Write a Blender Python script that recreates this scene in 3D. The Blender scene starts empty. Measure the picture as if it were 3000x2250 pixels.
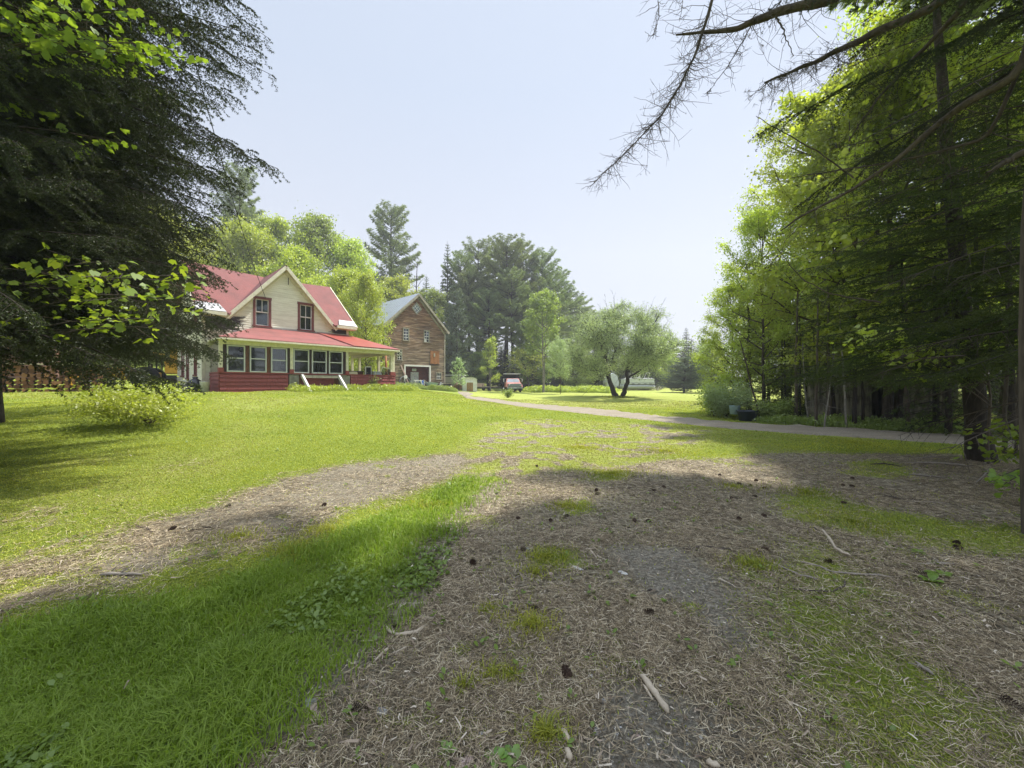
import bpy, math, random
import numpy as np
from mathutils import Vector, Matrix, Euler
R = math.radians
rng = np.random.default_rng(7)
random.seed(7)
sc = bpy.context.scene
COL = sc.collection

# ------------------------------------------------------------------ camera, sky, sun, exposure
F = 1127.0                      # focal length in pixels of the 3000 px wide photograph
EYE = 1.5
cam_d = bpy.data.cameras.new('camera'); cam = bpy.data.objects.new('camera', cam_d); COL.objects.link(cam)
cam.location = (0, 0, EYE); cam.rotation_euler = (R(90), 0, 0)
cam_d.sensor_width = 36; cam_d.lens = 36*F/3000; cam_d.clip_start = .05; cam_d.clip_end = 2000
sc.camera = cam
SUN_AZ, SUN_EL = R(56), R(59)   # azimuth from straight ahead towards the right
w = bpy.data.worlds.new('World'); sc.world = w; w.use_nodes = True
wn = w.node_tree.nodes; wl = w.node_tree.links
bg = wn['Background']; sky = wn.new('ShaderNodeTexSky'); sky.sky_type = 'NISHITA'; sky.sun_disc = False
sky.sun_elevation = SUN_EL; sky.sun_rotation = SUN_AZ; sky.air_density = 1.0; sky.dust_density = 1.0; sky.ozone_density = 1.0
sky.altitude = 200
hz = wn.new('ShaderNodeMix'); hz.data_type = 'RGBA'; hz.inputs[0].default_value = .93   # thin even smoke haze over the whole sky
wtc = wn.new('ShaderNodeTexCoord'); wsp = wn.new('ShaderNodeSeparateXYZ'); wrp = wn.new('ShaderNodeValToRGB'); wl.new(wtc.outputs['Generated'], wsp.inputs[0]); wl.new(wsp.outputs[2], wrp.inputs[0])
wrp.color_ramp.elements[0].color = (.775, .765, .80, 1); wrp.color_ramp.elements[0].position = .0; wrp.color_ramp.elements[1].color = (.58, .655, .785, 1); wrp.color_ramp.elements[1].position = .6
wml = wn.new('ShaderNodeMix'); wml.data_type = 'RGBA'; wml.blend_type = 'MULTIPLY'; wml.inputs[0].default_value = 1; wl.new(wrp.outputs[0], wml.inputs[6]); wml.inputs[7].default_value = (2.95, 2.95, 2.95, 1); wmr = wn.new('ShaderNodeMapRange'); wmr.interpolation_type = 'SMOOTHSTEP'; wl.new(wsp.outputs[2], wmr.inputs['Value'])   # sky above the view boosted, added fill light for the shaded ground
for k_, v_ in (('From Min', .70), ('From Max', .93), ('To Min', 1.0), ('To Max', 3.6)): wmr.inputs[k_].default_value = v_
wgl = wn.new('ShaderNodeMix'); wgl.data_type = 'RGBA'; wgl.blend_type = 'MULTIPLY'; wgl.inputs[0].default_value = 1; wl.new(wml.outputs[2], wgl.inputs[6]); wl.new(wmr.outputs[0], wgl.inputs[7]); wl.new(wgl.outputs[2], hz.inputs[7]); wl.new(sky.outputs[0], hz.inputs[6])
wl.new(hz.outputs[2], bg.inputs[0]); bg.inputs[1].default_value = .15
sl = bpy.data.lights.new('sun', 'SUN'); sl.energy = 3.6; sl.angle = R(1.2); sl.color = (1, .95, .86)
so = bpy.data.objects.new('sun', sl); COL.objects.link(so)
SDIR = Vector((math.cos(SUN_EL)*math.sin(SUN_AZ), math.cos(SUN_EL)*math.cos(SUN_AZ), math.sin(SUN_EL)))
so.rotation_euler = SDIR.to_track_quat('Z', 'Y').to_euler(); so.location = (0, 0, 40)
vs = sc.view_settings; vs.view_transform = 'Standard'; vs.look = 'None'; vs.gamma = 1; vs.use_curve_mapping = False
vs.exposure = 1.24
cy = sc.cycles
cy.max_bounces = 7; cy.diffuse_bounces = 4; cy.glossy_bounces = 3; cy.transmission_bounces = 3; cy.transparent_max_bounces = 8
cy.caustics_reflective = False; cy.caustics_refractive = False
cy.use_denoising = True

# ------------------------------------------------------------------ helpers
def pt(px, py, Y):
    """point seen at photo pixel (px, py) at distance Y in front of the camera"""
    return ((px-1500)/F*Y, Y, EYE+(1124-py)/F*Y)

def np_mesh(name, V, Fc, mat=None, smooth=False, attrs=None):
    V = np.asarray(V, np.float32).reshape(-1, 3)
    me = bpy.data.meshes.new(name)
    if not isinstance(Fc, (list, tuple)): Fc = [Fc]
    Fc = [np.asarray(f, np.int32) for f in Fc if len(f)]
    nl = sum(f.size for f in Fc); nf = sum(len(f) for f in Fc)
    me.vertices.add(len(V)); me.vertices.foreach_set('co', V.ravel())
    me.loops.add(nl); me.polygons.add(nf)
    li = np.concatenate([f.ravel() for f in Fc]); tot = np.concatenate([np.full(len(f), f.shape[1], np.int32) for f in Fc])
    st = np.concatenate([[0], np.cumsum(tot)[:-1]]).astype(np.int32)
    me.loops.foreach_set('vertex_index', li); me.polygons.foreach_set('loop_start', st)
    try: me.polygons.foreach_set('loop_total', tot)
    except Exception: pass
    if smooth: me.polygons.foreach_set('use_smooth', np.ones(nf, bool))
    me.update(calc_edges=True)
    if attrs:
        for k, v in attrs.items():
            a = me.attributes.new(k, 'FLOAT', 'POINT'); a.data.foreach_set('value', np.asarray(v, np.float32))
    if mat: me.materials.append(mat)
    return me

def link(name, me, parent=None, loc=(0, 0, 0), rot=(0, 0, 0), scale=(1, 1, 1)):
    o = bpy.data.objects.new(name, me); COL.objects.link(o)
    o.location = loc; o.rotation_euler = rot; o.scale = scale
    if parent: o.parent = parent
    return o

def tag(o, label=None, cat=None, group=None, kind=None):
    if label: o['label'] = label
    if cat: o['category'] = cat
    if group: o['group'] = group
    if kind: o['kind'] = kind
    return o

def thing(name, label, cat, loc=(0, 0, 0), rotz=0, group=None):
    return tag(link(name, None, None, loc, (0, 0, rotz)), label, cat, group)

def dup(root, label, loc, rotz=0, scale=None, group=None):
    r = root.copy(); COL.objects.link(r); r.location = loc; r.rotation_euler = (root.rotation_euler[0], root.rotation_euler[1], rotz)
    if scale is not None: r.scale = scale if hasattr(scale, '__len__') else (scale,)*3
    r['label'] = label
    if group: r['group'] = group
    for ch in list(root.children):
        c = ch.copy(); COL.objects.link(c); c.parent = r
        for g in ch.children:
            d = g.copy(); COL.objects.link(d); d.parent = c
    return r

class MB:
    def __init__(s): s.v = []; s.f = []
    def add(s, vs, fs):
        n = len(s.v); s.v += [tuple(v) for v in vs]; s.f += [tuple(i+n for i in f) for f in fs]; return s
    def box(s, x0, x1, y0, y1, z0, z1):
        return s.add([(x0,y0,z0),(x1,y0,z0),(x1,y1,z0),(x0,y1,z0),(x0,y0,z1),(x1,y0,z1),(x1,y1,z1),(x0,y1,z1)],
                     [(0,3,2,1),(4,5,6,7),(0,1,5,4),(1,2,6,5),(2,3,7,6),(3,0,4,7)])
    def beam(s, p, q, w, h, up=(0, 0, 1)):
        p = Vector(p); q = Vector(q); d = (q-p).normalized(); u = Vector(up)
        sd = d.cross(u)
        if sd.length < 1e-3: sd = d.cross(Vector((0, 1, 0)))
        sd.normalize(); u = sd.cross(d).normalized()
        a = sd*w/2; b = u*h/2
        return s.add([p-a-b, p+a-b, p+a+b, p-a+b, q-a-b, q+a-b, q+a+b, q-a+b],
                     [(0,1,2,3),(7,6,5,4),(0,4,5,1),(1,5,6,2),(2,6,7,3),(3,7,4,0)])
    def slab(s, poly, n, th):
        """extrude a planar polygon (list of 3d points) by th along n"""
        n = Vector(n).normalized()*th; k = len(poly)
        P = [Vector(p) for p in poly]
        return s.add(P+[p+n for p in P], [tuple(range(k))[::-1], tuple(range(k, 2*k))]+[(i, (i+1) % k, (i+1) % k+k, i+k) for i in range(k)])
    def prism(s, prof, axis, a, b):
        """2d profile extruded along axis ('x' or 'y') from a to b"""
        k = len(prof)
        if axis == 'x': vs_ = [(a, u, z) for u, z in prof]+[(b, u, z) for u, z in prof]
        elif axis == 'y': vs_ = [(u, a, z) for u, z in prof]+[(u, b, z) for u, z in prof]
        else: vs_ = [(u, z, a) for u, z in prof]+[(u, z, b) for u, z in prof]
        return s.add(vs_, [tuple(range(k)), tuple(range(2*k-1, k-1, -1))]+[(i, i+k, (i+1) % k+k, (i+1) % k) for i in range(k)])
    def quad(s, a, b, c, d): return s.add([a, b, c, d], [(0, 1, 2, 3)])
    def tube(s, path, rad, n=8, cap=True):
        path = [Vector(p) for p in path]
        if not hasattr(rad, '__len__'): rad = [rad]*len(path)
        vs_ = []; m = len(path); u = None
        for i, p in enumerate(path):
            d = (path[min(i+1, m-1)]-path[max(i-1, 0)]).normalized()
            if u is None: u = d.orthogonal().normalized()
            u = (u-d*u.dot(d)).normalized(); v = d.cross(u)
            for k in range(n):
                a = 2*math.pi*k/n; vs_.append(p+(u*math.cos(a)+v*math.sin(a))*rad[i])
        fs = [(i*n+k, i*n+(k+1) % n, (i+1)*n+(k+1) % n, (i+1)*n+k) for i in range(m-1) for k in range(n)]
        if cap: fs += [tuple(range(n))[::-1], tuple(range((m-1)*n, m*n))]
        return s.add(vs_, fs)
    def lathe(s, prof, c=(0, 0, 0), n=16, axis='z'):
        vs_ = []
        for r, z in prof:
            for k in range(n):
                a = 2*math.pi*k/n; x, y = r*math.cos(a), r*math.sin(a)
                p = (x, y, z) if axis == 'z' else ((x, z, y) if axis == 'y' else (z, x, y))
                vs_.append((p[0]+c[0], p[1]+c[1], p[2]+c[2]))
        m = len(prof)
        fs = [(i*n+k, i*n+(k+1) % n, (i+1)*n+(k+1) % n, (i+1)*n+k) for i in range(m-1) for k in range(n)]
        fs += [tuple(range(n))[::-1], tuple(range((m-1)*n, m*n))]
        return s.add(vs_, fs)
    def obj(s, name, mat, parent=None, smooth=False, loc=(0, 0, 0), rot=(0, 0, 0), bevel=0):
        me = bpy.data.meshes.new(name); me.from_pydata([tuple(v) for v in s.v], [], s.f)
        if smooth: me.polygons.foreach_set('use_smooth', np.ones(len(me.polygons), bool))
        me.materials.append(mat); me.update()
        o = link(name, me, parent, loc, rot)
        if bevel:
            b = o.modifiers.new('bevel', 'BEVEL'); b.width = bevel; b.segments = 2; b.limit_method = 'ANGLE'
        return o

def vnoise(x, y, seed=0):
    x = np.asarray(x, float); y = np.asarray(y, float)
    xi = np.floor(x).astype(np.int64); yi = np.floor(y).astype(np.int64); fx = x-xi; fy = y-yi
    fx = fx*fx*(3-2*fx); fy = fy*fy*(3-2*fy)
    def h(a, b):
        n = (a*374761393+b*668265263+seed*974634777) & 0xffffffff
        n = ((n ^ (n >> 13))*1274126177) & 0xffffffff
        return ((n ^ (n >> 16)) & 0xffff)/65535.0
    return (h(xi, yi)*(1-fx)+h(xi+1, yi)*fx)*(1-fy)+(h(xi, yi+1)*(1-fx)+h(xi+1, yi+1)*fx)*fy
def fbm(x, y, seed=0, oct=4):
    t = 0; a = .5; n = 0
    for k in range(oct): t = t+a*vnoise(x*2**k, y*2**k, seed+k*17); n += a; a *= .5
    return t/n-.5
def sstep(a, b, x):
    t = np.clip((x-a)/(b-a), 0, 1); return t*t*(3-2*t)

# ------------------------------------------------------------------ materials
def new_mat(name):
    m = bpy.data.materials.new(name); m.use_nodes = True; nt = m.node_tree
    return m, nt, nt.nodes, nt.links, nt.nodes['Principled BSDF']
def tex(nt, scale=5, detail=4, rough=.6, coord='Object', stretch=(1, 1, 1), rot=(0, 0, 0)):
    tc = nt.nodes.new('ShaderNodeTexCoord'); mp = nt.nodes.new('ShaderNodeMapping'); n = nt.nodes.new('ShaderNodeTexNoise')
    mp.inputs['Scale'].default_value = stretch; mp.inputs['Rotation'].default_value = rot
    n.inputs['Scale'].default_value = scale; n.inputs['Detail'].default_value = detail; n.inputs['Roughness'].default_value = rough
    nt.links.new(tc.outputs[coord], mp.inputs[0]); nt.links.new(mp.outputs[0], n.inputs[0]); return n.outputs[0]
def ramp(nt, fac, stops):
    r = nt.nodes.new('ShaderNodeValToRGB'); e = r.color_ramp.elements
    while len(e) < len(stops): e.new(.5)
    for i, (p, c) in enumerate(stops): e[i].position = p; e[i].color = (*c, 1) if len(c) == 3 else c
    nt.links.new(fac, r.inputs[0]); return r.outputs[0]
def mixc(nt, fac, a, b, mode='MIX'):
    m = nt.nodes.new('ShaderNodeMix'); m.data_type = 'RGBA'; m.blend_type = mode
    for sck, v in ((m.inputs[0], fac), (m.inputs[6], a), (m.inputs[7], b)):
        if isinstance(v, bpy.types.NodeSocket): nt.links.new(v, sck)
        else: sck.default_value = v if not hasattr(v, '__len__') else (*v, 1)[:4]
    return m.outputs[2]
def math_n(nt, op, a, b=0.0, clamp=False):
    m = nt.nodes.new('ShaderNodeMath'); m.operation = op; m.use_clamp = clamp
    for i, v in enumerate((a, b)):
        if isinstance(v, bpy.types.NodeSocket): nt.links.new(v, m.inputs[i])
        else: m.inputs[i].default_value = v
    return m.outputs[0]
def bump(nt, b, h, strength=.4, dist=.02):
    n = nt.nodes.new('ShaderNodeBump'); n.inputs['Strength'].default_value = strength; n.inputs['Distance'].default_value = dist
    nt.links.new(h, n.inputs['Height']); nt.links.new(n.outputs[0], b.inputs['Normal'])

def plain(name, c, rough=.7, metal=0, var=.25, scale=4, stretch=(1, 1, 1), bmp=.2, c2=None, spec=.3, thr=(.35, .7)):
    m, nt, N, L, b = new_mat(name)
    n = tex(nt, scale, 5, .65, 'Object', stretch)
    c2 = c2 or tuple(x*(1-var) for x in c)
    L.new(ramp(nt, n, [(thr[0], c2), (thr[1], c)]), b.inputs['Base Color'])
    b.inputs['Roughness'].default_value = rough; b.inputs['Metallic'].default_value = metal; b.inputs['Specular IOR Level'].default_value = spec
    if bmp: bump(nt, b, n, bmp, .01)
    return m

def leaf_mat(name, c1, c2, trans=.42, tcol=None, gloss=.06, scale=.5, rough=.45):
    """foliage: colour varies from leaf to leaf and from clump to clump, light passes through"""
    m = bpy.data.materials.new(name); m.use_nodes = True; nt = m.node_tree; N = nt.nodes; L = nt.links
    N.remove(N['Principled BSDF']); out = N['Material Output']
    geo = N.new('ShaderNodeNewGeometry'); n = tex(nt, scale, 2, .5)
    oi = N.new('ShaderNodeObjectInfo')
    f = math_n(nt, 'ADD', math_n(nt, 'MULTIPLY', geo.outputs['Random Per Island'], .55), math_n(nt, 'MULTIPLY', math_n(nt, 'SUBTRACT', n, .3), 1.1), True)
    col = ramp(nt, f, [(.05, c1), (.95, c2)])
    hs = N.new('ShaderNodeHueSaturation'); L.new(col, hs.inputs['Color'])
    L.new(math_n(nt, 'ADD', .474, math_n(nt, 'MULTIPLY', oi.outputs['Random'], .025)), hs.inputs['Hue'])
    L.new(math_n(nt, 'ADD', .85, math_n(nt, 'MULTIPLY', oi.outputs['Random'], .3)), hs.inputs['Value'])
    col = hs.outputs[0]
    d = N.new('ShaderNodeBsdfDiffuse'); t = N.new('ShaderNodeBsdfTranslucent'); g = N.new('ShaderNodeBsdfGlossy')
    g.inputs['Roughness'].default_value = rough; g.inputs['Color'].default_value = (.8, .85, .8, 1)
    L.new(col, d.inputs[0])
    L.new(mixc(nt, 1.0, col, tcol or (1.5, 1.35, .5), 'MULTIPLY'), t.inputs[0])
    a = N.new('ShaderNodeMixShader'); a.inputs[0].default_value = trans; L.new(d.outputs[0], a.inputs[1]); L.new(t.outputs[0], a.inputs[2])
    b = N.new('ShaderNodeMixShader'); b.inputs[0].default_value = gloss; L.new(a.outputs[0], b.inputs[1]); L.new(g.outputs[0], b.inputs[2])
    L.new(b.outputs[0], out.inputs[0]); return m

M = {}
M['leaf_yellow'] = leaf_mat('fresh_yellow_green_leaves', (.26, .345, .055), (.48, .56, .12), .52, (1.25, 1.35, .5))
M['leaf_green'] = leaf_mat('mid_green_leaves', (.17, .245, .06), (.34, .42, .12), .5, (1.15, 1.3, .5))
M['leaf_willow'] = leaf_mat('silvery_willow_leaves', (.27, .38, .17), (.48, .60, .32), .45, (1.1, 1.15, .75), .06)
M['leaf_near'] = leaf_mat('maple_leaves_close', (.12, .22, .03), (.24, .36, .06), .5, None, .03)
M['needle_pine'] = leaf_mat('white_pine_needles', (.13, .19, .08), (.33, .40, .17), .42, (1.2, 1.3, .6), .05)
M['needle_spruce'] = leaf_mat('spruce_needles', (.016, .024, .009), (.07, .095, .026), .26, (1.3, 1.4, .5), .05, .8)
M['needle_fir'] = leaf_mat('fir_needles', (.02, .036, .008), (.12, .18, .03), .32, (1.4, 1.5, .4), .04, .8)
M['needle_blue'] = leaf_mat('blue_green_pine_needles', (.09, .14, .075), (.20, .27, .15), .3, (1.1, 1.2, .8), .05)
M['needle_dry'] = leaf_mat('sparse_dry_pine_needles', (.07, .06, .035), (.14, .13, .07), .2, (1.1, 1.1, .8), .03)
M['grass'] = leaf_mat('grass_blades', (.13, .21, .025), (.46, .49, .085), .42, (1.3, 1.3, .5), .02, .6, .5)
M['grass_long'] = leaf_mat('long_green_grass', (.13, .215, .025), (.29, .40, .065), .42, (1.2, 1.35, .5), .02, .6, .5)
M['grass_dry'] = leaf_mat('short_dry_grass', (.22, .25, .07), (.42, .41, .16), .3, (1.2, 1.2, .6), .02, .6, .5)
M['weed'] = leaf_mat('broad_weed_leaves', (.09, .19, .025), (.18, .30, .05), .35, None, .04, .9)
M['bark'] = plain('grey_brown_bark', (.13, .105, .08), .95, var=.6, scale=6, stretch=(2.5, 2.5, .5), bmp=.9)
M['bark_dark'] = plain('dark_bark', (.055, .045, .036), .95, var=.6, scale=9, stretch=(2, 2, .5), bmp=.9)
M['bark_pale'] = plain('pale_bark', (.30, .28, .24), .9, var=.6, scale=5, stretch=(1, 1, 1.4), bmp=.5)
M['twig'] = plain('grey_twigs', (.13, .105, .085), .95, var=.5, scale=8, bmp=.3)
# ------------------------------------------------------------------ terrain
CP = np.array([
 (0,0,0),(-3,2,0),(3,2,0),(-6,3,.0),(6,3,0),(0,6,0),(-5,7,.10),(5,8,0),(10,10,0),(12,12,0),(16,13,0),(-9,8,.28),(0,12,.06),(5,14,.05),
 (10,16,.05),(-4,12,.33),(-9,13,.75),(-13.66,18,1.13),(-7.6,24.9,1.12),(-10,21,1.13),(-15.1,19.2,1.13),(-18,16,1.1),(-20.5,23.6,1.15),
 (-12,28,1.15),(-9,31,1.15),(-5,25,.9),(-2,22,.5),(4.8,19,.08),(0,25.5,.17),(2,29,.22),(-2,32,.42),(-4,37,.55),(-5.3,30,.80),(-12.6,38,1.2),(-7.6,43.6,1.0),
 (-16,44,1.3),(-5.5,44,.68),(9.6,34.7,.30),(0,49,.5),(16,55,.45),(28,52,.4),(16,30,.15),(22,25,.1),(0,40,.45),(8,45,.42),(25,40,.3),(16,20,.05),
 (0,75,1.2),(20,75,1),(-20,70,4),(-40,60,7),(-35,35,3),(-30,15,1.5),(50,60,1),(60,20,.3),(0,-15,0),(-25,0,.6),(25,-10,0),(30,10,.1),
 (-140,140,22),(0,150,6),(140,140,3),(150,0,1),(140,-80,0),(0,-100,0),(-140,-80,2),(-150,20,12),(-60,100,12)], float)
def _U(r2): return np.where(r2 > 1e-9, r2*np.log(np.maximum(r2, 1e-9)), 0)
def _tps():
    n = len(CP); S = 20.0; P = CP[:, :2]/S
    K = _U(((P[:, None]-P[None])**2).sum(-1))+np.eye(n)*.004
    A = np.zeros((n+3, n+3)); A[:n, :n] = K; A[:n, n] = 1; A[:n, n+1:] = P; A[n, :n] = 1; A[n+1:, :n] = P.T
    return P, S, np.linalg.solve(A, np.concatenate([CP[:, 2], [0, 0, 0]]))
_TP, _TS, _TW = _tps()
def terrain(x, y):
    x = np.atleast_1d(np.asarray(x, float)); y = np.atleast_1d(np.asarray(y, float)); sh = x.shape
    q = np.stack([x.ravel(), y.ravel()], 1)/_TS; out = np.zeros(len(q))
    for i in range(0, len(q), 60000):
        c = q[i:i+60000]; d = ((c[:, None]-_TP[None])**2).sum(-1)
        out[i:i+60000] = _U(d)@_TW[:-3]+_TW[-3]+c@_TW[-2:]
    return out.reshape(sh)
def gz(x, y): return float(terrain([x], [y])[0])
def gpt(px, py):
    """ground point seen at photo pixel (px, py)"""
    r = (px-1500)/F; t = (1124-py)/F; Y = 1.0; pz = 9
    prev = None
    Ys = np.concatenate([np.linspace(1, 12, 400), np.linspace(12.05, 80, 900)])
    h = EYE+t*Ys-terrain(r*Ys, Ys)
    k = np.argmax(h < 0)
    if h[k] >= 0: k = len(Ys)-1
    if k == 0: Y = -EYE/t
    else:
        a = h[k-1]/(h[k-1]-h[k]+1e-9); Y = Ys[k-1]+(Ys[k]-Ys[k-1])*a
    return r*Y, Y
def polyw(pts): return np.array([gpt(*p) for p in pts])
def sdf(P, x, y):
    """signed distance to polygon, negative inside"""
    x = np.asarray(x); y = np.asarray(y); d = np.full(x.shape, 1e9); ins = np.zeros(x.shape, bool)
    for i in range(len(P)):
        a = P[i]; b = P[(i+1) % len(P)]; ex, ey = b-a; wx = x-a[0]; wy = y-a[1]
        t = np.clip((wx*ex+wy*ey)/(ex*ex+ey*ey+1e-12), 0, 1)
        d = np.minimum(d, (wx-ex*t)**2+(wy-ey*t)**2)
        c = ((a[1] <= y) & (b[1] > y)) | ((b[1] <= y) & (a[1] > y))
        xi = a[0]+(y-a[1])/(ey if abs(ey) > 1e-12 else 1e-12)*ex
        ins ^= c & (x < xi)
    return np.where(ins, -1, 1)*np.sqrt(d)

PATH = polyw([(200,1700),(330,1570),(440,1530),(600,1490),(740,1430),(860,1390),(1000,1360),(1170,1340),(1330,1335),(1390,1352),(1330,1400),(1200,1440),(1040,1500),(900,1575),(740,1620),(500,1680),(330,1740)])
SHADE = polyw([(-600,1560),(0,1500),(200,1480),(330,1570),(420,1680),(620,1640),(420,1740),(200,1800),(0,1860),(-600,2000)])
LITTER = polyw([(1430,1420),(1560,1395),(1750,1372),(1960,1345),(2200,1330),(2500,1325),(2780,1330),(3100,1345),(3900,1420),(3900,1700),(3300,2250),(3000,3200),(-600,3200),(120,2320),(480,2240),(640,2120),(720,2020),(840,1930),(1000,1850),(1110,1760),(1170,1660),(1230,1580),(1330,1490)])
STRAW = polyw([(1330,1335),(1430,1240),(1600,1225),(1900,1240),(2100,1262),(2060,1300),(1900,1340),(1700,1380),(1560,1400),(1430,1430),(1360,1400)])
SHORT = polyw([(2290,1620),(2420,1560),(2560,1640),(2680,1760),(2750,1900),(2900,2060),(3100,2200),(3100,2500),(2480,2500),(2380,2260),(2330,2100),(2260,1980),(2240,1800)])
MOSS = polyw([(2290,1460),(2400,1440),(2600,1490),(2800,1520),(3000,1540),(3200,1580),(3200,1640),(2900,1620),(2640,1600),(2450,1560),(2310,1520)])
TUFT = [polyw([(2480,1358),(2560,1340),(2640,1352),(2700,1395),(2600,1408),(2490,1390)]),
        polyw([(1700,1370),(1790,1362),(1850,1385),(1830,1412),(1720,1405)]),
        polyw([(1560,2120),(1640,2110),(1655,2200),(1590,2215)]),
        polyw([(1540,1790),(1620,1800),(1610,1900),(1550,1880)]),
        polyw([(1560,1600),(1700,1600),(1720,1670),(1560,1670)]),
        polyw([(2130,1640),(2240,1640),(2230,1710),(2150,1700)]),
        polyw([(1620,1470),(1720,1460),(1740,1500),(1640,1510)]),
        polyw([(1650,1930),(1690,1930),(1700,1990),(1640,1990)]),
        polyw([(1370,2000),(1420,1995),(1420,2030),(1370,2035)])]
SAND = [polyw([(1700,1990),(1800,1960),(1900,2010),(2050,2040),(2200,2080),(2330,2180),(2440,2330),(2400,2700),(1750,2700),(1700,2200)]),
        polyw([(1780,1610),(1980,1600),(2100,1680),(2160,1760),(2060,1800),(1900,1760)]),
        polyw([(2000,1700),(2160,1740),(2230,1900),(2130,1920),(2010,1800)]),
        polyw([(760,2040),(900,1960),(1080,1890),(1100,1940),(960,2050),(840,2110),(700,2150)])]
ROAD_UP = [(1262,1148.5),(1290,1152),(1365,1159.5),(1450,1169),(1553,1181),(1660,1190),(1770,1199.5),(1915,1217),(2100,1233),(2300,1245),(2600,1262),(2850,1276),(3150,1294),(3500,1320)]
ROAD_LO = [(1262,1150),(1290,1155.5),(1365,1166),(1450,1179),(1553,1195),(1660,1206),(1770,1217.5),(1915,1233),(2100,1252),(2300,1268),(2600,1288),(2850,1304),(3150,1328),(3500,1365)]
RU = polyw(ROAD_UP); RL = polyw(ROAD_LO)
RU[0] = (-4.6, 40.5); RL[0] = (-5.6, 39.6)
RU[1] = (-3.6, 36.4); RL[1] = (-5.0, 35.6)
ROAD = np.concatenate([RU, RL[::-1]])

def cover(x, y):
    """grass cover 0..1, sand 0..1, straw dryness 0..1 at world positions"""
    n1 = fbm(x*.9, y*.9, 3); n2 = fbm(x*3.5, y*3.5, 11); n3 = fbm(x*.35, y*.35, 29)
    far = np.clip(y/14, .25, 1.6)
    def m(P, soft=.16, amp=.9): return sstep(soft, -soft, sdf(P, x, y)+n1*amp*far*.6+n2*.35*far)
    dirt = np.maximum(m(PATH, .38, 1.5)*.93, m(LITTER, .3, 1.0))
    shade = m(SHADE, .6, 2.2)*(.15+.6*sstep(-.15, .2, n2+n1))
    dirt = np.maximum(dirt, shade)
    g = 1-dirt
    g = np.maximum(g, m(SHORT, .5, 1.9)*.72); g = np.maximum(g, m(MOSS, .35, 1.5)*.8)
    for T in TUFT: g = np.maximum(g, m(T, .16, .8)*.62)
    g = np.maximum(g, sstep(.16, .30, n2+n1*.6)*.45*(1-m(SAND[0])))
    straw = m(STRAW, .6, 1.6)
    g = g*(1-straw*sstep(-.12, .14, n2+n1*.5)*.85)
    g = g*(1-.35*sstep(.18, .34, n3+n1*.5)*sstep(4, 8, y))
    s = np.zeros_like(g)
    for S in SAND: s = np.maximum(s, m(S, .15, .6))
    s = np.maximum(s, m(PATH, .5, 1.0)*.55)
    dry = np.clip(straw*.8+sstep(20, 26, y)*sstep(0, .6, -sdfline(x, y))*.75+sstep(-.02, .22, n3+n1*.4)*.5, 0, 1)
    lush = sstep(.5, 0, sdf(LUSH, x, y)+n1*.5)
    return np.clip(g, 0, 1), s*(1-g*.6), dry, lush
# the strip of longer grass between the bare path and the needle litter
LUSH = polyw([(-700,2600),(-500,2080),(0,1950),(420,1850),(700,1740),(900,1660),(1060,1580),(1230,1500),(1380,1410),(1430,1420),(1330,1500),(1230,1590),(1170,1670),(1100,1770),(1000,1850),(840,1930),(720,2020),(640,2120),(480,2240),(120,2400),(-400,2900)])
def sdfline(x, y):
    """negative on the far side of the driveway (paler mown field)"""
    P = RU; yy = np.interp(x, P[:, 0], P[:, 1], left=60, right=P[-1, 1]); return yy-y

def surf(x, y):
    """height of the finished ground surface, small bumps included"""
    x = np.atleast_1d(np.asarray(x, float)); y = np.atleast_1d(np.asarray(y, float))
    dist = np.hypot(x, y)
    return terrain(x, y)+(fbm(x*.7, y*.7, 5)*.10+fbm(x*5, y*5, 8)*.02*np.clip(1.5-dist/12, 0, 1))*np.clip(dist/3, .5, 1)*sstep(-.1, .5, sdf(ROAD, x, y))
def sz(x, y): return float(surf([x], [y])[0])
def spt(px, py, dz=0):
    x, y = gpt(px, py); return (x, y, sz(x, y)+dz)

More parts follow.
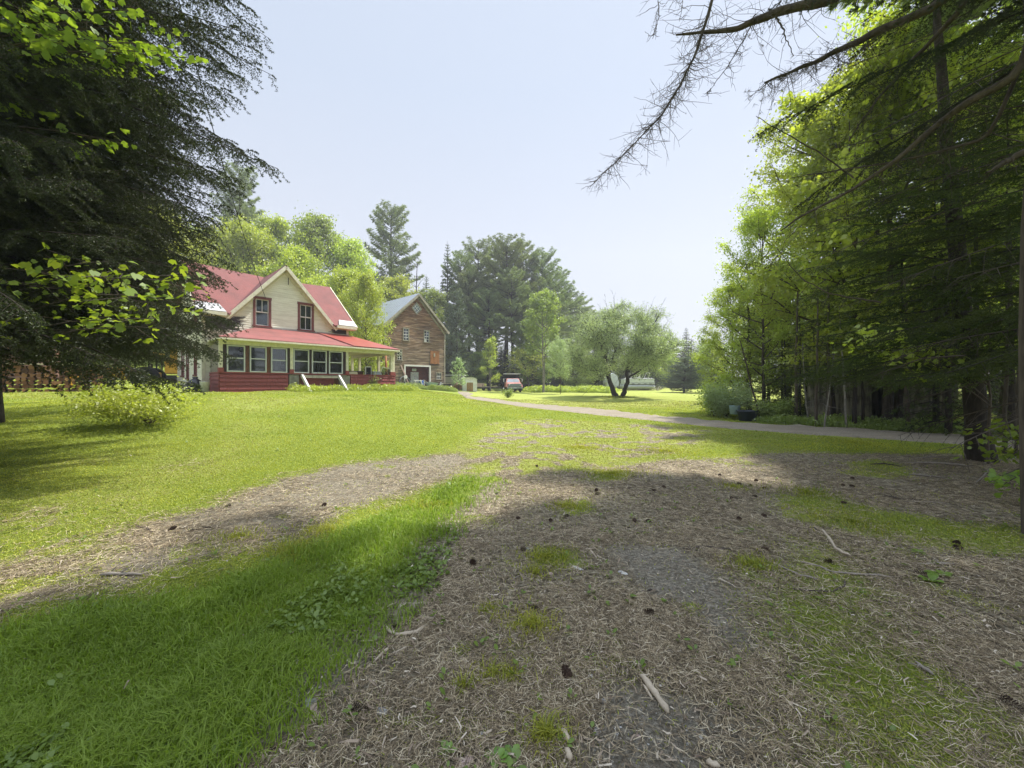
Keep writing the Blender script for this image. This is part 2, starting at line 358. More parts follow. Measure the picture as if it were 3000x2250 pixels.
def build_ground():
    Nn = 760; b = math.asinh(170/2.6)
    u = np.linspace(-1, 1, Nn); gx = 2.6*np.sinh(u*b); gy = 3.2+2.6*np.sinh(u*b)
    X, Y = np.meshgrid(gx, gy); x = X.ravel(); y = Y.ravel(); z = surf(x, y)
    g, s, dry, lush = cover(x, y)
    i = np.arange(Nn*Nn).reshape(Nn, Nn)
    Fc = np.stack([i[:-1, :-1].ravel(), i[:-1, 1:].ravel(), i[1:, 1:].ravel(), i[1:, :-1].ravel()], 1)
    m, nt, N, L, bs = new_mat('ground_cover')
    def at(n): a = N.new('ShaderNodeAttribute'); a.attribute_name = n; return a.outputs['Fac']
    fine = tex(nt, 42, 6, .75); mid = tex(nt, 6, 5, .65); str1 = tex(nt, 30, 3, .7, 'Object', (1, .25, 1), (0, 0, .6)); str2 = tex(nt, 30, 3, .7, 'Object', (.25, 1, 1), (0, 0, .4))
    streak = math_n(nt, 'MAXIMUM', str1, str2)
    lit = ramp(nt, streak, [(.38, (.035, .028, .02)), (.48, (.15, .125, .083)), (.58, (.30, .26, .18)), (.70, (.55, .50, .37))])  # darkest stop paints the shadow in the gaps between needles
    lit = mixc(nt, math_n(nt, 'MULTIPLY', mid, .22), lit, (.20, .175, .12))
    sand = ramp(nt, fine, [(.3, (.09, .08, .06)), (.5, (.24, .215, .165)), (.66, (.50, .45, .36))])
    col = mixc(nt, at('sand'), lit, sand)
    gr = ramp(nt, fine, [(.3, (.09, .13, .02)), (.6, (.25, .31, .05)), (.8, (.37, .41, .11))])
    dr = ramp(nt, tex(nt, 3.5, 5, .7, 'Object', (1, 3.5, 1)), [(.3, (.20, .26, .045)), (.55, (.34, .37, .09)), (.75, (.48, .45, .20))])
    gr = mixc(nt, at('dry'), gr, dr)
    # ragged threshold so that single tufts and bare specks appear at the borders
    thr = math_n(nt, 'ADD', math_n(nt, 'MULTIPLY', math_n(nt, 'SUBTRACT', fine, .5), 1.6), math_n(nt, 'MULTIPLY', math_n(nt, 'SUBTRACT', mid, .5), 1.0))
    msk = math_n(nt, 'MULTIPLY', math_n(nt, 'SUBTRACT', math_n(nt, 'ADD', at('cover'), thr), .38), 5, True)
    col = mixc(nt, msk, col, gr)
    L.new(col, bs.inputs['Base Color']); bs.inputs['Roughness'].default_value = .95; bs.inputs['Specular IOR Level'].default_value = .1
    bump(nt, bs, fine, 1.0, .04)
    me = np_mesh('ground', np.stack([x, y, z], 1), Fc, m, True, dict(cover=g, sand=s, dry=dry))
    tag(link('ground', me), 'uneven lawn and bare needle-covered ground', None, None, 'structure')

def build_road():
    n = 260; t = np.linspace(0, 1, n)
    def res(P):
        d = np.concatenate([[0], np.cumsum(np.hypot(*np.diff(P, axis=0).T))]); d /= d[-1]
        return d
    du = res(RU); U = np.stack([np.interp(t, du, RU[:, 0]), np.interp(t, du, RU[:, 1])], 1)
    Lp = np.stack([np.interp(t, du, RL[:, 0]), np.interp(t, du, RL[:, 1])], 1)
    K = 15; V = []; ed = []
    for k in range(K):
        f = -.12+1.24*k/(K-1); p = U*(1-f)+Lp*f
        hump = .045 if .0 < f < 1 else -.05
        rut = -.03*(math.exp(-((f-.25)/.09)**2)+math.exp(-((f-.75)/.09)**2))
        zz = terrain(p[:, 0], p[:, 1])+hump+rut+fbm(p[:, 0]*1.5, p[:, 1]*1.5, 41)*.02+(fbm(p[:, 0]*2.5, p[:, 1]*2.5, 51)*.16 if k in (1, 2, K-3, K-2) else 0)
        V.append(np.stack([p[:, 0], p[:, 1], zz], 1))
    V = np.stack(V, 1).reshape(-1, 3); i = np.arange(n*K).reshape(n, K)
    Fc = np.stack([i[:-1, :-1].ravel(), i[:-1, 1:].ravel(), i[1:, 1:].ravel(), i[1:, :-1].ravel()], 1)
    m, nt, N, L, bs = new_mat('packed_gravel')
    f = tex(nt, 30, 6, .8); g2 = tex(nt, 1.6, 4, .6, 'Object', (.5, 1.6, 1), (0, 0, -.5))
    c = ramp(nt, f, [(.3, (.10, .085, .062)), (.5, (.24, .205, .155)), (.72, (.42, .37, .29))])
    c = mixc(nt, math_n(nt, 'MULTIPLY', math_n(nt, 'SUBTRACT', g2, .42), 3, True), c, (.19, .155, .105))
    L.new(c, bs.inputs['Base Color']); bs.inputs['Roughness'].default_value = .95; bump(nt, bs, f, .6, .02)
    tag(link('gravel_driveway', np_mesh('gravel_driveway', V, Fc, m, True)), 'curving gravel driveway across the lawn', None, None, 'structure')

build_ground(); build_road()

# ------------------------------------------------------------------ grass, litter (uncountable ground cover)
def blades(x, y, h, wd, lean=.5, seg=2, seed=1, z=None):
    r = np.random.default_rng(seed); n = len(x); z = surf(x, y) if z is None else z
    a = r.uniform(0, 2*np.pi, n); la = r.uniform(0, 2*np.pi, n); ln = h*lean*r.uniform(.2, 1.2, n)
    sx, sy = np.cos(a)*wd/2, np.sin(a)*wd/2; lx, ly = np.cos(la)*ln, np.sin(la)*ln
    V = np.zeros((n, 5, 3)); B = np.stack([x, y, z-.01], 1); V[:, 0] = B; V[:, 1] = B; V[:, 2] = B; V[:, 3] = B; V[:, 4] = B
    V[:, 0, 0] -= sx; V[:, 0, 1] -= sy; V[:, 1, 0] += sx; V[:, 1, 1] += sy
    V[:, 2, 0] += lx*.3+sx*.8; V[:, 2, 1] += ly*.3+sy*.8; V[:, 2, 2] += h*.55
    V[:, 3, 0] += lx*.3-sx*.8; V[:, 3, 1] += ly*.3-sy*.8; V[:, 3, 2] += h*.55
    V[:, 4, 0] += lx; V[:, 4, 1] += ly; V[:, 4, 2] += h*(1-.35*lean)
    i = (np.arange(n)*5)[:, None]
    return V.reshape(-1, 3), i+np.array([[0, 1, 2, 3]]), i+np.array([[3, 2, 4]])

def scatter(n, ymin, ymax, power, margin=1.45, seed=0):
    """random ground points inside the view, denser towards the camera"""
    r = np.random.default_rng(seed); u = r.uniform(0, 1, n); y = ymin*(ymax/ymin)**(u**power); x = r.uniform(-1, 1, n)*margin*y
    return x, y, r
def build_grass():
    Vs, Q, T, off = [], [], [], 0
    # long lush strip
    x, y, r = scatter(520000, 1.0, 8, 1.0, 1.6, 5)
    lu = sdf(LUSH, x, y); g, s, dry, lush = cover(x, y)
    k = (lush > r.uniform(0, 1, len(x))*.9+.05) & (r.uniform(0, 1, len(x)) < (.35+g*.65)*(.35+.65*sstep(-.22, .05, fbm(x*1.7, y*1.7, 78))))
    x, y = x[k], y[k]; pat = sstep(-.2, .25, fbm(x*2.1, y*2.1, 77))
    h = (.045+.085*pat)*r.uniform(.5, 1.3, len(x)); V, q, t = blades(x, y, h, .0035+.0011*y, .9, seed=2)
    Vs.append(V); Q.append(q); T.append(t); off += len(V)
    n_lush = len(x)
    # mown lawn and thin cover
    x, y, r = scatter(900000, 1.2, 30, .80, 1.45, 6)
    g, s, dry, lush = cover(x, y); rd = sdf(ROAD, x, y)
    k = ((g > r.uniform(0, 1, len(x))*.95+.08) | ((r.uniform(0, 1, len(x)) < .07*(1+4*fbm(x*2.2, y*2.2, 83))*(1-s*.8)) & (y < 9))) & (lush < .5) & (rd > -.42+.6*vnoise(x*2.2, y*2.2, 5))
    x, y, dry = x[k], y[k], dry[k]
    h = (.028+.0015*y)*r.uniform(.4, 1.25, len(x)); V, q, t = blades(x, y, h, .0035+.0013*y, 1.1, seed=3)
    kd = r.uniform(0, 1, len(x)) < dry*.8
    def sel(V, q, t, m):
        Vn = V.reshape(-1, 5, 3)[m].reshape(-1, 3); n = m.sum(); i = (np.arange(n)*5)[:, None]
        return Vn, i+np.array([[0, 1, 2, 3]]), i+np.array([[3, 2, 4]])
    Vg, qg, tg = sel(V, q, t, ~kd); Vd, qd, td = sel(V, q, t, kd)
    me = np_mesh('lawn_grass', Vg, [qg, tg], M['grass']); tag(link('lawn_grass', me), 'short green mown grass over the lawn', 'grass', None, 'stuff')
    me = np_mesh('dry_grass', Vd, [qd, td], M['grass_dry']); tag(link('dry_grass', me), 'straw-coloured dry grass at the end of the bare track and past the driveway', 'grass', None, 'stuff')
    me = np_mesh('long_grass', Vs[0], [Q[0], T[0]], M['grass_long']); tag(link('long_grass', me), 'longer lush green grass in the strip beside the bare track', 'grass', None, 'stuff')
    # fringe of tufts hiding the driveway edge
    print('blades', n_lush, len(x))

def build_weeds():
    """clover, plantain and other low broad leaves in the grass strip"""
    x, y, r = scatter(90000, 1.2, 9, 1.0, 1.5, 15); g, s, dry, lush = cover(x, y)
    c = fbm(x*1.6, y*1.6, 91); k = ((lush > .3) & (c > .07+r.uniform(-.05, .2, len(x))) & (r.uniform(0, 1, len(x)) < .45)) | ((r.uniform(0, 1, len(x)) < .006*(1-s)) & (c > -.1))
    x, y = x[k], y[k]; n = len(x)
    # each seed is a small rosette of leaves
    m = 4; X = np.repeat(x, m); Y = np.repeat(y, m); N_ = len(X); a = r.uniform(0, 2*np.pi, N_); ln = r.uniform(.012, .035, N_)*(1+Y*.08); el = r.uniform(.1, .9, N_)
    Z = surf(X, Y)+r.uniform(.0, .035, N_)
    dx, dy, dz = np.cos(a)*np.cos(el), np.sin(a)*np.cos(el), np.sin(el); sx, sy = -np.sin(a), np.cos(a)
    V = np.zeros((N_, 6, 3)); C = np.stack([X, Y, Z], 1); D = np.stack([dx, dy, dz], 1); S = np.stack([sx, sy, np.zeros(N_)], 1); l = ln[:, None]; off = np.stack([dx, dy, dz*0], 1)*.012
    for j, (f, w_, up) in enumerate([(0, 0, 0), (.45, .32, 0), (.85, .26, -.02), (1.15, 0, -.2), (.85, -.26, -.02), (.45, -.32, 0)]):
        V[:, j] = C+off+D*l*f+S*l*w_; V[:, j, 2] += up*ln
    i = (np.arange(N_)*6)[:, None]
    me = np_mesh('clover_leaves', V.reshape(-1, 3), i+np.array([[0, 1, 2, 3, 4, 5]]), M['weed']); tag(link('clover_leaves', me), 'small broad-leaved weeds and clover low in the grass strip', 'weeds', None, 'stuff')

def flat_strips(x, y, ln, wd, seed, zoff=.004, curl=.0, tilt=.12):
    r = np.random.default_rng(seed); n = len(x); a = r.uniform(0, 2*np.pi, n)
    z = surf(x, y)+zoff+r.uniform(0, .012, n)
    D = np.stack([np.cos(a), np.sin(a), r.normal(0, tilt, n)], 1)*ln[:, None]/2; S = np.stack([-np.sin(a), np.cos(a), r.normal(0, .3, n)], 1)*wd[:, None]/2
    C = np.stack([x, y, z], 1); bend = S/np.maximum(wd[:, None], 1e-6)*ln[:, None]*r.normal(0, .12+curl, n)[:, None]
    V = np.stack([C-D-S, C-D+S, C+bend+S, C+bend-S, C+D+S*.5, C+D-S*.5], 1)
    i = (np.arange(n)*6)[:, None]
    return V.reshape(-1, 3), np.concatenate([i+np.array([[0, 1, 2, 3]]), i+np.array([[3, 2, 4, 5]])])
def build_litter():
    x, y, r = scatter(780000, 1.15, 9, 1.0, 1.5, 25); g, s, dry, lush = cover(x, y)
    k = (r.uniform(0, 1, len(x)) < (1-g)*(1-s*.85)*(.22+.9*sstep(-.16, .14, fbm(x*1.6, y*1.6, 63)))) & (lush < .4); x, y = x[k], y[k]
    V, q = flat_strips(x, y, r.uniform(.03, .10, len(x)), .0011+.0005*y, 3, curl=.12)
    m, nt, N, L, b = new_mat('fallen_pine_needles'); geo = N.new('ShaderNodeNewGeometry')
    L.new(ramp(nt, geo.outputs['Random Per Island'], [(0, (.04, .028, .015)), (.4, (.17, .125, .07)), (.75, (.37, .29, .17)), (1, (.62, .54, .38))]), b.inputs['Base Color']); b.inputs['Roughness'].default_value = .7
    tag(link('pine_needle_litter', np_mesh('pine_needle_litter', V, q, m)), 'brown fallen pine needles matting the bare ground', 'needle litter', None, 'stuff')
    x, y, r = scatter(6500, 1.2, 12, .9, 1.45, 35); g, s, dry, lush = cover(x, y); k = (r.uniform(0, 1, len(x)) < (1-g)*.9+.05); x, y = x[k], y[k]
    V, q = flat_strips(x, y, r.gamma(2.2, .010, len(x))*(1+.05*y)+.008, r.uniform(.002, .009, len(x))*(1+.05*y), 4, .008, .1, .3)
    m, nt, N, L, b = new_mat('wood_chips'); geo = N.new('ShaderNodeNewGeometry')
    L.new(ramp(nt, geo.outputs['Random Per Island'], [(0, (.13, .09, .06)), (.6, (.30, .235, .165)), (1, (.58, .51, .40))]), b.inputs['Base Color']); b.inputs['Roughness'].default_value = .7
    tag(link('wood_chip_litter', np_mesh('wood_chip_litter', V, q, m)), 'pale bark flakes and wood chips scattered over the ground', 'wood chips', None, 'stuff')
    # gravel grit in the bare sandy patches
    x, y, r = scatter(40000, 1.15, 8, 1.0, 1.45, 45); g, s, dry, lush = cover(x, y); k = r.uniform(0, 1, len(x)) < np.maximum(s*.55, (1-g)*.03); x, y = x[k], y[k]; n = len(x)
    z = surf(x, y)
    sz = np.minimum(r.gamma(1.3, .0016, n)*(1+.1*y)+.0012, .011); C = np.stack([x, y, z+.001], 1)
    O = np.array([(1, 0, 0), (0, 1, 0), (-1, 0, 0), (0, -1, 0), (0, 0, .7)])
    V = C[:, None]+O[None]*sz[:, None, None]*r.uniform(.6, 1.3, (n, 5, 1)); i = (np.arange(n)*5)[:, None]
    Fq = np.concatenate([i+np.array([[a, b_, 4]]) for a, b_ in ((0, 1), (1, 2), (2, 3), (3, 0))])
    m, nt, N, L, b = new_mat('grit'); geo = N.new('ShaderNodeNewGeometry')
    L.new(ramp(nt, geo.outputs['Random Per Island'], [(0, (.06, .057, .045)), (.7, (.20, .19, .16)), (.93, (.30, .29, .26)), (1, (.58, .57, .53))]), b.inputs['Base Color']); b.inputs['Roughness'].default_value = .8
    tag(link('gravel_grit', np_mesh('gravel_grit', V.reshape(-1, 3), Fq, m)), 'grey grit and tiny stones on the bare sandy patches', 'gravel', None, 'stuff')
build_grass(); build_weeds(); build_litter()
# ------------------------------------------------------------------ plant builders
def norm(v): return v/np.maximum(np.linalg.norm(v, axis=-1, keepdims=True), 1e-9)
def tubes_np(paths, sides=5):
    """paths: list of (points Nx3, radii N) -> V, quads"""
    Vs, Fs, off = [], [], 0
    for P, rad in paths:
        P = np.asarray(P, float); rad = np.asarray(rad, float); m = len(P)
        T = norm(np.gradient(P, axis=0)); ref = np.array([0, 0, 1.]) if abs(T[0, 2]) < .9 else np.array([1., 0, 0])
        U = norm(np.cross(T, ref)); W = np.cross(T, U); a = np.arange(sides)*2*np.pi/sides
        V = P[:, None]+(U[:, None]*np.cos(a)[None, :, None]+W[:, None]*np.sin(a)[None, :, None])*rad[:, None, None]
        i = np.arange(m*sides).reshape(m, sides)+off; j = np.roll(i, -1, axis=1)
        Fs.append(np.stack([i[:-1].ravel(), j[:-1].ravel(), j[1:].ravel(), i[1:].ravel()], 1)); Vs.append(V.reshape(-1, 3)); off += m*sides
    return np.concatenate(Vs), np.concatenate(Fs)

def leaves_np(C, size, r, up=.4, aspect=.62, droop=.0, star=False):
    """flat leaves at centres C, random orientation biased upwards"""
    n = len(C); nrm = norm(r.normal(0, 1, (n, 3))+np.array([0, 0, up*2.2])); t = norm(np.cross(nrm, r.normal(0, 1, (n, 3))))
    t[:, 2] -= droop; t = norm(t); b = norm(np.cross(nrm, t)); s = (size*r.uniform(.55, 1.25, n))[:, None]
    if not star:
        V = np.stack([C, C+t*s*.5+b*s*aspect*.5, C+t*s, C+t*s*.5-b*s*aspect*.5], 1); i = (np.arange(n)*4)[:, None]
        return V.reshape(-1, 3), i+np.array([[0, 1, 2, 3]])
    # lobed maple leaf, 10 points
    pts = np.array([(0, 0), (.10, .30), (.30, .55), (.42, .30), (.72, .42), (1.0, 0), (.72, -.42), (.42, -.30), (.30, -.55), (.10, -.30)])
    V = C[:, None]+t[:, None]*pts[None, :, :1]*s[:, None]+b[:, None]*pts[None, :, 1:]*s[:, None]
    V[:, :, 2] -= (np.abs(pts[:, 1])[None]*.35+pts[:, 0][None]**2*.12)*s
    i = (np.arange(n)*10)[:, None]; return V.reshape(-1, 3), i+np.arange(10)[None]

def skeleton(seed, H, Rad, base, tr, n1=22, n2=7, prof=None, up=.5, wig=.3, lean=(0, 0), forks=1, split=0):
    """trunk + limbs + twigs; returns tube paths and twig anchor points"""
    r = np.random.default_rng(seed); prof = prof or (lambda t: math.sin(math.pi*min(1, .12+.88*t)**.85)**.7)
    paths, anch = [], []
    stems = []
    for k in range(forks):
        a = 2*math.pi*k/forks+r.uniform(0, 1); z = np.linspace(0, 1, 12)
        off = (0 if forks == 1 else Rad*.28)
        x = lean[0]*z*H+np.cumsum(r.normal(0, wig*.05*H/8, 12))+off*math.cos(a)*z**.8; y = lean[1]*z*H+np.cumsum(r.normal(0, wig*.05*H/8, 12))+off*math.sin(a)*z**.8
        x -= x[0]; y -= y[0]
        P = np.stack([x, y, z*H*(.93 if k else .97)], 1); rad = tr*(1-z)**.8*(1 if forks == 1 else .75)+.012*H/10; rad[0] *= 1.35
        paths.append((P, rad)); stems.append((P, rad))
    gold = 2.399
    for P, rad in stems:
        m = n1//forks
        for i in range(m):
            t = (i+.5)/m; zf = base+(1-base)*t*.97
            p0 = np.array([np.interp(zf, np.linspace(0, 1, 12), P[:, c]) for c in range(3)])
            L = Rad*prof(t)*r.uniform(.75, 1.15)+.15; a = i*gold+r.uniform(-.4, .4); el = up*(.4+.9*t)+r.uniform(-.15, .2)
            d = np.array([math.cos(a)*math.cos(el), math.sin(a)*math.cos(el), math.sin(el)])
            s = np.linspace(0, 1, 7)[:, None]
            pa = p0+d*L*s+np.array([0, 0, 1])*L*.22*s**2+np.cumsum(r.normal(0, wig*.07*L, (7, 3)), 0)*s
            r0 = min(tr*.42, .012+L*.018)*(1.2-t*.5); paths.append((pa, r0*(1-s[:, 0]*.85)+.003))
            for j in range(n2):
                u = .25+.75*(j+.5)/n2; q0 = np.array([np.interp(u, s[:, 0], pa[:, c]) for c in range(3)])
                l2 = L*(.45-.22*u)*r.uniform(.6, 1.2)+.12; d2 = norm(d*.7+r.normal(0, .62, 3)+np.array([0, 0, .25]))
                s2 = np.linspace(0, 1, 4)[:, None]; pb = q0+d2*l2*s2+np.array([0, 0, -.08])*l2*s2**2
                paths.append((pb, (r0*.35)*(1-s2[:, 0]*.8)+.002)); anch.append(pb[1]); anch.append(pb[2]); anch.append(pb[3])
            anch.append(pa[-1]); anch.append(pa[-2])
        anch.append(P[-1]); anch.append(P[-2])
    return paths, np.array(anch), r

def decid_proto(seed, H, Rad, base, tr, nleaf, leaf, mat, n1=24, n2=7, spread=.28, up=.5, droop=.15, bark='bark', **kw):
    paths, A, r = skeleton(seed, H, Rad, base, tr, n1, n2, up=up, **kw)
    V, Fq = tubes_np(paths, 5); tm = np_mesh('trunk', V, Fq, M[bark], True)
    wgt = r.uniform(.15, 1, len(A))**1.5; wgt /= wgt.sum(); k = r.choice(len(A), nleaf, p=wgt)
    C = A[k]+r.normal(0, 1, (nleaf, 3))*spread*np.array([1, 1, .62])*r.uniform(.4, 1.15, (nleaf, 1))
    V, Fq = leaves_np(C, leaf, r, .5, .62, droop); cm = np_mesh('crown', V, Fq, M[mat])
    return tm, cm

def needles_np(P, D, n_per, ln, wd, r, spread=1.0, flat=1.0, forward=.5):
    """thin needle triangles around twig points P with directions D"""
    n = len(P)*n_per; Pp = np.repeat(P, n_per, 0); Dd = np.repeat(D, n_per, 0)
    q = r.normal(0, 1, (n, 3)); q[:, 2] *= flat; q -= Dd*(q*Dd).sum(1, keepdims=True); q = norm(q)
    nd = norm(q*spread+Dd*forward); s = norm(np.cross(nd, r.normal(0, 1, (n, 3))))*wd/2; l = ln*r.uniform(.6, 1.2, (n, 1))
    V = np.stack([Pp-s, Pp+s, Pp+nd*l], 1); i = (np.arange(n)*3)[:, None]
    return V.reshape(-1, 3), i+np.array([[0, 1, 2]])

def pine_proto(seed, H, Rad, base, tr, mat='needle_pine', step=.75, tuft=.34, dens=1.0, gaps=.25, top=.35, bark='bark_dark', upt=.35, conic=.75):
    """eastern white pine: tiers of level limbs turned up at the ends, feathery tufts, see-through between"""
    r = np.random.default_rng(seed); z = np.linspace(0, H, 14); wob = np.cumsum(r.normal(0, .035, (14, 2)), 0)
    P = np.stack([wob[:, 0], wob[:, 1], z], 1); paths = [(P, tr*(1-z/H)**.75+.02)]; tp, td = [], []
    zz = base*H
    while zz < H*.985:
        t = (zz-base*H)/(H-base*H); nb = r.integers(4, 7)
        for k in range(nb):
            if r.uniform() < gaps*(1-t*.7): continue
            a = 2*math.pi*k/nb+r.uniform(-.5, .5); L = Rad*((1-t)**conic*(.35+.65*min(1, t*5+.35)))*r.uniform(.6, 1.2)+.25
            p0 = np.array([np.interp(zz, z, P[:, 0]), np.interp(zz, z, P[:, 1]), zz+r.uniform(-.2, .2)])
            el = -.05+.6*t+r.uniform(-.12, .12); d = np.array([math.cos(a)*math.cos(el), math.sin(a)*math.cos(el), math.sin(el)])
            s = np.linspace(0, 1, 6)[:, None]; pa = p0+d*L*s+np.array([0, 0, 1])*L*upt*s**2.2*.5+np.array([0, 0, -1])*L*.06*np.sin(s*3.1)
            paths.append((pa, (.015+.012*L)*(1-s[:, 0]*.85)))
            side = np.array([-math.sin(a), math.cos(a), 0]); m = max(3, int(L*4.2*dens))
            for j in range(m):
                u = .28+.72*(j+.6)/m; q = np.array([np.interp(u, s[:, 0], pa[:, c]) for c in range(3)])
                l2 = L*.34*(1.15-u)*r.uniform(.4, 1.2)+.18
                sg = 1 if j % 2 else -1; d2 = norm(d*.75+side*sg*.75+np.array([0, 0, .35+r.uniform(-.2, .2)]))
                cnt = max(2, int(l2/(tuft*.55)))
                for c in range(cnt): tp.append(q+d2*l2*(c+1)/cnt+r.normal(0, .05, 3)); td.append(norm(d2+np.array([0, 0, .5])))
            tp.append(pa[-1]); td.append(norm(d+np.array([0, 0, .8])))
        zz += step*r.uniform(.75, 1.2)*(1-.35*t)
    for j in range(6): tp.append(P[-1]-np.array([0, 0, j*.14])); td.append(np.array([0, 0, 1.]))
    V, Fq = tubes_np(paths, 5); tm = np_mesh('trunk', V, Fq, M[bark], True)
    V, Fq = needles_np(np.array(tp), np.array(td), 34, tuft*.7, tuft*.11, r, 1.0, 1, .6); cm = np_mesh('crown', V, Fq, M[mat])
    return tm, cm

def bough_np(seed, L, width, detail=1.0, droop=.25, upturn=.0, needle=.016, nper=6, twig=.05, curl=.3, density=1.0, nw=.16):
    """a spruce or fir bough along +x: main stem, side branchlets, twiglets, needles"""
    r = np.random.default_rng(seed); s = np.linspace(0, 1, 14)
    stem = np.stack([L*s, .05*L*np.sin(s*4+seed)*s, -droop*L*s**1.6+upturn*L*s**3], 1)
    paths = [(stem, (.004+.0035*L)*(1-s*.85)+.0015)]; pp, dd = [], []
    T = norm(np.gradient(stem, axis=0)); n2 = int(L/(.075/density))
    for j in range(n2):
        u = .10+.90*(j+.5)/n2; q = np.array([np.interp(u, s, stem[:, c]) for c in range(3)]); t = norm(np.array([np.interp(u, s, T[:, c]) for c in range(3)]))
        sg = 1 if j % 2 else -1; l2 = width*(min(1, u*3.2+.2))*(1.08-u)**.7*r.uniform(.35, 1.3)+.05
        if r.uniform() < .14: continue
        d = norm(t*(.75+r.uniform(-.35, .35))+np.array([0, sg*.85, r.uniform(-.6, .25)])); k = 6; s2 = np.linspace(0, 1, k)[:, None]
        pb = q+d*l2*s2+np.array([0, 0, -1])*l2*curl*s2**1.7; paths.append((pb, .0028*(1-s2[:, 0]*.7)+.0008)); dT = norm(np.gradient(pb, axis=0))
        m = max(2, int(l2/twig))
        for i in range(m):
            v = (i+.6)/m; q2 = np.array([np.interp(v, s2[:, 0], pb[:, c]) for c in range(3)]); t2 = norm(np.array([np.interp(v, s2[:, 0], dT[:, c]) for c in range(3)]))
            pp.append(q2); dd.append(t2)
            l3 = min(.17, .04+l2*.30*(1.1-v))*r.uniform(.5, 1.2); sg2 = 1 if i % 2 else -1; sd = norm(np.cross(t2, np.array([0, 0, 1.])))
            d3 = norm(t2*.8+sd*sg2*.75+np.array([0, 0, r.uniform(-.3, .15)])); c3 = max(1, int(l3/(.028/detail)))
            for c in range(c3): pp.append(q2+d3*l3*(c+.7)/c3); dd.append(d3)
        pp.append(pb[-1]); dd.append(dT[-1])
    V1, F1 = tubes_np(paths, 4); V2, F2 = needles_np(np.array(pp), np.array(dd), nper, needle, needle*nw, r, .9, .6, .7)
    return V1, F1, V2, F2

def fir_proto(seed, H, Rad, base, tr, mat='needle_fir', step=.38, nb=5, thin=.0, needle=.05, conic=.9, droop=.22, sparse=1.0):
    """mid-distance spruce or fir: a straight trunk carrying real boughs"""
    r = np.random.default_rng(seed); B = [bough_np(seed+k, 1.0, .30, .5, droop, .06, needle, 7, .085, .25, .62, .30) for k in range(3)]
    z = np.linspace(0, H, 10); P = np.stack([np.cumsum(r.normal(0, .02, 10)), np.cumsum(r.normal(0, .02, 10)), z], 1)
    Vt, Ft = tubes_np([(P, tr*(1-z/H)**.8+.012)], 7); VT, FT, ot = [Vt], [Ft], len(Vt); VN, FN, on = [], [], 0; zz = base*H
    while zz < H*.98:
        t = (zz-base*H)/(H*(1-base))
        for k in range(nb):
            if r.uniform() < thin: continue
            b = B[r.integers(0, 3)]; L = Rad*(1-t)**conic*r.uniform(.65, 1.15)+.18; a = 2*math.pi*k/nb+zz*3+r.uniform(-.4, .4); el = -.15+.75*t**2+r.uniform(-.1, .1)
            ca, sa, ce, se = math.cos(a), math.sin(a), math.cos(el), math.sin(el)
            Rm = np.array([[ca*ce, -sa, -ca*se], [sa*ce, ca, -sa*se], [se, 0, ce]]); S = np.array([L, L*sparse, L]); o = np.array([np.interp(zz, z, P[:, 0]), np.interp(zz, z, P[:, 1]), zz])
            VT.append((b[0]*S)@Rm.T+o); FT.append(b[1]+ot); ot += len(b[0]); VN.append((b[2]*S)@Rm.T+o); FN.append(b[3]+on); on += len(b[2])
        zz += step*r.uniform(.8, 1.2)*(1-.45*t)
    tm = np_mesh('trunk', np.concatenate(VT), np.concatenate(FT), M['bark_dark'], True); cm = np_mesh('crown', np.concatenate(VN), np.concatenate(FN), M[mat])
    return tm, cm

def plant(name, label, cat, proto, x, y, rz=0, s=1, group=None, z=None, sink=.05, parts=('trunk', 'crown')):
    z = (sz(x, y)-sink) if z is None else z
    t = thing(name, label, cat, (x, y, z), rz, group); t.scale = s if hasattr(s, '__len__') else (s, s, s)
    for nm, me in zip(parts, proto):
        link(nm, me, t)
    return t
def at_px(px, Y): return (px-1500)/F*Y, Y
def fit(px, py_top, Y, H0, halfpx=None, R0=None):
    """scale so that a tree of proto height H0 reaches photo row py_top at distance Y"""
    x, y = at_px(px, Y); zt = EYE+(1124-py_top)/F*Y; s = (zt-sz(x, y))/H0
    if halfpx: w_ = halfpx/F*Y/R0; return x, y, (w_, w_, s)
    return x, y, (s, s, s)

# ------------------------------------------------------------------ far and middle trees
# prototypes (meshes shared by all copies)
DY = [decid_proto(s_, 14, 4.6, .05, .18, 30000, .25, 'leaf_yellow', n1=46, n2=8, spread=.50, up=.5) for s_ in (101, 102, 103)]
DG = [decid_proto(s_, 12, 3.4, .06, .14, 22000, .22, 'leaf_green', n1=40, n2=7, spread=.42, up=.6) for s_ in (111, 112)]
DT = [decid_proto(s_, 10, 1.7, .28, .07, 5200, .22, 'leaf_yellow', n1=22, n2=4, spread=.26, up=.8, bark='bark_pale') for s_ in (121, 122)]
WP = [pine_proto(s_, 20, 4.6, b_, .32, gaps=g_, tuft=.42, conic=.38, dens=1.5) for s_, b_, g_ in ((131, .18, .2), (132, .42, .3), (133, .45, .25))]
YP = [pine_proto(s_, 7, 2.0, .05, .10, 'needle_blue', step=.42, tuft=.26, gaps=.05, dens=1.6, conic=.62) for s_ in (141,)]
FR = [fir_proto(s_, 12, 2.3, .06, .14, needle=.12, step=.42) for s_ in (151,)]

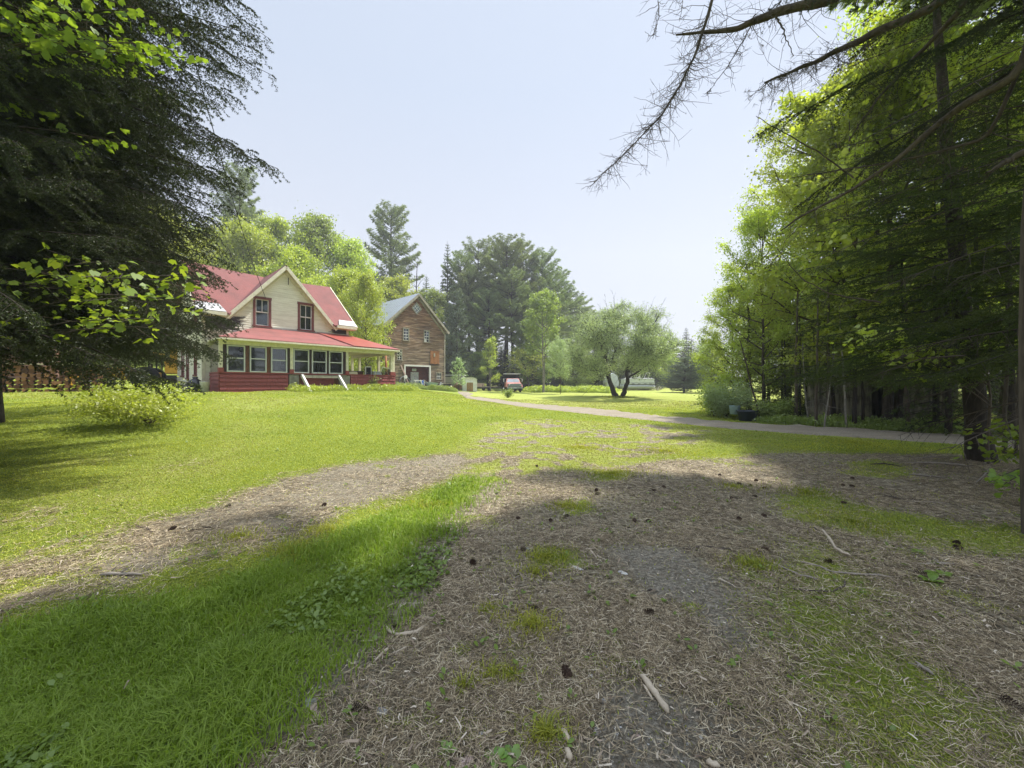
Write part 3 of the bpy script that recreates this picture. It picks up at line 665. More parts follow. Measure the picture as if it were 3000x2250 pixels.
def dtree(i, px, top, Y, half, kind, label, name='broadleaf_tree', group='broadleaf trees behind the house and barn'):
    P, H0, R0 = {'Y': (DY, 14, 4.9), 'G': (DG, 12, 3.7), 'T': (DT, 10, 1.9)}[kind]
    x, y, s = fit(px, top, Y, H0*.99, half, R0)
    return plant(name, label, 'tree', P[i % len(P)], x, y, (i*1.7) % 6.28, s, group)
def ptree(i, px, top, Y, half, P, H0, R0, label, name='white_pine', group=None, cat='tree'):
    x, y, s = fit(px, top, Y, H0, half, R0)
    return plant(name, label, cat, P[i % len(P)], x, y, (i*2.1) % 6.28, s, group)

g1 = 'broadleaf trees behind the house and barn'
for i, (px, top, Y, half, kind, label) in enumerate([
 (150, 560, 38, 260, 'Y', 'bright green tree glimpsed between spruce boughs far left of the house'),
 (430, 600, 42, 200, 'Y', 'bright leafy tree behind the left end of the red main roof'),
 (600, 668, 50, 130, 'G', 'leafy tree at the foot of the tall pine rising above the red roof ridge'),
 (715, 655, 44, 110, 'Y', 'rounded bright yellow-green tree rising just right of the tall pine by the house'),
 (800, 640, 47, 105, 'Y', 'bright yellow-green tree directly behind the peak of the front gable'),
 (930, 632, 50, 115, 'G', 'tallest airy tree behind the right half of the red roof'),
 (1030, 705, 52, 95, 'Y', 'airy tree standing between the red roof and the lone white pine'),
 (870, 730, 38, 110, 'Y', 'dense yellow-green tree close behind the right slope of the main roof'),
 (1010, 790, 34, 80, 'Y', 'broad tree right behind the right end of the house'),
 (1165, 812, 58, 90, 'Y', 'rounded yellow-green tree showing above the barn roof'),
 (1275, 850, 58, 75, 'G', 'leafy tree just behind the right slope of the barn gable'),
 (1400, 880, 60, 62, 'G', 'deep green maple in front of the dark pines right of the barn'),
 (1385, 1030, 56, 62, 'G', 'low green maple crown above the metal shed roof'),
 (1560, 950, 58, 70, 'G', 'green tree between the dump truck and the tall birch'),
 (1690, 1010, 60, 70, 'G', 'leafy tree low behind the small silvery tree'),
 (1925, 985, 72, 60, 'Y', 'bright tree behind the boat at the edge of the field'),
 (1865, 1010, 75, 60, 'G', 'green tree directly behind the pontoon boat'),
 (2085, 1000, 48, 60, 'G', 'green tree left of the bright roadside birch'),
 (260, 700, 30, 200, 'G', 'green tree in the shade behind the firewood pile'),
 (60, 760, 34, 220, 'Y', 'bright tree beyond the small rusty shed'),
]): dtree(i, px, top, Y, half, kind, label, group=g1)
dtree(1, 1072, 800, 31, 70, 'Y', 'loose bright green tree growing between the house and the barn, hiding the barn roof end', 'broadleaf_tree', None)
g2 = 'white pines in the dark grove behind the dump truck'
for i, (px, top, Y, half, label) in enumerate([
 (1352, 752, 62, 55, 'white pine at the left edge of the dark pine grove'),
 (1400, 712, 66, 62, 'tall white pine left of the middle of the grove'),
 (1452, 740, 72, 60, 'white pine half hidden at the back of the grove'),
 (1482, 698, 62, 78, 'tallest broad white pine in the middle of the grove'),
 (1530, 722, 66, 62, 'tall white pine right of the middle of the grove'),
 (1592, 738, 64, 55, 'slender pointed pine standing at the right of the grove'),
 (1630, 800, 68, 62, 'pine stepping down at the right end of the grove'),
 (1672, 860, 76, 60, 'low distant pine behind the left side of the silvery willow'),
 (1705, 905, 84, 50, 'small distant pine just above the left side of the willow crown'),
 (1430, 850, 58, 55, 'shorter dark pine in front of the grove'),
 (1545, 860, 60, 55, 'shorter dark pine in front of the grove behind the truck'),
 (1375, 800, 60, 55, 'pine filling the left side of the grove'), (1500, 800, 58, 60, 'pine filling the middle of the grove below the tallest one'), (1600, 880, 62, 55, 'low pine filling the right side of the grove')]):
    ptree(i+1, px, top, Y, half*1.3, WP[1:], 20, 4.4, label, group=g2)
ptree(0, 1142, 612, 64, 96, WP[:1], 20, 4.4, 'lone tall white pine standing above the trees between house and barn')
ptree(0, 700, 500, 52, 88, WP[:1], 20, 4.4, 'tall white pine left of the house seen beside the near spruce boughs')
ptree(0, 1312, 702, 60, 48, FR, 12, 2.2, 'slender open spruce rising just left of the pine grove', 'spruce_tree')
ptree(0, 1338, 862, 52, 52, YP, 7, 1.9, 'bushy young pine with yellowish shoots right beside the barn', 'young_pine')
ptree(0, 2006, 1048, 50, 58, YP, 7, 1.9, 'round blue-green pine standing alone at the back of the lawn', 'young_pine')
for i, (px, top, Y, half, label) in enumerate([
 (2012, 955, 78, 34, 'pointed spruce far behind the round blue-green pine'), (2062, 985, 66, 48, 'dark spruce right behind the round blue-green pine'),
 (1960, 1040, 74, 34, 'dark spruce at the right end of the boat'), (1760, 1020, 84, 50, 'dark spruce low behind the willow trunk'),
 (1350, 985, 66, 40, 'dark spruce above the shed roof behind the young pine'), (1475, 1000, 64, 40, 'dark spruce in the shade behind the dump truck'),
 (1250, 800, 74, 45, 'dark spruce tip above the barn roof ridge'), (1640, 1010, 66, 45, 'dark spruce behind the tall birch'),
 (1830, 1040, 80, 40, 'dark spruce behind the middle of the boat')]):
    ptree(i, px, top, Y, half, FR, 12, 2.2, label, 'spruce_tree', 'dark spruces at the back of the field')

for i in range(30):
    px = 1240+i*30+rng.uniform(-12, 12); Y = 66+rng.uniform(0, 16)
    x, y, s = fit(px, 1010+rng.uniform(-35, 40), Y, 12, 62, 2.2); plant('spruce_tree', 'dark low spruce in the shadowy row closing the back of the field', 'tree', FR[0], x, y, i*2.3, s, 'low spruces closing the back of the field')

# tall birch with pale trunk, slim stems, leaning apple, saplings
x, y, s = fit(1592, 850, 48, 12, 70, 3.6); plant('birch_tree', 'tall birch with a pale forked trunk right of the dump truck', 'tree',
      (decid_proto(161, 12, 3.3, .34, .17, 11000, .26, 'leaf_green', n1=26, n2=6, spread=.34, up=.7, bark='bark_pale', forks=2)), x, y, .4, s)
x, y, s = fit(1437, 985, 49, 7, 30, 1.5); plant('young_poplar', 'slim young tree with three thin pale stems left of the dump truck', 'tree',
      (decid_proto(162, 7, 1.3, .15, .05, 4200, .16, 'leaf_yellow', n1=24, n2=4, spread=.2, up=.9, bark='bark_pale', forks=3)), x, y, .4, s)
x, y, s = fit(1553, 1025, 56, 5, 60, 2.6); plant('apple_tree', 'old apple tree with a leaning dark trunk beside the dump truck', 'tree',
      (decid_proto(163, 5, 2.4, .30, .12, 5200, .17, 'leaf_yellow', n1=18, n2=6, spread=.3, up=.25, lean=(-.28, 0), wig=.8)), x, y, 0, s)
x, y, s = fit(1344, 1048, 41, 3.6, 22, .75); plant('sapling', 'pale young sapling standing in front of the low grey shed wall', 'young tree',
      (decid_proto(164, 3.6, .72, .12, .03, 2600, .11, 'leaf_willow', n1=26, n2=4, spread=.11, up=.9)), x, y, 0, s)
x, y, s = fit(1642, 1002, 42, 4.6, 42, 2.2); plant('small_willow', 'small silvery tree with one thin trunk left of the big willow', 'tree',
      (decid_proto(165, 4.6, 2.0, .25, .035, 9000, .13, 'leaf_willow', n1=24, n2=6, spread=.28, up=.55)), x, y, 0, s)

# dead snag above the barn
def snag():
    x, y = at_px(1222, 60); z = sz(x, y); r = np.random.default_rng(5); zt = EYE+(1124-772)/F*60; paths = []
    P = np.stack([np.cumsum(r.normal(0, .06, 10)), np.zeros(10), np.linspace(0, zt-z, 10)], 1); paths.append((P, np.linspace(.17, .05, 10)))
    for k in range(14):
        h = r.uniform(.6, .99)*(zt-z); a = r.uniform(0, 6.28); L = r.uniform(.5, 1.8); d = np.array([math.cos(a), math.sin(a)*.6, r.uniform(.3, 1)]); s_ = np.linspace(0, 1, 5)[:, None]
        paths.append((np.array([0, 0, h])+d*L*s_+np.cumsum(r.normal(0, .05, (5, 3)), 0), .05*(1-s_[:, 0]*.7)))
    V, Fq = tubes_np(paths, 5); o = link('dead_tree', np_mesh('dead_tree', V, Fq, M['bark_dark'], True), None, (x, y, z)); tag(o, 'bare dead tree snag poking up behind the barn roof peak', 'tree')
snag()

# ------------------------------------------------------------------ big silvery willow on the far lawn
def big_willow():
    Y = 34.7; x, y = at_px(1812, Y); z = sz(x, y); r = np.random.default_rng(77)
    t = thing('willow_tree', 'broad silvery-green willow with a dark forked trunk alone on the lawn', 'tree', (x, y, z-.05))
    m = F/Y  # photo pixels per metre
    def W(px, py, dy=0): return np.array([(px-1812)/m*(1+dy/Y), dy, (1163-py)/m])
    limbs = []   # (points, r0, r1)
    def limb(P, r0, r1): limbs.append((np.array(P), np.linspace(r0, r1, len(P))))
    limb([W(1806,1166), W(1798,1140,.1), W(1788,1110,.2), W(1781,1080,.2), W(1779,1050,.4), W(1782,1010,.3), W(1778,960,-.2), W(1792,915,-.5)], .26, .045)
    limb([W(1818,1166), W(1826,1150,-.1), W(1832,1130,-.2), W(1836,1105,-.3), W(1830,1080,-.5), W(1838,1050,-1), W(1850,1015,-1.4), W(1868,985,-1.8), W(1905,945,-2)], .24, .04)
    limb([W(1793,1125,.2), W(1785,1090,.1), W(1796,1060,.9), W(1820,1010,1.6), W(1828,960,2.2), W(1835,910,2.4)], .14, .035)
    limb([W(1782,1090,.2), W(1765,1082,.5), W(1745,1083,.6), W(1720,1072,1), W(1695,1058,1.6)], .09, .02)
    limb([W(1836,1105,-.3), W(1870,1080,-.8), W(1905,1052,-1.4), W(1945,1028,-1.8), W(1962,1015,-2)], .10, .02)
    limb([W(1782,1060,.3), W(1760,1030,-1), W(1735,1000,-2), W(1708,975,-2.6)], .09, .02)
    limb([W(1782,1030,.3), W(1765,990,.9), W(1742,950,1.4), W(1735,915,1.6)], .09, .02)
    limb([W(1838,1060,-.7), W(1870,1030,1), W(1898,990,2), W(1925,950,2.4)], .09, .02)
    limb([W(1782,1075,.3), W(1760,1095,-1.2), W(1742,1110,-1.6), W(1725,1122,-1.7)], .05, .012)
    limb([W(1835,1090,-.3), W(1845,1060,-2), W(1860,1045,-3.4)], .08, .02)
    limb([W(1782,1050,.4), W(1800,1020,3), W(1790,990,4)], .08, .02)
    paths = []; an = []
    for P, rad in limbs:
        s0 = np.linspace(0, 1, len(P)); s1 = np.linspace(0, 1, len(P)*3); Q = np.stack([np.interp(s1, s0, P[:, c]) for c in range(3)], 1); Q[1:-1] += r.normal(0, .035, Q[1:-1].shape)
        paths.append((Q, np.interp(s1, s0, rad)))
        L = np.linalg.norm(np.diff(Q, axis=0), axis=1).sum(); n = int(L*5.5)
        for k in range(n):
            u = r.uniform(.32, 1); q = np.array([np.interp(u, s1, Q[:, c]) for c in range(3)])
            if q[2] < 1.15: continue
            out = q-np.array([0, 0, 2.4]); d = norm(norm(out)*.8+r.normal(0, .55, 3)+np.array([0, 0, .35])); l = r.uniform(.8, 2.0)*(1.1-.25*u)
            s_ = np.linspace(0, 1, 6)[:, None]; pb = q+d*l*s_-np.array([0, 0, 1])*l*.14*s_**2; paths.append((pb, .017*(1-s_[:, 0]*.8)+.003))
            for v in (1, 2, 3, 4, 5):
                an.append(pb[v])
                if r.uniform() < .6:
                    d3 = norm(d+r.normal(0, .7, 3)); l3 = r.uniform(.3, .75); pc = pb[v]+d3*l3*s_[:4]; paths.append((pc, np.full(4, .005))); an += [pc[2], pc[3], pc[3]]
    # fine branches filling the dome of the crown
    for k in range(520):
        a = r.uniform(0, 6.28) if k < 400 else r.choice([1.57, -1.57])+r.uniform(-.5, .5); u = r.uniform(-.72, 1); q = r.uniform(.55, 1.0)**.5; ce = math.sqrt(max(0, 1-u*u)); e = np.array([.25+4.8*q*ce*math.cos(a), 4.5*q*ce*math.sin(a), 4.5+3.7*q*u])
        lb = limbs[r.integers(0, len(limbs))][0]; st = lb[r.integers(2, len(lb)-1)] if len(lb) > 3 else lb[-1]; cand = [l[0][j] for l in limbs for j in range(2, len(l[0]))]; st = min(cand, key=lambda c: np.linalg.norm(c-e*.75-np.array([0, 0, 4.0])*.25))
        s_ = np.linspace(0, 1, 8)[:, None]; Q = st*(1-s_)+e*s_+np.array([0, 0, .5])*np.sin(s_*3.14)+np.cumsum(r.normal(0, .04, (8, 3)), 0)*s_; paths.append((Q, .016*(1-s_[:, 0]*.85)+.003)); an += list(Q[4:]); d = norm(e-st)
        for v in range(3, 8):
            for w_ in range(2): d3 = norm(d*.5+r.normal(0, .7, 3)); l3 = r.uniform(.3, .9); pc = Q[v]+d3*l3*s_[::2]; paths.append((pc, np.full(4, .005))); an += [pc[1], pc[2], pc[3]]
    # bare upright twigs above the leaves
    for px, py, dy in [(1760,885,.5),(1775,872,0),(1792,862,-.4),(1806,868,1),(1830,880,1.5),(1842,862,2),(1850,900,2),(1900,895,-2),(1930,885,-2),(1945,872,2.2),(1962,905,2),(1975,925,2),(1915,915,-2),(1885,890,-1)]:
        e = W(px, py, dy); b_ = W(px*.55+1815*.45, py+95, dy*.6); s_ = np.linspace(0, 1, 8)[:, None]; Q = b_*(1-s_)+e*s_+np.cumsum(r.normal(0, .03, (8, 3)), 0); paths.append((Q, .02*(1-s_[:, 0]*.8)))
        for k in range(5):
            u = r.integers(3, 8); d = norm((e-b_)+r.normal(0, 1.2, 3)); paths.append((Q[u]+d*r.uniform(.3, .8)*s_[:4]*2, np.full(4, .006)))
    V, Fq = tubes_np(paths, 6); link('trunk', np_mesh('trunk', V, Fq, M['bark_dark'], True), t)
    an = np.array(an); k = r.integers(0, len(an), 80000); C = an[k]+r.normal(0, 1, (80000, 3))*np.array([.13, .13, .10]); C = C[(C[:, 2] > 1.6) & ~((C[:, 2] < 2.5) & (C[:, 0] > -1.3) & (C[:, 0] < .9) & (C[:, 1] < 1))]
    V, Fq = leaves_np(C, .15, r, .35, .36, .25); link('crown', np_mesh('crown', V, Fq, M['leaf_willow']), t)
    # ring of uncut grass round the foot
    a = r.uniform(0, 6.28, 900); q = np.abs(r.normal(0, .42, 900)); bx = x+q*np.cos(a)*1.5; by = y+q*np.sin(a); V, qd, td = blades(bx, by, r.uniform(.1, .28, 900), .03, .6, seed=9)
    tag(link('tall_grass', np_mesh('tall_grass', V, [qd, td], M['grass'])), 'uncut grass round the foot of the willow trunk', 'grass', None, 'stuff')
big_willow()

# low rank greenery
def herb_patch(name, label, pts, h, n, mat='weed', leaf=.12, seed=1, kind='stuff', cat='weeds'):
    """soft herbaceous growth over a patch of ground given as (x, y, radius) discs"""
    r = np.random.default_rng(seed); P = np.array(pts); k = r.integers(0, len(P), n); a = r.uniform(0, 6.28, n); q = np.sqrt(r.uniform(0, 1, n))*P[k, 2]
    x = P[k, 0]+q*np.cos(a); y = P[k, 1]+q*np.sin(a); hh = h*(.55+.9*vnoise(x*1.3+seed, y*1.3, seed))*(1-(q/P[k, 2])**3*.6)
    C = np.stack([x, y, terrain(x, y)+hh*r.uniform(.05, 1, n)**.7], 1); V, Fq = leaves_np(C, leaf, r, .5, .5, .1)
    V2, q2, t2 = blades(x[:n//3], y[:n//3], hh[:n//3]*1.1, leaf*.14, .4, seed=seed); o = len(V)
    return tag(link(name, np_mesh(name, np.concatenate([V, V2]), [np.concatenate([Fq, q2+o]), t2+o], M[mat])), label, cat, None, kind)
def patch_px(L): return [(*at_px(px, Y), rd) for px, Y, rd in L]
herb_patch('undergrowth', 'bright green ferns and weeds along the far edge of the lawn', patch_px([(1560+18*k, 50-.2*k, 1.3) for k in range(13)]+[(1620+20*k, 54, 1.6) for k in range(9)]), .75, 26000, 'leaf_yellow', .17, 3)
herb_patch('garden_plants', 'leafy garden plants growing along the foot of the red porch skirt', [(-13.66+.661*t_+.75*w_, 18+.75*t_-.661*w_, .5) for t_ in np.arange(3.2, 10.4, .45) for w_ in (.45, .85)], .34, 9000, 'leaf_yellow', .09, 4)
herb_patch('tall_weeds', 'tall weeds in front of the barn and the junk beside it', patch_px([(1165+12*k, 36+.25*k, .8) for k in range(14)]), .5, 12000, 'leaf_green', .10, 6)
herb_patch('roadside_weeds', 'low weeds and ferns along the shady forest edge of the driveway', [(RU[9][0]+f*(RU[12][0]-RU[9][0])+.35*s_, RU[9][1]+f*(RU[12][1]-RU[9][1])+.75+.5*s_, .55) for f in np.linspace(0, 1, 16) for s_ in (0, 1)], .38, 16000, 'leaf_green', .09, 8)
def shrub(name, label, x, y, R_, h, n, leaf, mat, seed, star=False, cat='shrub'):
    r = np.random.default_rng(seed); z = sz(x, y); t = thing(name, label, cat, (x, y, z)); paths = []; an = []
    for k in range(26):
        a = r.uniform(0, 6.28); L = r.uniform(.5, 1); s_ = np.linspace(0, 1, 6)[:, None]; d = np.array([math.cos(a)*R_*L, math.sin(a)*R_*L, h*r.uniform(.5, 1)]); P = d*s_**np.array([1, 1, .7])+np.cumsum(r.normal(0, .02, (6, 3)), 0)
        paths.append((P, .008*(1-s_[:, 0]*.7))); an += list(P[2:])
    V, Fq = tubes_np(paths, 4); link('stem', np_mesh('stem', V, Fq, M['twig'], True), t)
    an = np.array(an); C = an[r.integers(0, len(an), n)]+r.normal(0, 1, (n, 3))*np.array([R_*.16, R_*.16, h*.14]); C[:, 2] = np.abs(C[:, 2])
    V, Fq = leaves_np(C, leaf, r, .7, .55, .1, star); link('foliage', np_mesh('foliage', V, Fq, M[mat]), t)
    return t
gx_, gy_ = gpt(420, 1250); shrub('shrub', 'low spreading bright green shrub on the lawn in front of the drooping spruce boughs', gx_-.1, gy_+.3, 1.35, .8, 8000, .075, 'leaf_yellow', 21)
gx_, gy_ = gpt(290, 1215); shrub('shrub', 'pale green low bush behind the lowest spruce boughs', gx_, gy_+1.0, 1.2, .75, 5000, .08, 'leaf_yellow', 22)
gx_, gy_ = gpt(1488, 1165); shrub('shrub', 'tiny dark tuft of a bush alone on the far lawn before the truck', gx_, gy_, .55, .7, 900, .12, 'leaf_green', 23)
x_, y_ = at_px(1094, 23.6); shrub('shrub', 'small leafy bush against the red skirt of the open porch', x_, y_, .35, .95, 500, .09, 'leaf_green', 24)
# ------------------------------------------------------------------ building materials
def siding_mat(name, base, dirt, peel=None, peel_c=(.05, .035, .035)):
    m, nt, N, L, b = new_mat(name)
    n = tex(nt, 2.2, 5, .7, 'Object', (.5, 1, 3)); n2 = tex(nt, 14, 4, .7, 'Object', (.25, .25, 2))
    c = ramp(nt, n, [(.32, dirt), (.6, base)]); c = mixc(nt, math_n(nt, 'MULTIPLY', math_n(nt, 'SUBTRACT', n2, .58, True), 3, True), c, tuple(x*.6 for x in base))
    if peel:
        tc = N.new('ShaderNodeTexCoord'); pn = tex(nt, 3.2, 5, .75, 'Object', (.35, .35, 3.2)); tot = None
        for (cx, cz, rx, rz_) in peel:
            sx_ = N.new('ShaderNodeSeparateXYZ'); L.new(tc.outputs['Object'], sx_.inputs[0])
            dx = math_n(nt, 'ABSOLUTE', math_n(nt, 'DIVIDE', math_n(nt, 'SUBTRACT', sx_.outputs[0], cx), rx)); dz = math_n(nt, 'ABSOLUTE', math_n(nt, 'DIVIDE', math_n(nt, 'SUBTRACT', sx_.outputs[2], cz), rz_))
            d = math_n(nt, 'SUBTRACT', 1.0, math_n(nt, 'MAXIMUM', dx, dz)); tot = d if tot is None else math_n(nt, 'MAXIMUM', tot, d)
        f = math_n(nt, 'MULTIPLY', math_n(nt, 'SUBTRACT', math_n(nt, 'ADD', tot, math_n(nt, 'MULTIPLY', math_n(nt, 'SUBTRACT', pn, .5), 2.2)), .22), 9, True)
        c = mixc(nt, f, c, peel_c)
    L.new(c, b.inputs['Base Color']); b.inputs['Roughness'].default_value = .75; bump(nt, b, n2, .25, .01); return m
M['cream'] = siding_mat('cream_clapboard_paint', (.86, .84, .71), (.70, .67, .54), peel=[(.45, 4.62, 1.15, .50), (6.55, 4.72, .75, .40)])
M['cream_trim'] = plain('cream_trim_paint', (.78, .74, .58), .6, var=.25, scale=6, bmp=.1)
M['maroon'] = plain('maroon_window_trim', (.22, .075, .07), .6, var=.3, scale=8, bmp=.1)
M['white'] = plain('weathered_white_paint', (.78, .77, .74), .6, var=.22, scale=8, bmp=.15)
M['barn_trim'] = plain('weathered_trim_boards', (.46, .42, .34), .85, var=.4, scale=6, stretch=(1, 1, .5))
M['white_grey'] = plain('light_grey_window_frames', (.60, .62, .64), .5, var=.12, scale=6, bmp=.1)
M['gutter'] = plain('white_roof_patch', (.50, .50, .50), .45, var=.35, scale=5, bmp=.2)
M['dark_wood'] = plain('dark_stained_boards', (.06, .038, .03), .8, var=.5, scale=7, stretch=(3, 3, .4))
M['rust_wood'] = plain('rusty_brown_boards', (.19, .085, .045), .8, var=.6, scale=7, stretch=(3, 3, .6))
M['grey_wood'] = plain('weathered_grey_boards', (.33, .30, .24), .9, var=.5, scale=8, stretch=(5, 5, .4), bmp=.4)
M['concrete'] = plain('stained_concrete', (.30, .29, .25), .9, var=.4, scale=5, bmp=.4)
M['porch_dark'] = plain('shaded_porch_interior_boards', (.15, .14, .12), .9, var=.3, scale=3)
M['ceiling'] = plain('cream_porch_ceiling', (.66, .62, .46), .8, var=.2, scale=3)
M['plywood'] = plain('pale_plywood_panel', (.62, .55, .42), .8, var=.18, scale=3, stretch=(.5, 1, 3), bmp=.1)
M['black'] = plain('black_rubber', (.02, .02, .02), .8, var=.3)
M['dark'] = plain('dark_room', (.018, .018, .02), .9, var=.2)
M['curtain'] = plain('grey_green_curtain', (.36, .41, .36), .9, var=.2, scale=9, stretch=(6, 6, .3))
def shingle_mat(name, c, c2, rows=8.0, rough=.85):
    m, nt, N, L, b = new_mat(name); tc = N.new('ShaderNodeTexCoord'); n = tex(nt, 1.1, 6, .7); n2 = tex(nt, 22, 3, .6)
    sp = N.new('ShaderNodeSeparateXYZ'); L.new(tc.outputs['Object'], sp.inputs[0])
    w_ = math_n(nt, 'FRACT', math_n(nt, 'MULTIPLY', sp.outputs[2], rows)); ln = math_n(nt, 'LESS_THAN', w_, .14)
    col = ramp(nt, n, [(.35, c2), (.62, c)]); col = mixc(nt, math_n(nt, 'MULTIPLY', n2, .35), col, tuple(x*.55 for x in c)); col = mixc(nt, math_n(nt, 'MULTIPLY', ln, .35), col, tuple(x*.4 for x in c))
    L.new(col, b.inputs['Base Color']); b.inputs['Roughness'].default_value = rough; bump(nt, b, math_n(nt, 'ADD', n2, math_n(nt, 'MULTIPLY', w_, .6)), .5, .015); return m
M['roof_red'] = shingle_mat('faded_red_shingles', (.22, .07, .062), (.15, .055, .048))
M['roof_porch'] = shingle_mat('faded_red_roll_roofing', (.27, .085, .075), (.19, .07, .06), 3.3)
M['skirt_red'] = shingle_mat('red_painted_shingles', (.38, .085, .08), (.28, .065, .06), .01, .6)
M['roof_sheet'] = plain('glossy_red_metal_sheet', (.36, .085, .07), .3, var=.2, scale=1.2, bmp=.08, spec=.6)
def glass(name='window_glass', tint=(.55, .6, .6), see=.55):
    m = bpy.data.materials.new(name); m.use_nodes = True; nt = m.node_tree; N = nt.nodes; L = nt.links; N.remove(N['Principled BSDF'])
    t = N.new('ShaderNodeBsdfTransparent'); t.inputs[0].default_value = (*tint, 1); g = N.new('ShaderNodeBsdfGlossy'); g.inputs['Roughness'].default_value = .04; g.inputs[0].default_value = (.9, .95, 1, 1)
    fr = N.new('ShaderNodeFresnel'); fr.inputs[0].default_value = 1.5; mx = N.new('ShaderNodeMixShader'); L.new(math_n(nt, 'ADD', math_n(nt, 'MULTIPLY', fr.outputs[0], 1.3), .03, True), mx.inputs[0])
    L.new(t.outputs[0], mx.inputs[1]); L.new(g.outputs[0], mx.inputs[2]); L.new(mx.outputs[0], N['Material Output'].inputs[0]); return m
M['glass'] = glass(); M['glass_dark'] = glass('dirty_window_glass', (.3, .32, .32))

def clap(mb, fmap, ranges, z0, z1, ex=.115, lip=.026, cuts=()):
    """real overlapping boards; fmap(u, z, out)->xyz; ranges(z)->(u0, u1); cuts are window holes (u0,u1,z0,z1)"""
    z = z0
    while z < z1-1e-3:
        zt = min(z+ex, z1); a0, a1 = ranges(z); b0, b1 = ranges(zt)
        if a1-a0 > .03:
            spans = [(a0, a1, b0, b1)]
            for c0, c1, cz0, cz1 in cuts:
                if zt > cz0+.01 and z < cz1-.01:
                    ns = []
                    for (p0, p1, q0, q1) in spans:
                        if c0 > p0 and c1 < p1: ns += [(p0, c0, q0, c0), (c1, p1, c1, q1)]
                        else: ns.append((p0, p1, q0, q1))
                    spans = ns
            for p0, p1, q0, q1 in spans:
                q1 = max(q1, q0+.001)
                mb.quad(fmap(p0, z, lip), fmap(p1, z, lip), fmap(q1, zt, .002), fmap(q0, zt, .002)); mb.quad(fmap(p0, z, 0), fmap(p1, z, 0), fmap(p1, z, lip), fmap(p0, z, lip))
        z += ex
    return mb

def shingles(mb, x0, x1, z0, z1, y, seed=0, ex=.19, out=-1, wmin=.12, wmax=.26, axis='x'):
    r = random.Random(seed); z = z0
    while z < z1-.02:
        x = x0
        while x < x1-.01:
            w_ = min(r.uniform(wmin, wmax), x1-x); zt = min(z+ex-.03, z1); zb = z-r.uniform(0, .008); o = .05+r.uniform(0, .01)
            P = [(x+.003, o, zb), (x+w_-.003, o+.002, zb+r.uniform(-.006, .006)), (x+w_-.003, .022, zt), (x+.003, .022, zt), (x+.003, 0, zb), (x+w_-.003, 0, zb)]
            P = [(p[0], y+out*p[1], p[2]) if axis == 'x' else (y+out*p[1], p[0], p[2]) for p in P]
            mb.add(P, [(0, 1, 2, 3), (4, 5, 1, 0), (1, 5, 2), (0, 3, 4)]); x += w_
        z += ex

# ------------------------------------------------------------------ farmhouse
HX, HY = -13.66, 18.0; HROT = math.atan2(.75, .661)
hd = Vector((.661, .75, 0)).normalized(); hb = Vector((-hd.y, hd.x, 0))
def hpt(x, y, z=0): v = Vector((HX, HY, 0))+hd*x+hb*y; return (v.x, v.y, z)
def hx_at(px, y):   # local x of photo column px on the plane y (used to copy measured window positions)
    r = (px-1500)/F; ox, oy = HX+hb.x*y, HY+hb.y*y; return (r*oy-ox)/(hd.x-r*hd.y)
def hz_at(px, py, y):
    x = hx_at(px, y); Y = HY+hb.y*y+hd.y*x; return EYE+(1124-py)/F*Y
H = thing('farmhouse', 'old cream clapboard farmhouse with red roof, front gable and enclosed porch', 'house', (HX, HY, 0), math.atan2(hd.y, hd.x))
G0 = 1.0                                            # ground level at the house
WX0, WX1, WY0, WY1 = -.32, 7.0, 1.9, 8.9; RZ, EZ = 8.33, 5.10; SL = (RZ-EZ)/(5.4-1.45)
GX, GZ, GS = 3.34, 8.18, 1.149
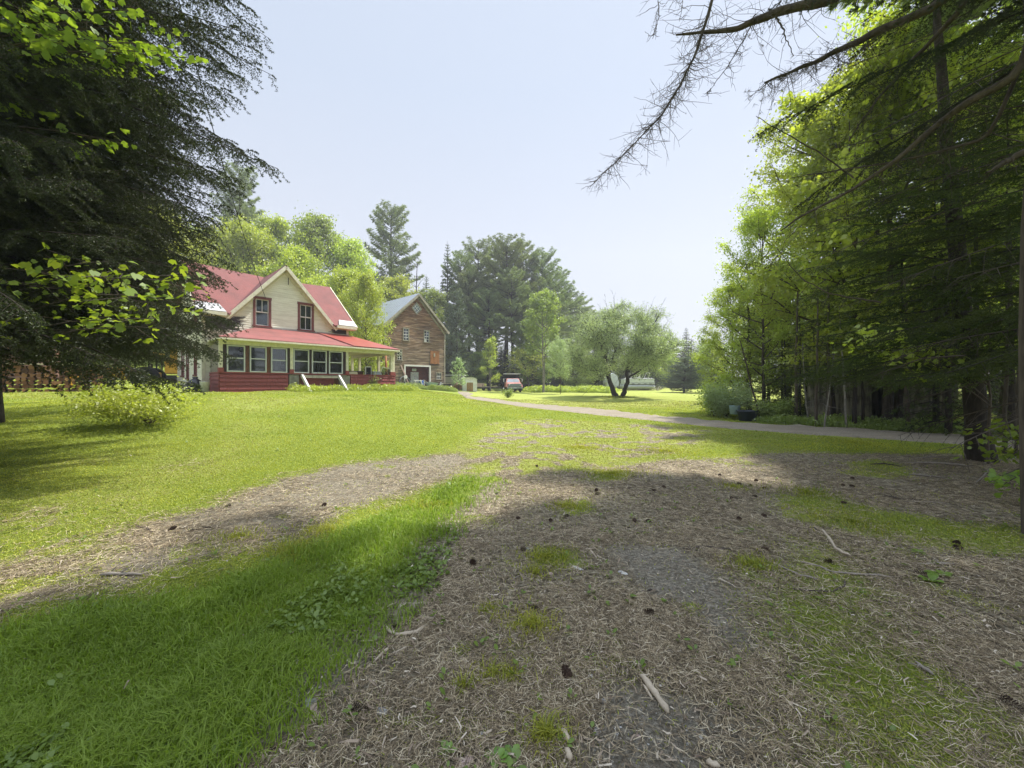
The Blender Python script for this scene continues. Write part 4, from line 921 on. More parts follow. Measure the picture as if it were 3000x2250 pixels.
def wall_parts():
    # upper windows measured on the front wall plane
    wins = []
    for (pxa, pxb, pya, pyb) in [(741, 794, 873, 960), (872, 919, 890, 972)]:
        a, b_ = hx_at(pxa, WY0), hx_at(pxb, WY0); zt = (hz_at(pxa, pya, WY0)+hz_at(pxb, pya+6, WY0))/2; zb = (hz_at(pxa, pyb-4, WY0)+hz_at(pxb, pyb, WY0))/2; wins.append((a, b_, zb, zt))
    lower = [(1.0, 1.9, 2.0, 3.5), (3.0, 3.9, 1.45, 3.5), (4.9, 5.7, 2.0, 3.5)]
    f = lambda u, z, o: (u, WY0-o, z)
    def rg(z):
        top = 5.36
        if z <= top: return (WX0, WX1)
        hw = (GZ-.12-z)/GS; return (GX-hw, GX+hw)
    mb = MB(); clap(mb, f, rg, 1.45, 7.95, cuts=[(a+.02, b_-.02, zb+.02, zt-.02) for a, b_, zb, zt in wins+lower])
    fl = lambda u, z, o: (WX0-o, u, z)
    def rl(z):
        if z < 5.4: return (WY0, WY1)
        k = (RZ-.1-z)/SL; return (5.4-k, 5.4+k)
    side = [(3.1, 3.8, 4.55, 5.75), (3.1, 3.8, 1.9, 3.5), (5.2, 5.9, 1.75, 3.4), (6.6, 7.4, 1.9, 3.4)]
    clap(mb, fl, rl, 1.45, 8.2, cuts=[(a+.02, b_-.02, zb+.02, zt-.02) for a, b_, zb, zt in side])
    fr = lambda u, z, o: (WX1+o, u, z); clap(mb, fr, rl, 1.45, 8.2)
    fb = lambda u, z, o: (u, WY1+o, z); clap(mb, fb, lambda z: (WX0, WX1), 1.45, 5.4)
    mb.obj('wall', M['cream'], H)
    # back sheathing behind the boards so no light leaks
    mb = MB()
    mb.box(WX0+.01, WX1-.01, WY1-.12, WY1-.02, 1.2, 5.4)
    mb.slab([(WX1-.02, WY0, 1.2), (WX1-.02, WY1, 1.2), (WX1-.02, WY1, 5.4), (WX1-.02, 5.4, 8.2), (WX1-.02, WY0, 5.4)], (-1, 0, 0), .08)
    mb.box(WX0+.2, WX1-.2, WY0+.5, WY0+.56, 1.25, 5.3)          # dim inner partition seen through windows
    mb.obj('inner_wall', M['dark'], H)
    mb = MB(); mb.box(WX0+.02, WX1-.02, WY0+.03, WY1-.03, .6, 1.44); mb.obj('foundation', M['concrete'], H)
    for i, (a, b_, zb, zt) in enumerate(wins+side+lower):
        up = i < 2; sd = 2 <= i < 6
        P = (lambda u, o, z: (u, WY0+o, z)) if not sd else (lambda u, o, z: (WX0+o, u, z))
        def bx(mb, u0, u1, o0, o1, z0, z1):
            if not sd: mb.box(u0, u1, WY0+o0, WY0+o1, z0, z1)
            else: mb.box(WX0+o0, WX0+o1, u0, u1, z0, z1)
        t_ = .115; mb = MB(); bx(mb, a, a+t_, -.045, .05, zb+.1, zt); bx(mb, b_-t_, b_, -.045, .05, zb+.1, zt); bx(mb, a-.02, b_+.02, -.06, .045, zt, zt+.13); bx(mb, a-.04, b_+.04, -.09, .05, zb, zb+.09)
        wo = mb.obj('window', M['maroon'] if up or sd else M['white'], H)
        ia, ib, iz0, iz1 = a+t_, b_-t_, zb+.09, zt; mz = (iz0+iz1)/2; mb = MB()
        for s0, s1, o in ((mz, iz1, .0), (iz0, mz+.03, .03)):
            bx(mb, ia, ia+.045, o, o+.03, s0, s1); bx(mb, ib-.045, ib, o, o+.03, s0, s1); bx(mb, ia+.045, ib-.045, o+.001, o+.029, s1-.045, s1); bx(mb, ia+.045, ib-.045, o+.001, o+.029, s0, s0+.045)
            if not (i == 0 and s0 == iz0): bx(mb, (ia+ib)/2-.015, (ia+ib)/2+.015, o+.004, o+.026, s0+.045, s1-.045)
        mb.obj('sash', M['white'] if i != 0 else M['white'], wo)
        mb = MB(); bx(mb, ia+.01, ib-.01, .045, .05, iz0+.01, iz1-.01); mb.obj('pane', M['glass'], wo)
        mb = MB()
        if up: bx(mb, ia, ib, .16, .18, mz-.02, iz1+.05); mb.obj('curtain', M['curtain'], wo)
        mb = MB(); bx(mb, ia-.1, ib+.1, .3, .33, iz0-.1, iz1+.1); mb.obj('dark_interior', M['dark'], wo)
    # corner boards, frieze, gable brace mark
    mb = MB()
    for x0, x1, y0, y1 in ((WX0-.035, WX0+.11, WY0-.035, WY0+.11), (WX1-.11, WX1+.035, WY0-.035, WY0+.11)): mb.box(x0, x1, y0, y1, 1.42, 5.42)
    mb.obj('corner_board', M['cream_trim'], H)
wall_parts()

def roof_main():
    e0, e1 = WX0-.35, WX1+.34; nseg = 14; th = .09
    def sag(x): return -.13*math.sin(math.pi*(x-e0)/(e1-e0))*(1.15 if x > 3 else 1)
    mb = MB(); V = []; xs = np.linspace(e0, e1, nseg+1)
    hw_ = (GZ-5.02)/GS-.08
    xs = np.array(sorted(list(xs)+[GX-hw_-.001, GX-hw_+.001, GX, GX+hw_-.001, GX+hw_+.001])); nseg = len(xs)-1
    for x in xs:
        s = sag(x); zf = EZ if abs(x-GX) > hw_ else min(GZ-GS*abs(x-GX)-.06, RZ+s-.05); yf = 1.45+(zf-EZ)/(RZ+s-EZ)*(5.4-1.45)
        V += [(x, yf, zf), (x, 5.4, RZ+s), (x, 9.35, EZ), (x, yf, zf-th), (x, 5.4, RZ-th+s), (x, 9.35, EZ-th)]
    Fs = []
    for i in range(nseg):
        a, b_ = i*6, (i+1)*6; Fs += [(a, b_, b_+1, a+1), (a+1, b_+1, b_+2, a+2), (a+3, a+4, b_+4, b_+3), (a+4, a+5, b_+5, b_+4), (a, a+3, b_+3, b_), (a+2, b_+2, b_+5, a+5)]
    Fs += [(0, 1, 4, 3), (1, 2, 5, 4), (nseg*6, nseg*6+3, nseg*6+4, nseg*6+1), (nseg*6+1, nseg*6+4, nseg*6+5, nseg*6+2)]
    # cut: the front slope stays whole; the cross gable sits through it
    rf = MB().add(V, Fs).obj('roof', M['roof_red'], H)
    mb = MB(); yv = 1.6; zb = 5.02; hw = (GZ-zb)/GS
    yb = 1.45+(GZ-EZ)/SL+.2
    for sg in (-1, 1):
        A = Vector((GX, yv, GZ)); B = Vector((GX, yb, GZ)); C = Vector((GX+sg*hw, yv, zb)); D = Vector((GX+sg*hw, yv+.1, zb))
        n = Vector((-sg*GS, 0, -1)).normalized()
        mb.slab([A, C, D, B] if sg > 0 else [A, B, D, C], n, .07)
    mb.obj('gable_roof', M['roof_red'], H)
    # rake boards
    mb = MB()
    for sg in (-1, 1):
        A = Vector((GX, yv-.03, GZ+.0)); C = Vector((GX+sg*(hw+.06), yv-.03, zb-.07)); mb.beam(A+Vector((0, 0, -.13)), C+Vector((0, 0, -.13)), .05, .17)
        mb.beam(Vector((GX, yv+.14, GZ-.16)), Vector((GX+sg*hw, yv+.14, zb-.16)), .28, .03)
        mb.beam(Vector((GX, WY0-.03, GZ-.33)), Vector((GX+sg*(hw-.12), WY0-.03, zb-.14)), .03, .16)
    for x in (e0-.03, e1+.03):
        mb.beam((x, 1.42, EZ-.08), (x, 5.4, RZ-.08), .05, .18); mb.beam((x, 9.38, EZ-.08), (x, 5.4, RZ-.08), .05, .18)
    # eave boxes right and left of the gable
    mb.box(GX+hw+.02, e1, 1.38, 1.44, EZ-.17, EZ+.0); mb.box(GX+hw+.05, e1, 1.46, WY0-.03, EZ-.20, EZ-.14)
    mb.box(e0, GX-hw-.02, 1.38, 1.44, EZ-.17, EZ+.0); mb.box(e0, GX-hw-.05, 1.46, WY0-.03, EZ-.20, EZ-.14)
    mb.obj('rake_board', M['cream_trim'], H)
    mb = MB(); mb.slab([(6.2, 1.40, EZ+.01), (7.36, 1.40, EZ+.01), (7.36, 1.85, EZ+.39), (6.4, 1.85, EZ+.39)], (0, -SL, 1), .03)
    mb.obj('roof_patch', M['gutter'], H)
    mb = MB(); mb.slab([(-.7, 1.40, EZ+.01), (.55, 1.40, EZ+.01), (.35, 1.95, EZ+.46), (-.6, 1.95, EZ+.46)], (0, -SL, 1), .03); mb.obj('roof_patch', M['gutter'], H)
    mb = MB(); mb.box(GX+.18, GX+.21, WY0-.05, WY0-.03, 7.15, 7.55); mb.obj('cable_bracket', M['dark_wood'], H)
roof_main()

def porch():
    EY, ET = -.35, 3.72; x0, x1 = -.12, 9.30; TW = 4.58; xh0 = 1.96; yb = 5.6
    # roof planes
    A = (x0, EY, ET); B = (x1, EY, ET-.04); Cc = (7.02, WY0, TW); D = (xh0, WY0, TW-.02); E_ = (x0, WY0, ET); Fp = (x1, yb, ET); Gp = (7.02, yb, TW)
    mb = MB(); n = (0, 0, -1)
    mb.slab([A, B, Cc, D], n, .06); mb.slab([A, D, (x0+.02, WY0-.001, ET)], n, .06); mb.slab([B, Fp, Gp, Cc], n, .06)
    ro = mb.obj('porch_roof', M['roof_porch'], H)
    k0, k1 = 5.75, 4.95; up = .035
    mb = MB(); mb.slab([(k0+.55, EY-.02, ET+.0), (x1+.03, EY-.02, ET-.02), (7.0, WY0, TW+.02), (k1+.1, WY0-.01, TW+.015)], (0, 0, 1), .02); mb.obj('metal_roof_sheet', M['roof_sheet'], H)
    mb = MB(); mb.box(1.9, 7.0, WY0-.07, WY0-.02, TW-.02, TW+.05); mb.box(.9, 2.2, WY0-.05, WY0-.02, TW-.35, TW-.30); mb.obj('flashing', M['gutter'], H)
    # fascia, soffit, ceiling
    mb = MB(); mb.box(x0-.03, x1+.03, EY-.05, EY-.005, ET-.14, ET-.055); mb.box(x0-.05, x0-.005, EY, WY0-.04, ET-.14, ET-.055); mb.box(x1+.0, x1+.04, EY, yb, ET-.15, ET-.07)
    mb.box(-.05, 9.1, -.10, .06, ET-.34, ET-.15); mb.box(9.02, 9.14, .07, yb, ET-.34, ET-.16)
    mb.obj('fascia', M['cream_trim'], H)
    mb = MB(); mb.box(x0+.01, x1-.01, EY+.01, WY0-.06, ET-.149, ET-.125); mb.box(7.04, x1-.01, WY0-.05, yb, ET-.149, ET-.125); mb.obj('ceiling', M['ceiling'], H)
    # posts
    for px_, yy in ((0.02, .0), (3.05, .0), (6.03, .0), (8.93, .0), (9.17, .14), (9.05, 1.75), (9.05, 4.4), (9.05, 5.5)):
        mb = MB(); mb.box(px_-.07, px_+.07, yy-.07, yy+.07, 2.08, ET-.34); p = mb.obj('post', M['cream_trim'], H)
        mb = MB(); mb.box(px_-.10, px_+.10, yy-.10, yy+.10, 2.05, 2.27); mb.obj('post_base', M['skirt_red'], p)
    # floor
    mb = MB(); mb.box(.02, 9.1, .06, WY0-.01, 1.32, 1.42); mb.box(7.02, 9.1, WY0, yb, 1.32, 1.42); mb.obj('floor', M['grey_wood'], H)
    # skirt wall with shingles: three red stretches, grey piers between
    mb = MB(); segs = [(-.02, 4.02, 0), (4.72, 6.05, .16), (6.62, 9.2, 0)]
    for i, (a, b_, y) in enumerate([(-.02, 2.9, 0), (3.62, 5.35, .14), (6.25, 9.2, 0)]):
        shingles(mb, a, b_, .86 if i == 0 else .95, 2.02, y, i)
        mb.box(a, b_, y+.002, y+.1, .8, 2.02)
    shingles(mb, .0, WY0-.05, .95, 2.02, -.02, 9, out=-1, axis='y'); mb.box(-.02, .06, .1, WY0-.05, .95, 2.02)
    shingles(mb, .0, yb, .95, 2.02, 9.2, 11, out=1, axis='y'); mb.box(9.12, 9.19, .1, yb, .95, 2.0)
    mb.obj('skirt', M['skirt_red'], H)
    mb = MB()
    mb.box(-.08, 9.26, -.06, .12, 2.02, 2.075); mb.box(-.08, .1, .12, WY0-.05, 2.02, 2.07); mb.box(9.05, 9.25, .12, yb, 2.02, 2.07); mb.obj('skirt_cap', M['skirt_red'], H)
    for a, b_ in ((2.95, 3.42), (5.62, 6.2)):
        MB().box(a, b_, -.03, .2, .8, 2.0).obj('pier', M['concrete'], H)
    MB().box(1.9, 3.1, -.10, -.03, .85, 1.06).obj('skirt_plank', M['grey_wood'], H)
    MB().box(3.43, 3.6, .02, .2, .8, 2.0).obj('pier_post', M['rust_wood'], H); MB().box(5.36, 5.6, .1, .2, .8, 2.0).obj('pier_post', M['rust_wood'], H)
    # glazed front: dark framing and six windows
    W_ = [(515, 690, 803, 1075), (728, 888, 817, 1082), (925, 1078, 832, 1086), (1132, 1281, 857, 1090), (1303, 1443, 869, 1094), (1462, 1592, 880, 1097)]
    cu = []
    for i, (a, b_, t_, bt) in enumerate(W_):
        pa, pb = 500+a*700/2212, 500+b_*700/2212; pt_, pbm = 750+t_*450/1422, 750+bt*450/1422
        cu.append((hx_at(pa, 0), hx_at(pb, 0), max(2.08, hz_at(pb, pbm, 0)), min(3.36, hz_at((pa+pb)/2, pt_, 0))))
    mb = MB(); mr = MB(); edges = [.09]+[v for c in cu for v in c[:2]]+[5.96]
    for i in range(0, len(edges)-1, 2):
        a, b_ = edges[i], edges[i+1]
        if b_-a > .02: (mb if i not in (2, 4) else MB()).box(a+.003, b_-.003, -.02, .05, 2.078, 3.385) if i not in (2, 4) else MB().box(a+.003, b_-.003, -.02, .05, 2.078, 3.385).obj('window_mullion', M['rust_wood'], H)
    for a, b_, zb, zt in cu:
        if 3.385-zt > .02: mb.box(a, b_, -.015, .045, zt+.002, 3.383)
        if zb-2.078 > .02: mb.box(a, b_, -.015, .045, 2.079, zb-.002)
    mb.obj('window_framing', M['dark_wood'], H)
    for i, (a, b_, zb, zt) in enumerate(cu):
        mb = MB(); w_ = .055; mz = zb+(zt-zb)*(.5 if i not in (0, 1) else .52)
        mb.box(a+.01, a+w_+.01, -.06, .06, zb, zt); mb.box(b_-w_-.01, b_-.01, -.06, .06, zb, zt); mb.box(a+w_+.01, b_-w_-.01, -.058, .058, zt-w_, zt); mb.box(a+w_+.01, b_-w_-.01, -.058, .058, zb, zb+w_*1.1); mb.box(a+w_+.01, b_-w_-.01, -.05, .04, mz-.025, mz+.025)
        wo = mb.obj('window', M['white_grey'], H, bevel=.004)
        MB().box(a+w_+.01, b_-w_-.01, .0, .006, zb+w_, zt-w_).obj('pane', M['glass'], wo)
        if i < 2: MB().box(a+w_+.012, b_-w_-.012, .02, .03, zb+w_, mz-.09).obj('plywood_panel', M['plywood'], wo)
        if i == 2: MB().box(a+w_+.02, a+w_+.17, .05, .06, zb+w_, mz-.05).box(a+w_+.2, b_-w_-.05, .3, .5, zb+.05, zb+.16).obj('stacked_boards', M['plywood'], wo)
        if i == 5: MB().box(a+w_+.12, b_-w_-.1, .25, .28, zb+.03, zb+.28).obj('white_box', M['white_grey'], wo)
    # left end boarding and the wall that closes the glazed part at the right
    mb = MB()
    for k in range(9): mb.box(-.03+.003*(k % 2), .05, .08+k*.19, .08+k*.19+.185, 2.08, 3.42)
    mb.obj('end_boards', M['grey_wood'], H)
    MB().box(6.0, 6.06, .1, WY0-.05, 2.08, 3.55).box(6.0, 6.06, .1, WY0-.05, 1.42, 2.08).obj('end_wall', M['cream_trim'], H)
    # front steps that have lost their treads: two white stringers and a cross beam
    for xa in (3.55, 5.52):
        mb = MB(); mb.beam((xa, -.06, 1.98), (xa+.10, -1.05, 1.02), .10, .16); mb.obj('step_stringer', M['white'], H)
    MB().box(3.62, 5.50, -.14, -.065, 1.83, 1.98).obj('step_beam', M['barn_trim'], H)
    # downspout elbow and white corner post cap
    MB().tube([(x1-.02, EY+.1, ET-.1), (x1+.22, EY+.12, ET-.22), (x1+.12, EY+.2, ET-.36), (x1-.02, EY+.35, ET-.40)], .045).obj('downspout', M['gutter'], H, True)
porch()
# small door on the house wall under the porch roof is part of the wall windows above

# things standing on the porch
def on_house(name, label, cat, x, y, z, rz=0, group=None): p = hpt(x, y, z); return thing(name, label, cat, p, HROT*0+math.atan2(hd.y, hd.x)+rz, group)
t = on_house('picture_frame', 'white frame with a dark centre propped on the open porch rail', 'frame', 7.55, .35, 1.42)
MB().box(-.17, .17, -.02, .02, .62, 1.12).obj('dark_panel', M['dark'], t)
MB().box(-.2, -.16, -.03, .03, .58, 1.16).box(.16, .2, -.03, .03, .58, 1.16).box(-.16, .16, -.029, .029, 1.12, 1.16).box(-.16, .16, -.029, .029, .58, .62).box(-.02, .02, .02, .3, 0, .9).obj('frame', M['white'], t)
t = on_house('window_sash', 'loose white window sash leaning at a tilt on the porch', 'window sash', 8.45, .45, 1.42); t.rotation_euler = (.35, .18, t.rotation_euler[2])
MB().box(-.32, -.27, 0, .04, .3, 1.2).box(.27, .32, 0, .04, .3, 1.2).box(-.27, .27, .001, .039, 1.15, 1.2).box(-.27, .27, .001, .039, .3, .35).obj('sash', M['white'], t)
MB().box(-.27, .27, .015, .02, .35, 1.15).obj('pane', M['glass'], t)
t = on_house('storage_box', 'grey plastic storage box full of bits on the porch', 'box', 8.1, .4, 1.42)
MB().prism([(-.25, 0), (.25, 0), (.29, .82), (-.29, .82)], 'y', -.2, .2).box(-.31, .31, -.22, .22, .82, .87).obj('box', plain('grey_plastic', (.42, .47, .52), .5, var=.2), t)
t = on_house('lumber_stack', 'short pile of split firewood on the porch rail', 'wood pile', 6.42, .06, 2.08)
mb = MB(); rr = random.Random(3)
for k in range(9): mb.beam((rr.uniform(-.3, -.15), rr.uniform(-.05, .05), .03+.05*(k//3)), (rr.uniform(.15, .3), rr.uniform(-.05, .05), .03+.05*(k//3)+rr.uniform(-.01, .02)), .07, .045)
mb.obj('boards', M['plywood'], t)
t = on_house('wooden_chest', 'dark brown wooden chest at the back of the open porch', 'chest', 6.95, .9, 1.42)
MB().box(-.4, .4, -.3, .3, 0, .82).obj('body', M['rust_wood'], t); MB().box(-.43, .43, -.33, .33, .822, .88).obj('lid', M['dark_wood'], t)
t = on_house('trash_bag', 'black bag and bin slumped against the left end of the porch', 'bag', -.75, 1.0, G0+.05)
mb = MB(); mb.lathe([(.05, 0), (.34, .02), (.40, .2), (.34, .45), (.22, .62), (.09, .7), (.12, .78)], n=14); o = mb.obj('bag', plain('black_plastic', (.02, .02, .025), .25, var=.3, scale=9, bmp=1.0), t, True)
MB().lathe([(.02, 0), (.16, .01), (.20, .5), (.21, .52), (.02, .53)], (.3, -.35, .05), 12).obj('pail', M['white'], t, True)
t = on_house('service_cable', 'thin black power cable running from the top of the picture down to the gable', 'cable', 0, 0, 0); 
t.location = (0, 0, 0); t.rotation_euler = (0, 0, 0)
p0 = Vector(pt(508, -60, 9.0)); p1 = Vector(hpt(GX+.2, WY0-.06, 7.35)); p1 = Vector(hpt(hx_at(778, WY0-.08), WY0-.08, hz_at(778, 872, WY0-.08)))
MB().tube([p0.lerp(p1, s)+Vector((0, 0, -.55*math.sin(math.pi*s))) for s in np.linspace(0, 1, 24)], .013, 5).obj('cable', M['black'], t)

# ------------------------------------------------------------------ barn
BA = Vector((-12.59, 38, 0)); BW = 7.5; BD = 11.0
def bpx(px): r = (px-1500)/F; return (r*BA.y-BA.x)/(hd.x-r*hd.y)
def bz(px, py): x = bpx(px); return EYE+(1124-py)/F*(BA.y+hd.y*x)
m, nt, N, L, b = new_mat('weathered_barn_boards')
n = tex(nt, 5, 4, .6, 'Object', (.10, .10, 1.5)); n2 = tex(nt, 5.5, 4, .65, 'Object', (.12, .12, 2.6)); tc = N.new('ShaderNodeTexCoord'); sp = N.new('ShaderNodeSeparateXYZ'); L.new(tc.outputs['Object'], sp.inputs[0])
up = math_n(nt, 'MULTIPLY', math_n(nt, 'SUBTRACT', sp.outputs[2], 3.5), .16, True)
ca = ramp(nt, n, [(.35, (.06, .042, .026)), (.5, (.20, .145, .092)), (.64, (.36, .28, .19))]); cb = ramp(nt, n, [(.35, (.06, .027, .013)), (.5, (.20, .095, .047)), (.64, (.34, .20, .11))])
c = mixc(nt, up, ca, cb); c = mixc(nt, math_n(nt, 'MULTIPLY', math_n(nt, 'SUBTRACT', n2, .60), 14, True), c, (.48, .43, .34)); c = mixc(nt, math_n(nt, 'MULTIPLY', math_n(nt, 'SUBTRACT', .42, n2), 14, True), c, (.03, .02, .015))
L.new(c, b.inputs['Base Color']); b.inputs['Roughness'].default_value = .9; bump(nt, b, n2, .6, .03); M['barn'] = m
M['barn_trim'] = plain('weathered_trim', (.42, .38, .30), .85, var=.5, scale=6, stretch=(1, 1, .5))
M['barn_roof'] = plain('galvanised_roof', (.47, .51, .56), .42, .55, var=.15, scale=1.5, stretch=(4, .3, 1), bmp=.1)
M['orange_wood'] = plain('orange_weathered_planks', (.50, .22, .07), .8, var=.65, scale=4, stretch=(6, 6, .5), bmp=.3, c2=(.14, .06, .03))
M['red_wood'] = plain('dark_red_planks', (.17, .045, .03), .8, var=.6, scale=4, stretch=(.4, .4, 5), bmp=.3, c2=(.05, .018, .014))
B = thing('barn', 'tall weathered brown wooden barn with a pale metal roof and a diamond window', 'barn', (BA.x, BA.y, 0), math.atan2(hd.y, hd.x))
BE = bz(1126.7, 943)-.05; BR = bz(1222, 861); bx0, bx1 = 0.0, BW
def barn():
    ap = bpx(1222); e0 = BE; SLB = (BR-.15-e0)/(ap+.0)
    f = lambda u, z, o: (u, -o, z)
    def rg(z):
        if z < e0: return (0, BW)
        k = (BR-.12-z)/(BR-.12-e0); return (ap-ap*k, ap+(BW-ap)*k)
    d0, d1, dt = bpx(1187), bpx(1257), bz(1222, 1073)
    wins = []
    for (pa, pb, ta, ba) in [(1180, 1198, 962, 996), (1241, 1257.5, 969, 1001), (1162, 1178, 1024, 1053), (1277, 1292.5, 1092, 1110)]:
        wins.append((bpx(pa), bpx(pb), bz((pa+pb)/2, ba), bz((pa+pb)/2, ta)))
    hatch = (bpx(1260), bpx(1286), bz(1273, 1066), bz(1273, 1025))
    mb = MB(); clap(mb, f, rg, .9, BR-.15, ex=.155, lip=.028, cuts=[(d0, d1, .5, dt)]+[(a+.01, b_-.01, z0+.01, z1-.01) for a, b_, z0, z1 in wins])
    fl = lambda u, z, o: (-o, u, z); clap(mb, fl, lambda z: (0, BD), 1.0, BE, ex=.17, lip=.028)
    fr = lambda u, z, o: (BW+o, u, z); clap(mb, fr, lambda z: (0, BD), 1.0, BE, ex=.17, lip=.028)
    fb = lambda u, z, o: (u, BD+o, z); clap(mb, fb, rg, 1.0, BR-.15, ex=.17)
    mb.obj('wall', M['barn'], B)
    # roof
    th = .1; mb = MB(); ov = .32
    L0 = Vector((-ov, 0, BE-ov*(BR-BE)/ap+.12)); Rr = Vector((BW+ov, 0, BE-ov*(BR-BE)/(BW-ap)+.12)); A = Vector((ap, 0, BR+.06))
    y0, y1 = Vector((0, -.38, 0)), Vector((0, BD+.3, 0))
    for P, sg in ((L0, -1), (Rr, 1)):
        n_ = Vector((-sg*abs(A.z-P.z), 0, -abs(A.x-P.x))).normalized()
        mb.slab([A+y0, P+y0, P+y1, A+y1] if sg > 0 else [A+y0, A+y1, P+y1, P+y0], n_, th)
        for k in range(int((BD+.6)/.6)):
            yy = -.3+k*.6; q = -n_*.02; mb.beam(A+Vector((0, yy, 0))+q, P+Vector((0, yy, 0))+q, .03, .03, up=(0, 1, 0))
    mb.obj('roof', M['barn_roof'], B)
    mb = MB()
    for P in (L0, Rr):
        mb.beam(A+Vector((0, -.40, -.17)), P+Vector((0, -.40, -.17)), .05, .22); mb.beam(A+Vector((0, -.2, -.13)), P+Vector((0, -.2, -.13)), .32, .02); mb.beam(A+Vector((0, -.05, -.34)), P+Vector((.25 if P is L0 else -.25, -.05, -.34)), .04, .2)
    mb.box(-.04, .1, -.06, .0, 1.0, BE); mb.box(BW-.1, BW+.04, -.06, .0, 1.0, BE); mb.box(BW-.05, BW+.35, -.42, -.05, BE-.30, BE-.12)
    mb.obj('trim_board', M['barn_trim'], B)
    # windows
    for i, (a, b_, z0, z1) in enumerate(wins):
        mb = MB(); t_ = .07; mb.box(a, a+t_, -.07, .03, z0, z1); mb.box(b_-t_, b_, -.07, .03, z0, z1); mb.box(a-.03, b_+.03, -.08, .03, z1, z1+.1); mb.box(a-.08, b_+.08, -.11, .03, z0-.07, z0); wo = mb.obj('window', M['barn_trim'], B)
        mb = MB(); nx, nz = (2, 4) if i < 3 else (3, 2); ia, ib = a+t_, b_-t_
        for k in range(nx+1): x_ = ia+(ib-ia)*k/nx; mb.box(x_-.018, x_+.018, -.03, .01, z0, z1)
        for k in range(nz+1): z_ = z0+(z1-z0)*k/nz; mb.box(ia, ib, -.032, .012, z_-.018-(.02 if k == nz//2 else 0), z_+.018)
        mb.obj('muntin', M['white'], wo)
        r = random.Random(i); mb = MB(); md = MB()
        for k in range(nx):
            for j in range(nz):
                if i == 1 and r.random() < .55: continue
                xa, xb = ia+(ib-ia)*k/nx, ia+(ib-ia)*(k+1)/nx; za, zb = z0+(z1-z0)*j/nz, z0+(z1-z0)*(j+1)/nz; mb.box(xa, xb, -.012, -.008, za, zb)
        mb.obj('pane', M['glass_dark'], wo)
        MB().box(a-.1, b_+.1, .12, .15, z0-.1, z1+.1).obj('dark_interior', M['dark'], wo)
        if i == 1: MB().add([(ia, -.02, z0), (ia+.3, -.02, z0), (ia+.22, -.02, z0+.18), (ia+.1, -.02, z0+.45), (ia, -.02, z0+.3)], [(0, 1, 2, 3, 4)]).obj('torn_curtain', M['white'], wo)
    cx, cz = bpx(1220), bz(1220, 903); h_ = .62; wv = .60
    mb = MB(); P = [Vector((cx, -.05, cz+h_)), Vector((cx+wv, -.05, cz)), Vector((cx, -.05, cz-h_)), Vector((cx-wv, -.05, cz))]
    for i in range(4): mb.beam(P[i], P[(i+1) % 4], .08, .09, up=(0, 1, 0))
    wo = mb.obj('diamond_window', M['barn_trim'], B)
    mb = MB()
    for s in (-.33, 0, .33): mb.beam((P[0]+P[1])/2*(.5+s)+(P[3]+P[2])/2*(.5-s) if 0 else P[0].lerp(P[3], .5+s), P[1].lerp(P[2], .5+s), .03, .03, up=(0, 1, 0)); mb.beam(P[0].lerp(P[1], .5+s), P[3].lerp(P[2], .5+s), .03, .03, up=(0, 1, 0))
    mb.obj('muntin', M['white'], wo); MB().add([p+Vector((0, .008, 0)) for p in P], [(0, 1, 2, 3)]).obj('pane', plain('cloudy_glass', (.16, .20, .22), .15, var=.5, scale=4, bmp=0, spec=.8), wo)
    # hatch
    a, b_, z0, z1 = hatch; mb = MB(); k = 7; rr = random.Random(5)
    for i in range(k):
        mb.box(a+(b_-a)*i/k+.006, a+(b_-a)*(i+1)/k-.006, -.075, -.03, z0+rr.uniform(-.02, .06), z1-rr.uniform(0, .12))
    ho = mb.obj('hatch', M['orange_wood'], B)
    MB().box(a-.05, b_+.0, -.11, -.03, z0-.10, z0-.02).obj('hatch_sill', M['dark_wood'], ho)
    MB().box(a+.42, a+.62, -.10, -.076, z1-.75, z1-.35).obj('patch', M['barn_trim'], ho)
    # doorway
    mb = MB(); fw = .16; g = .9
    mb.box(d0-fw, d0, -.10, .05, g, dt+fw); mb.box(d1, d1+fw, -.10, .05, g, dt+fw); mb.box(d0+.001, d1-.001, -.10, .05, dt, dt+fw)
    do = mb.obj('door_frame', M['white'], B)
    mb = MB(); zz = g
    while zz < dt: mb.box(d0, d1, .38+.012*rr.random(), .44, zz, min(zz+.15, dt)-.008); zz += .155
    mb.box(d0-.02, d0, .05, .44, g, dt); mb.box(d1, d1+.02, .05, .44, g, dt)
    mb.obj('door', M['red_wood'], B)
    m, nt, N, L, b = new_mat('flake_board'); v = N.new('ShaderNodeTexVoronoi'); v.inputs['Scale'].default_value = 16; tc2 = N.new('ShaderNodeTexCoord'); L.new(tc2.outputs['Object'], v.inputs[0])
    L.new(mixc(nt, .5, v.outputs['Color'], (.3, .22, .14)), b.inputs['Base Color']); hs = N.new('ShaderNodeHueSaturation'); hs.inputs['Saturation'].default_value = .25; hs.inputs['Value'].default_value = .75
    L.new(mixc(nt, .45, v.outputs['Color'], (.30, .21, .13)), hs.inputs['Color']); L.new(hs.outputs[0], b.inputs['Base Color']); b.inputs['Roughness'].default_value = .9
    MB().box(bpx(1208), bpx(1231), .30, .33, g+.1, bz(1220, 1089)).obj('flake_board', m, B)
    s0, s1 = bpx(1213), bpx(1225); zt = bz(1219, 1079); mb = MB(); mb.box(s0, s1, .33, .36, zt-.25, zt); so_ = mb.obj('number_plate', plain('pale_plate', (.55, .58, .52), .6, var=.2, scale=12), B)
    mb = MB(); w_ = (s1-s0)
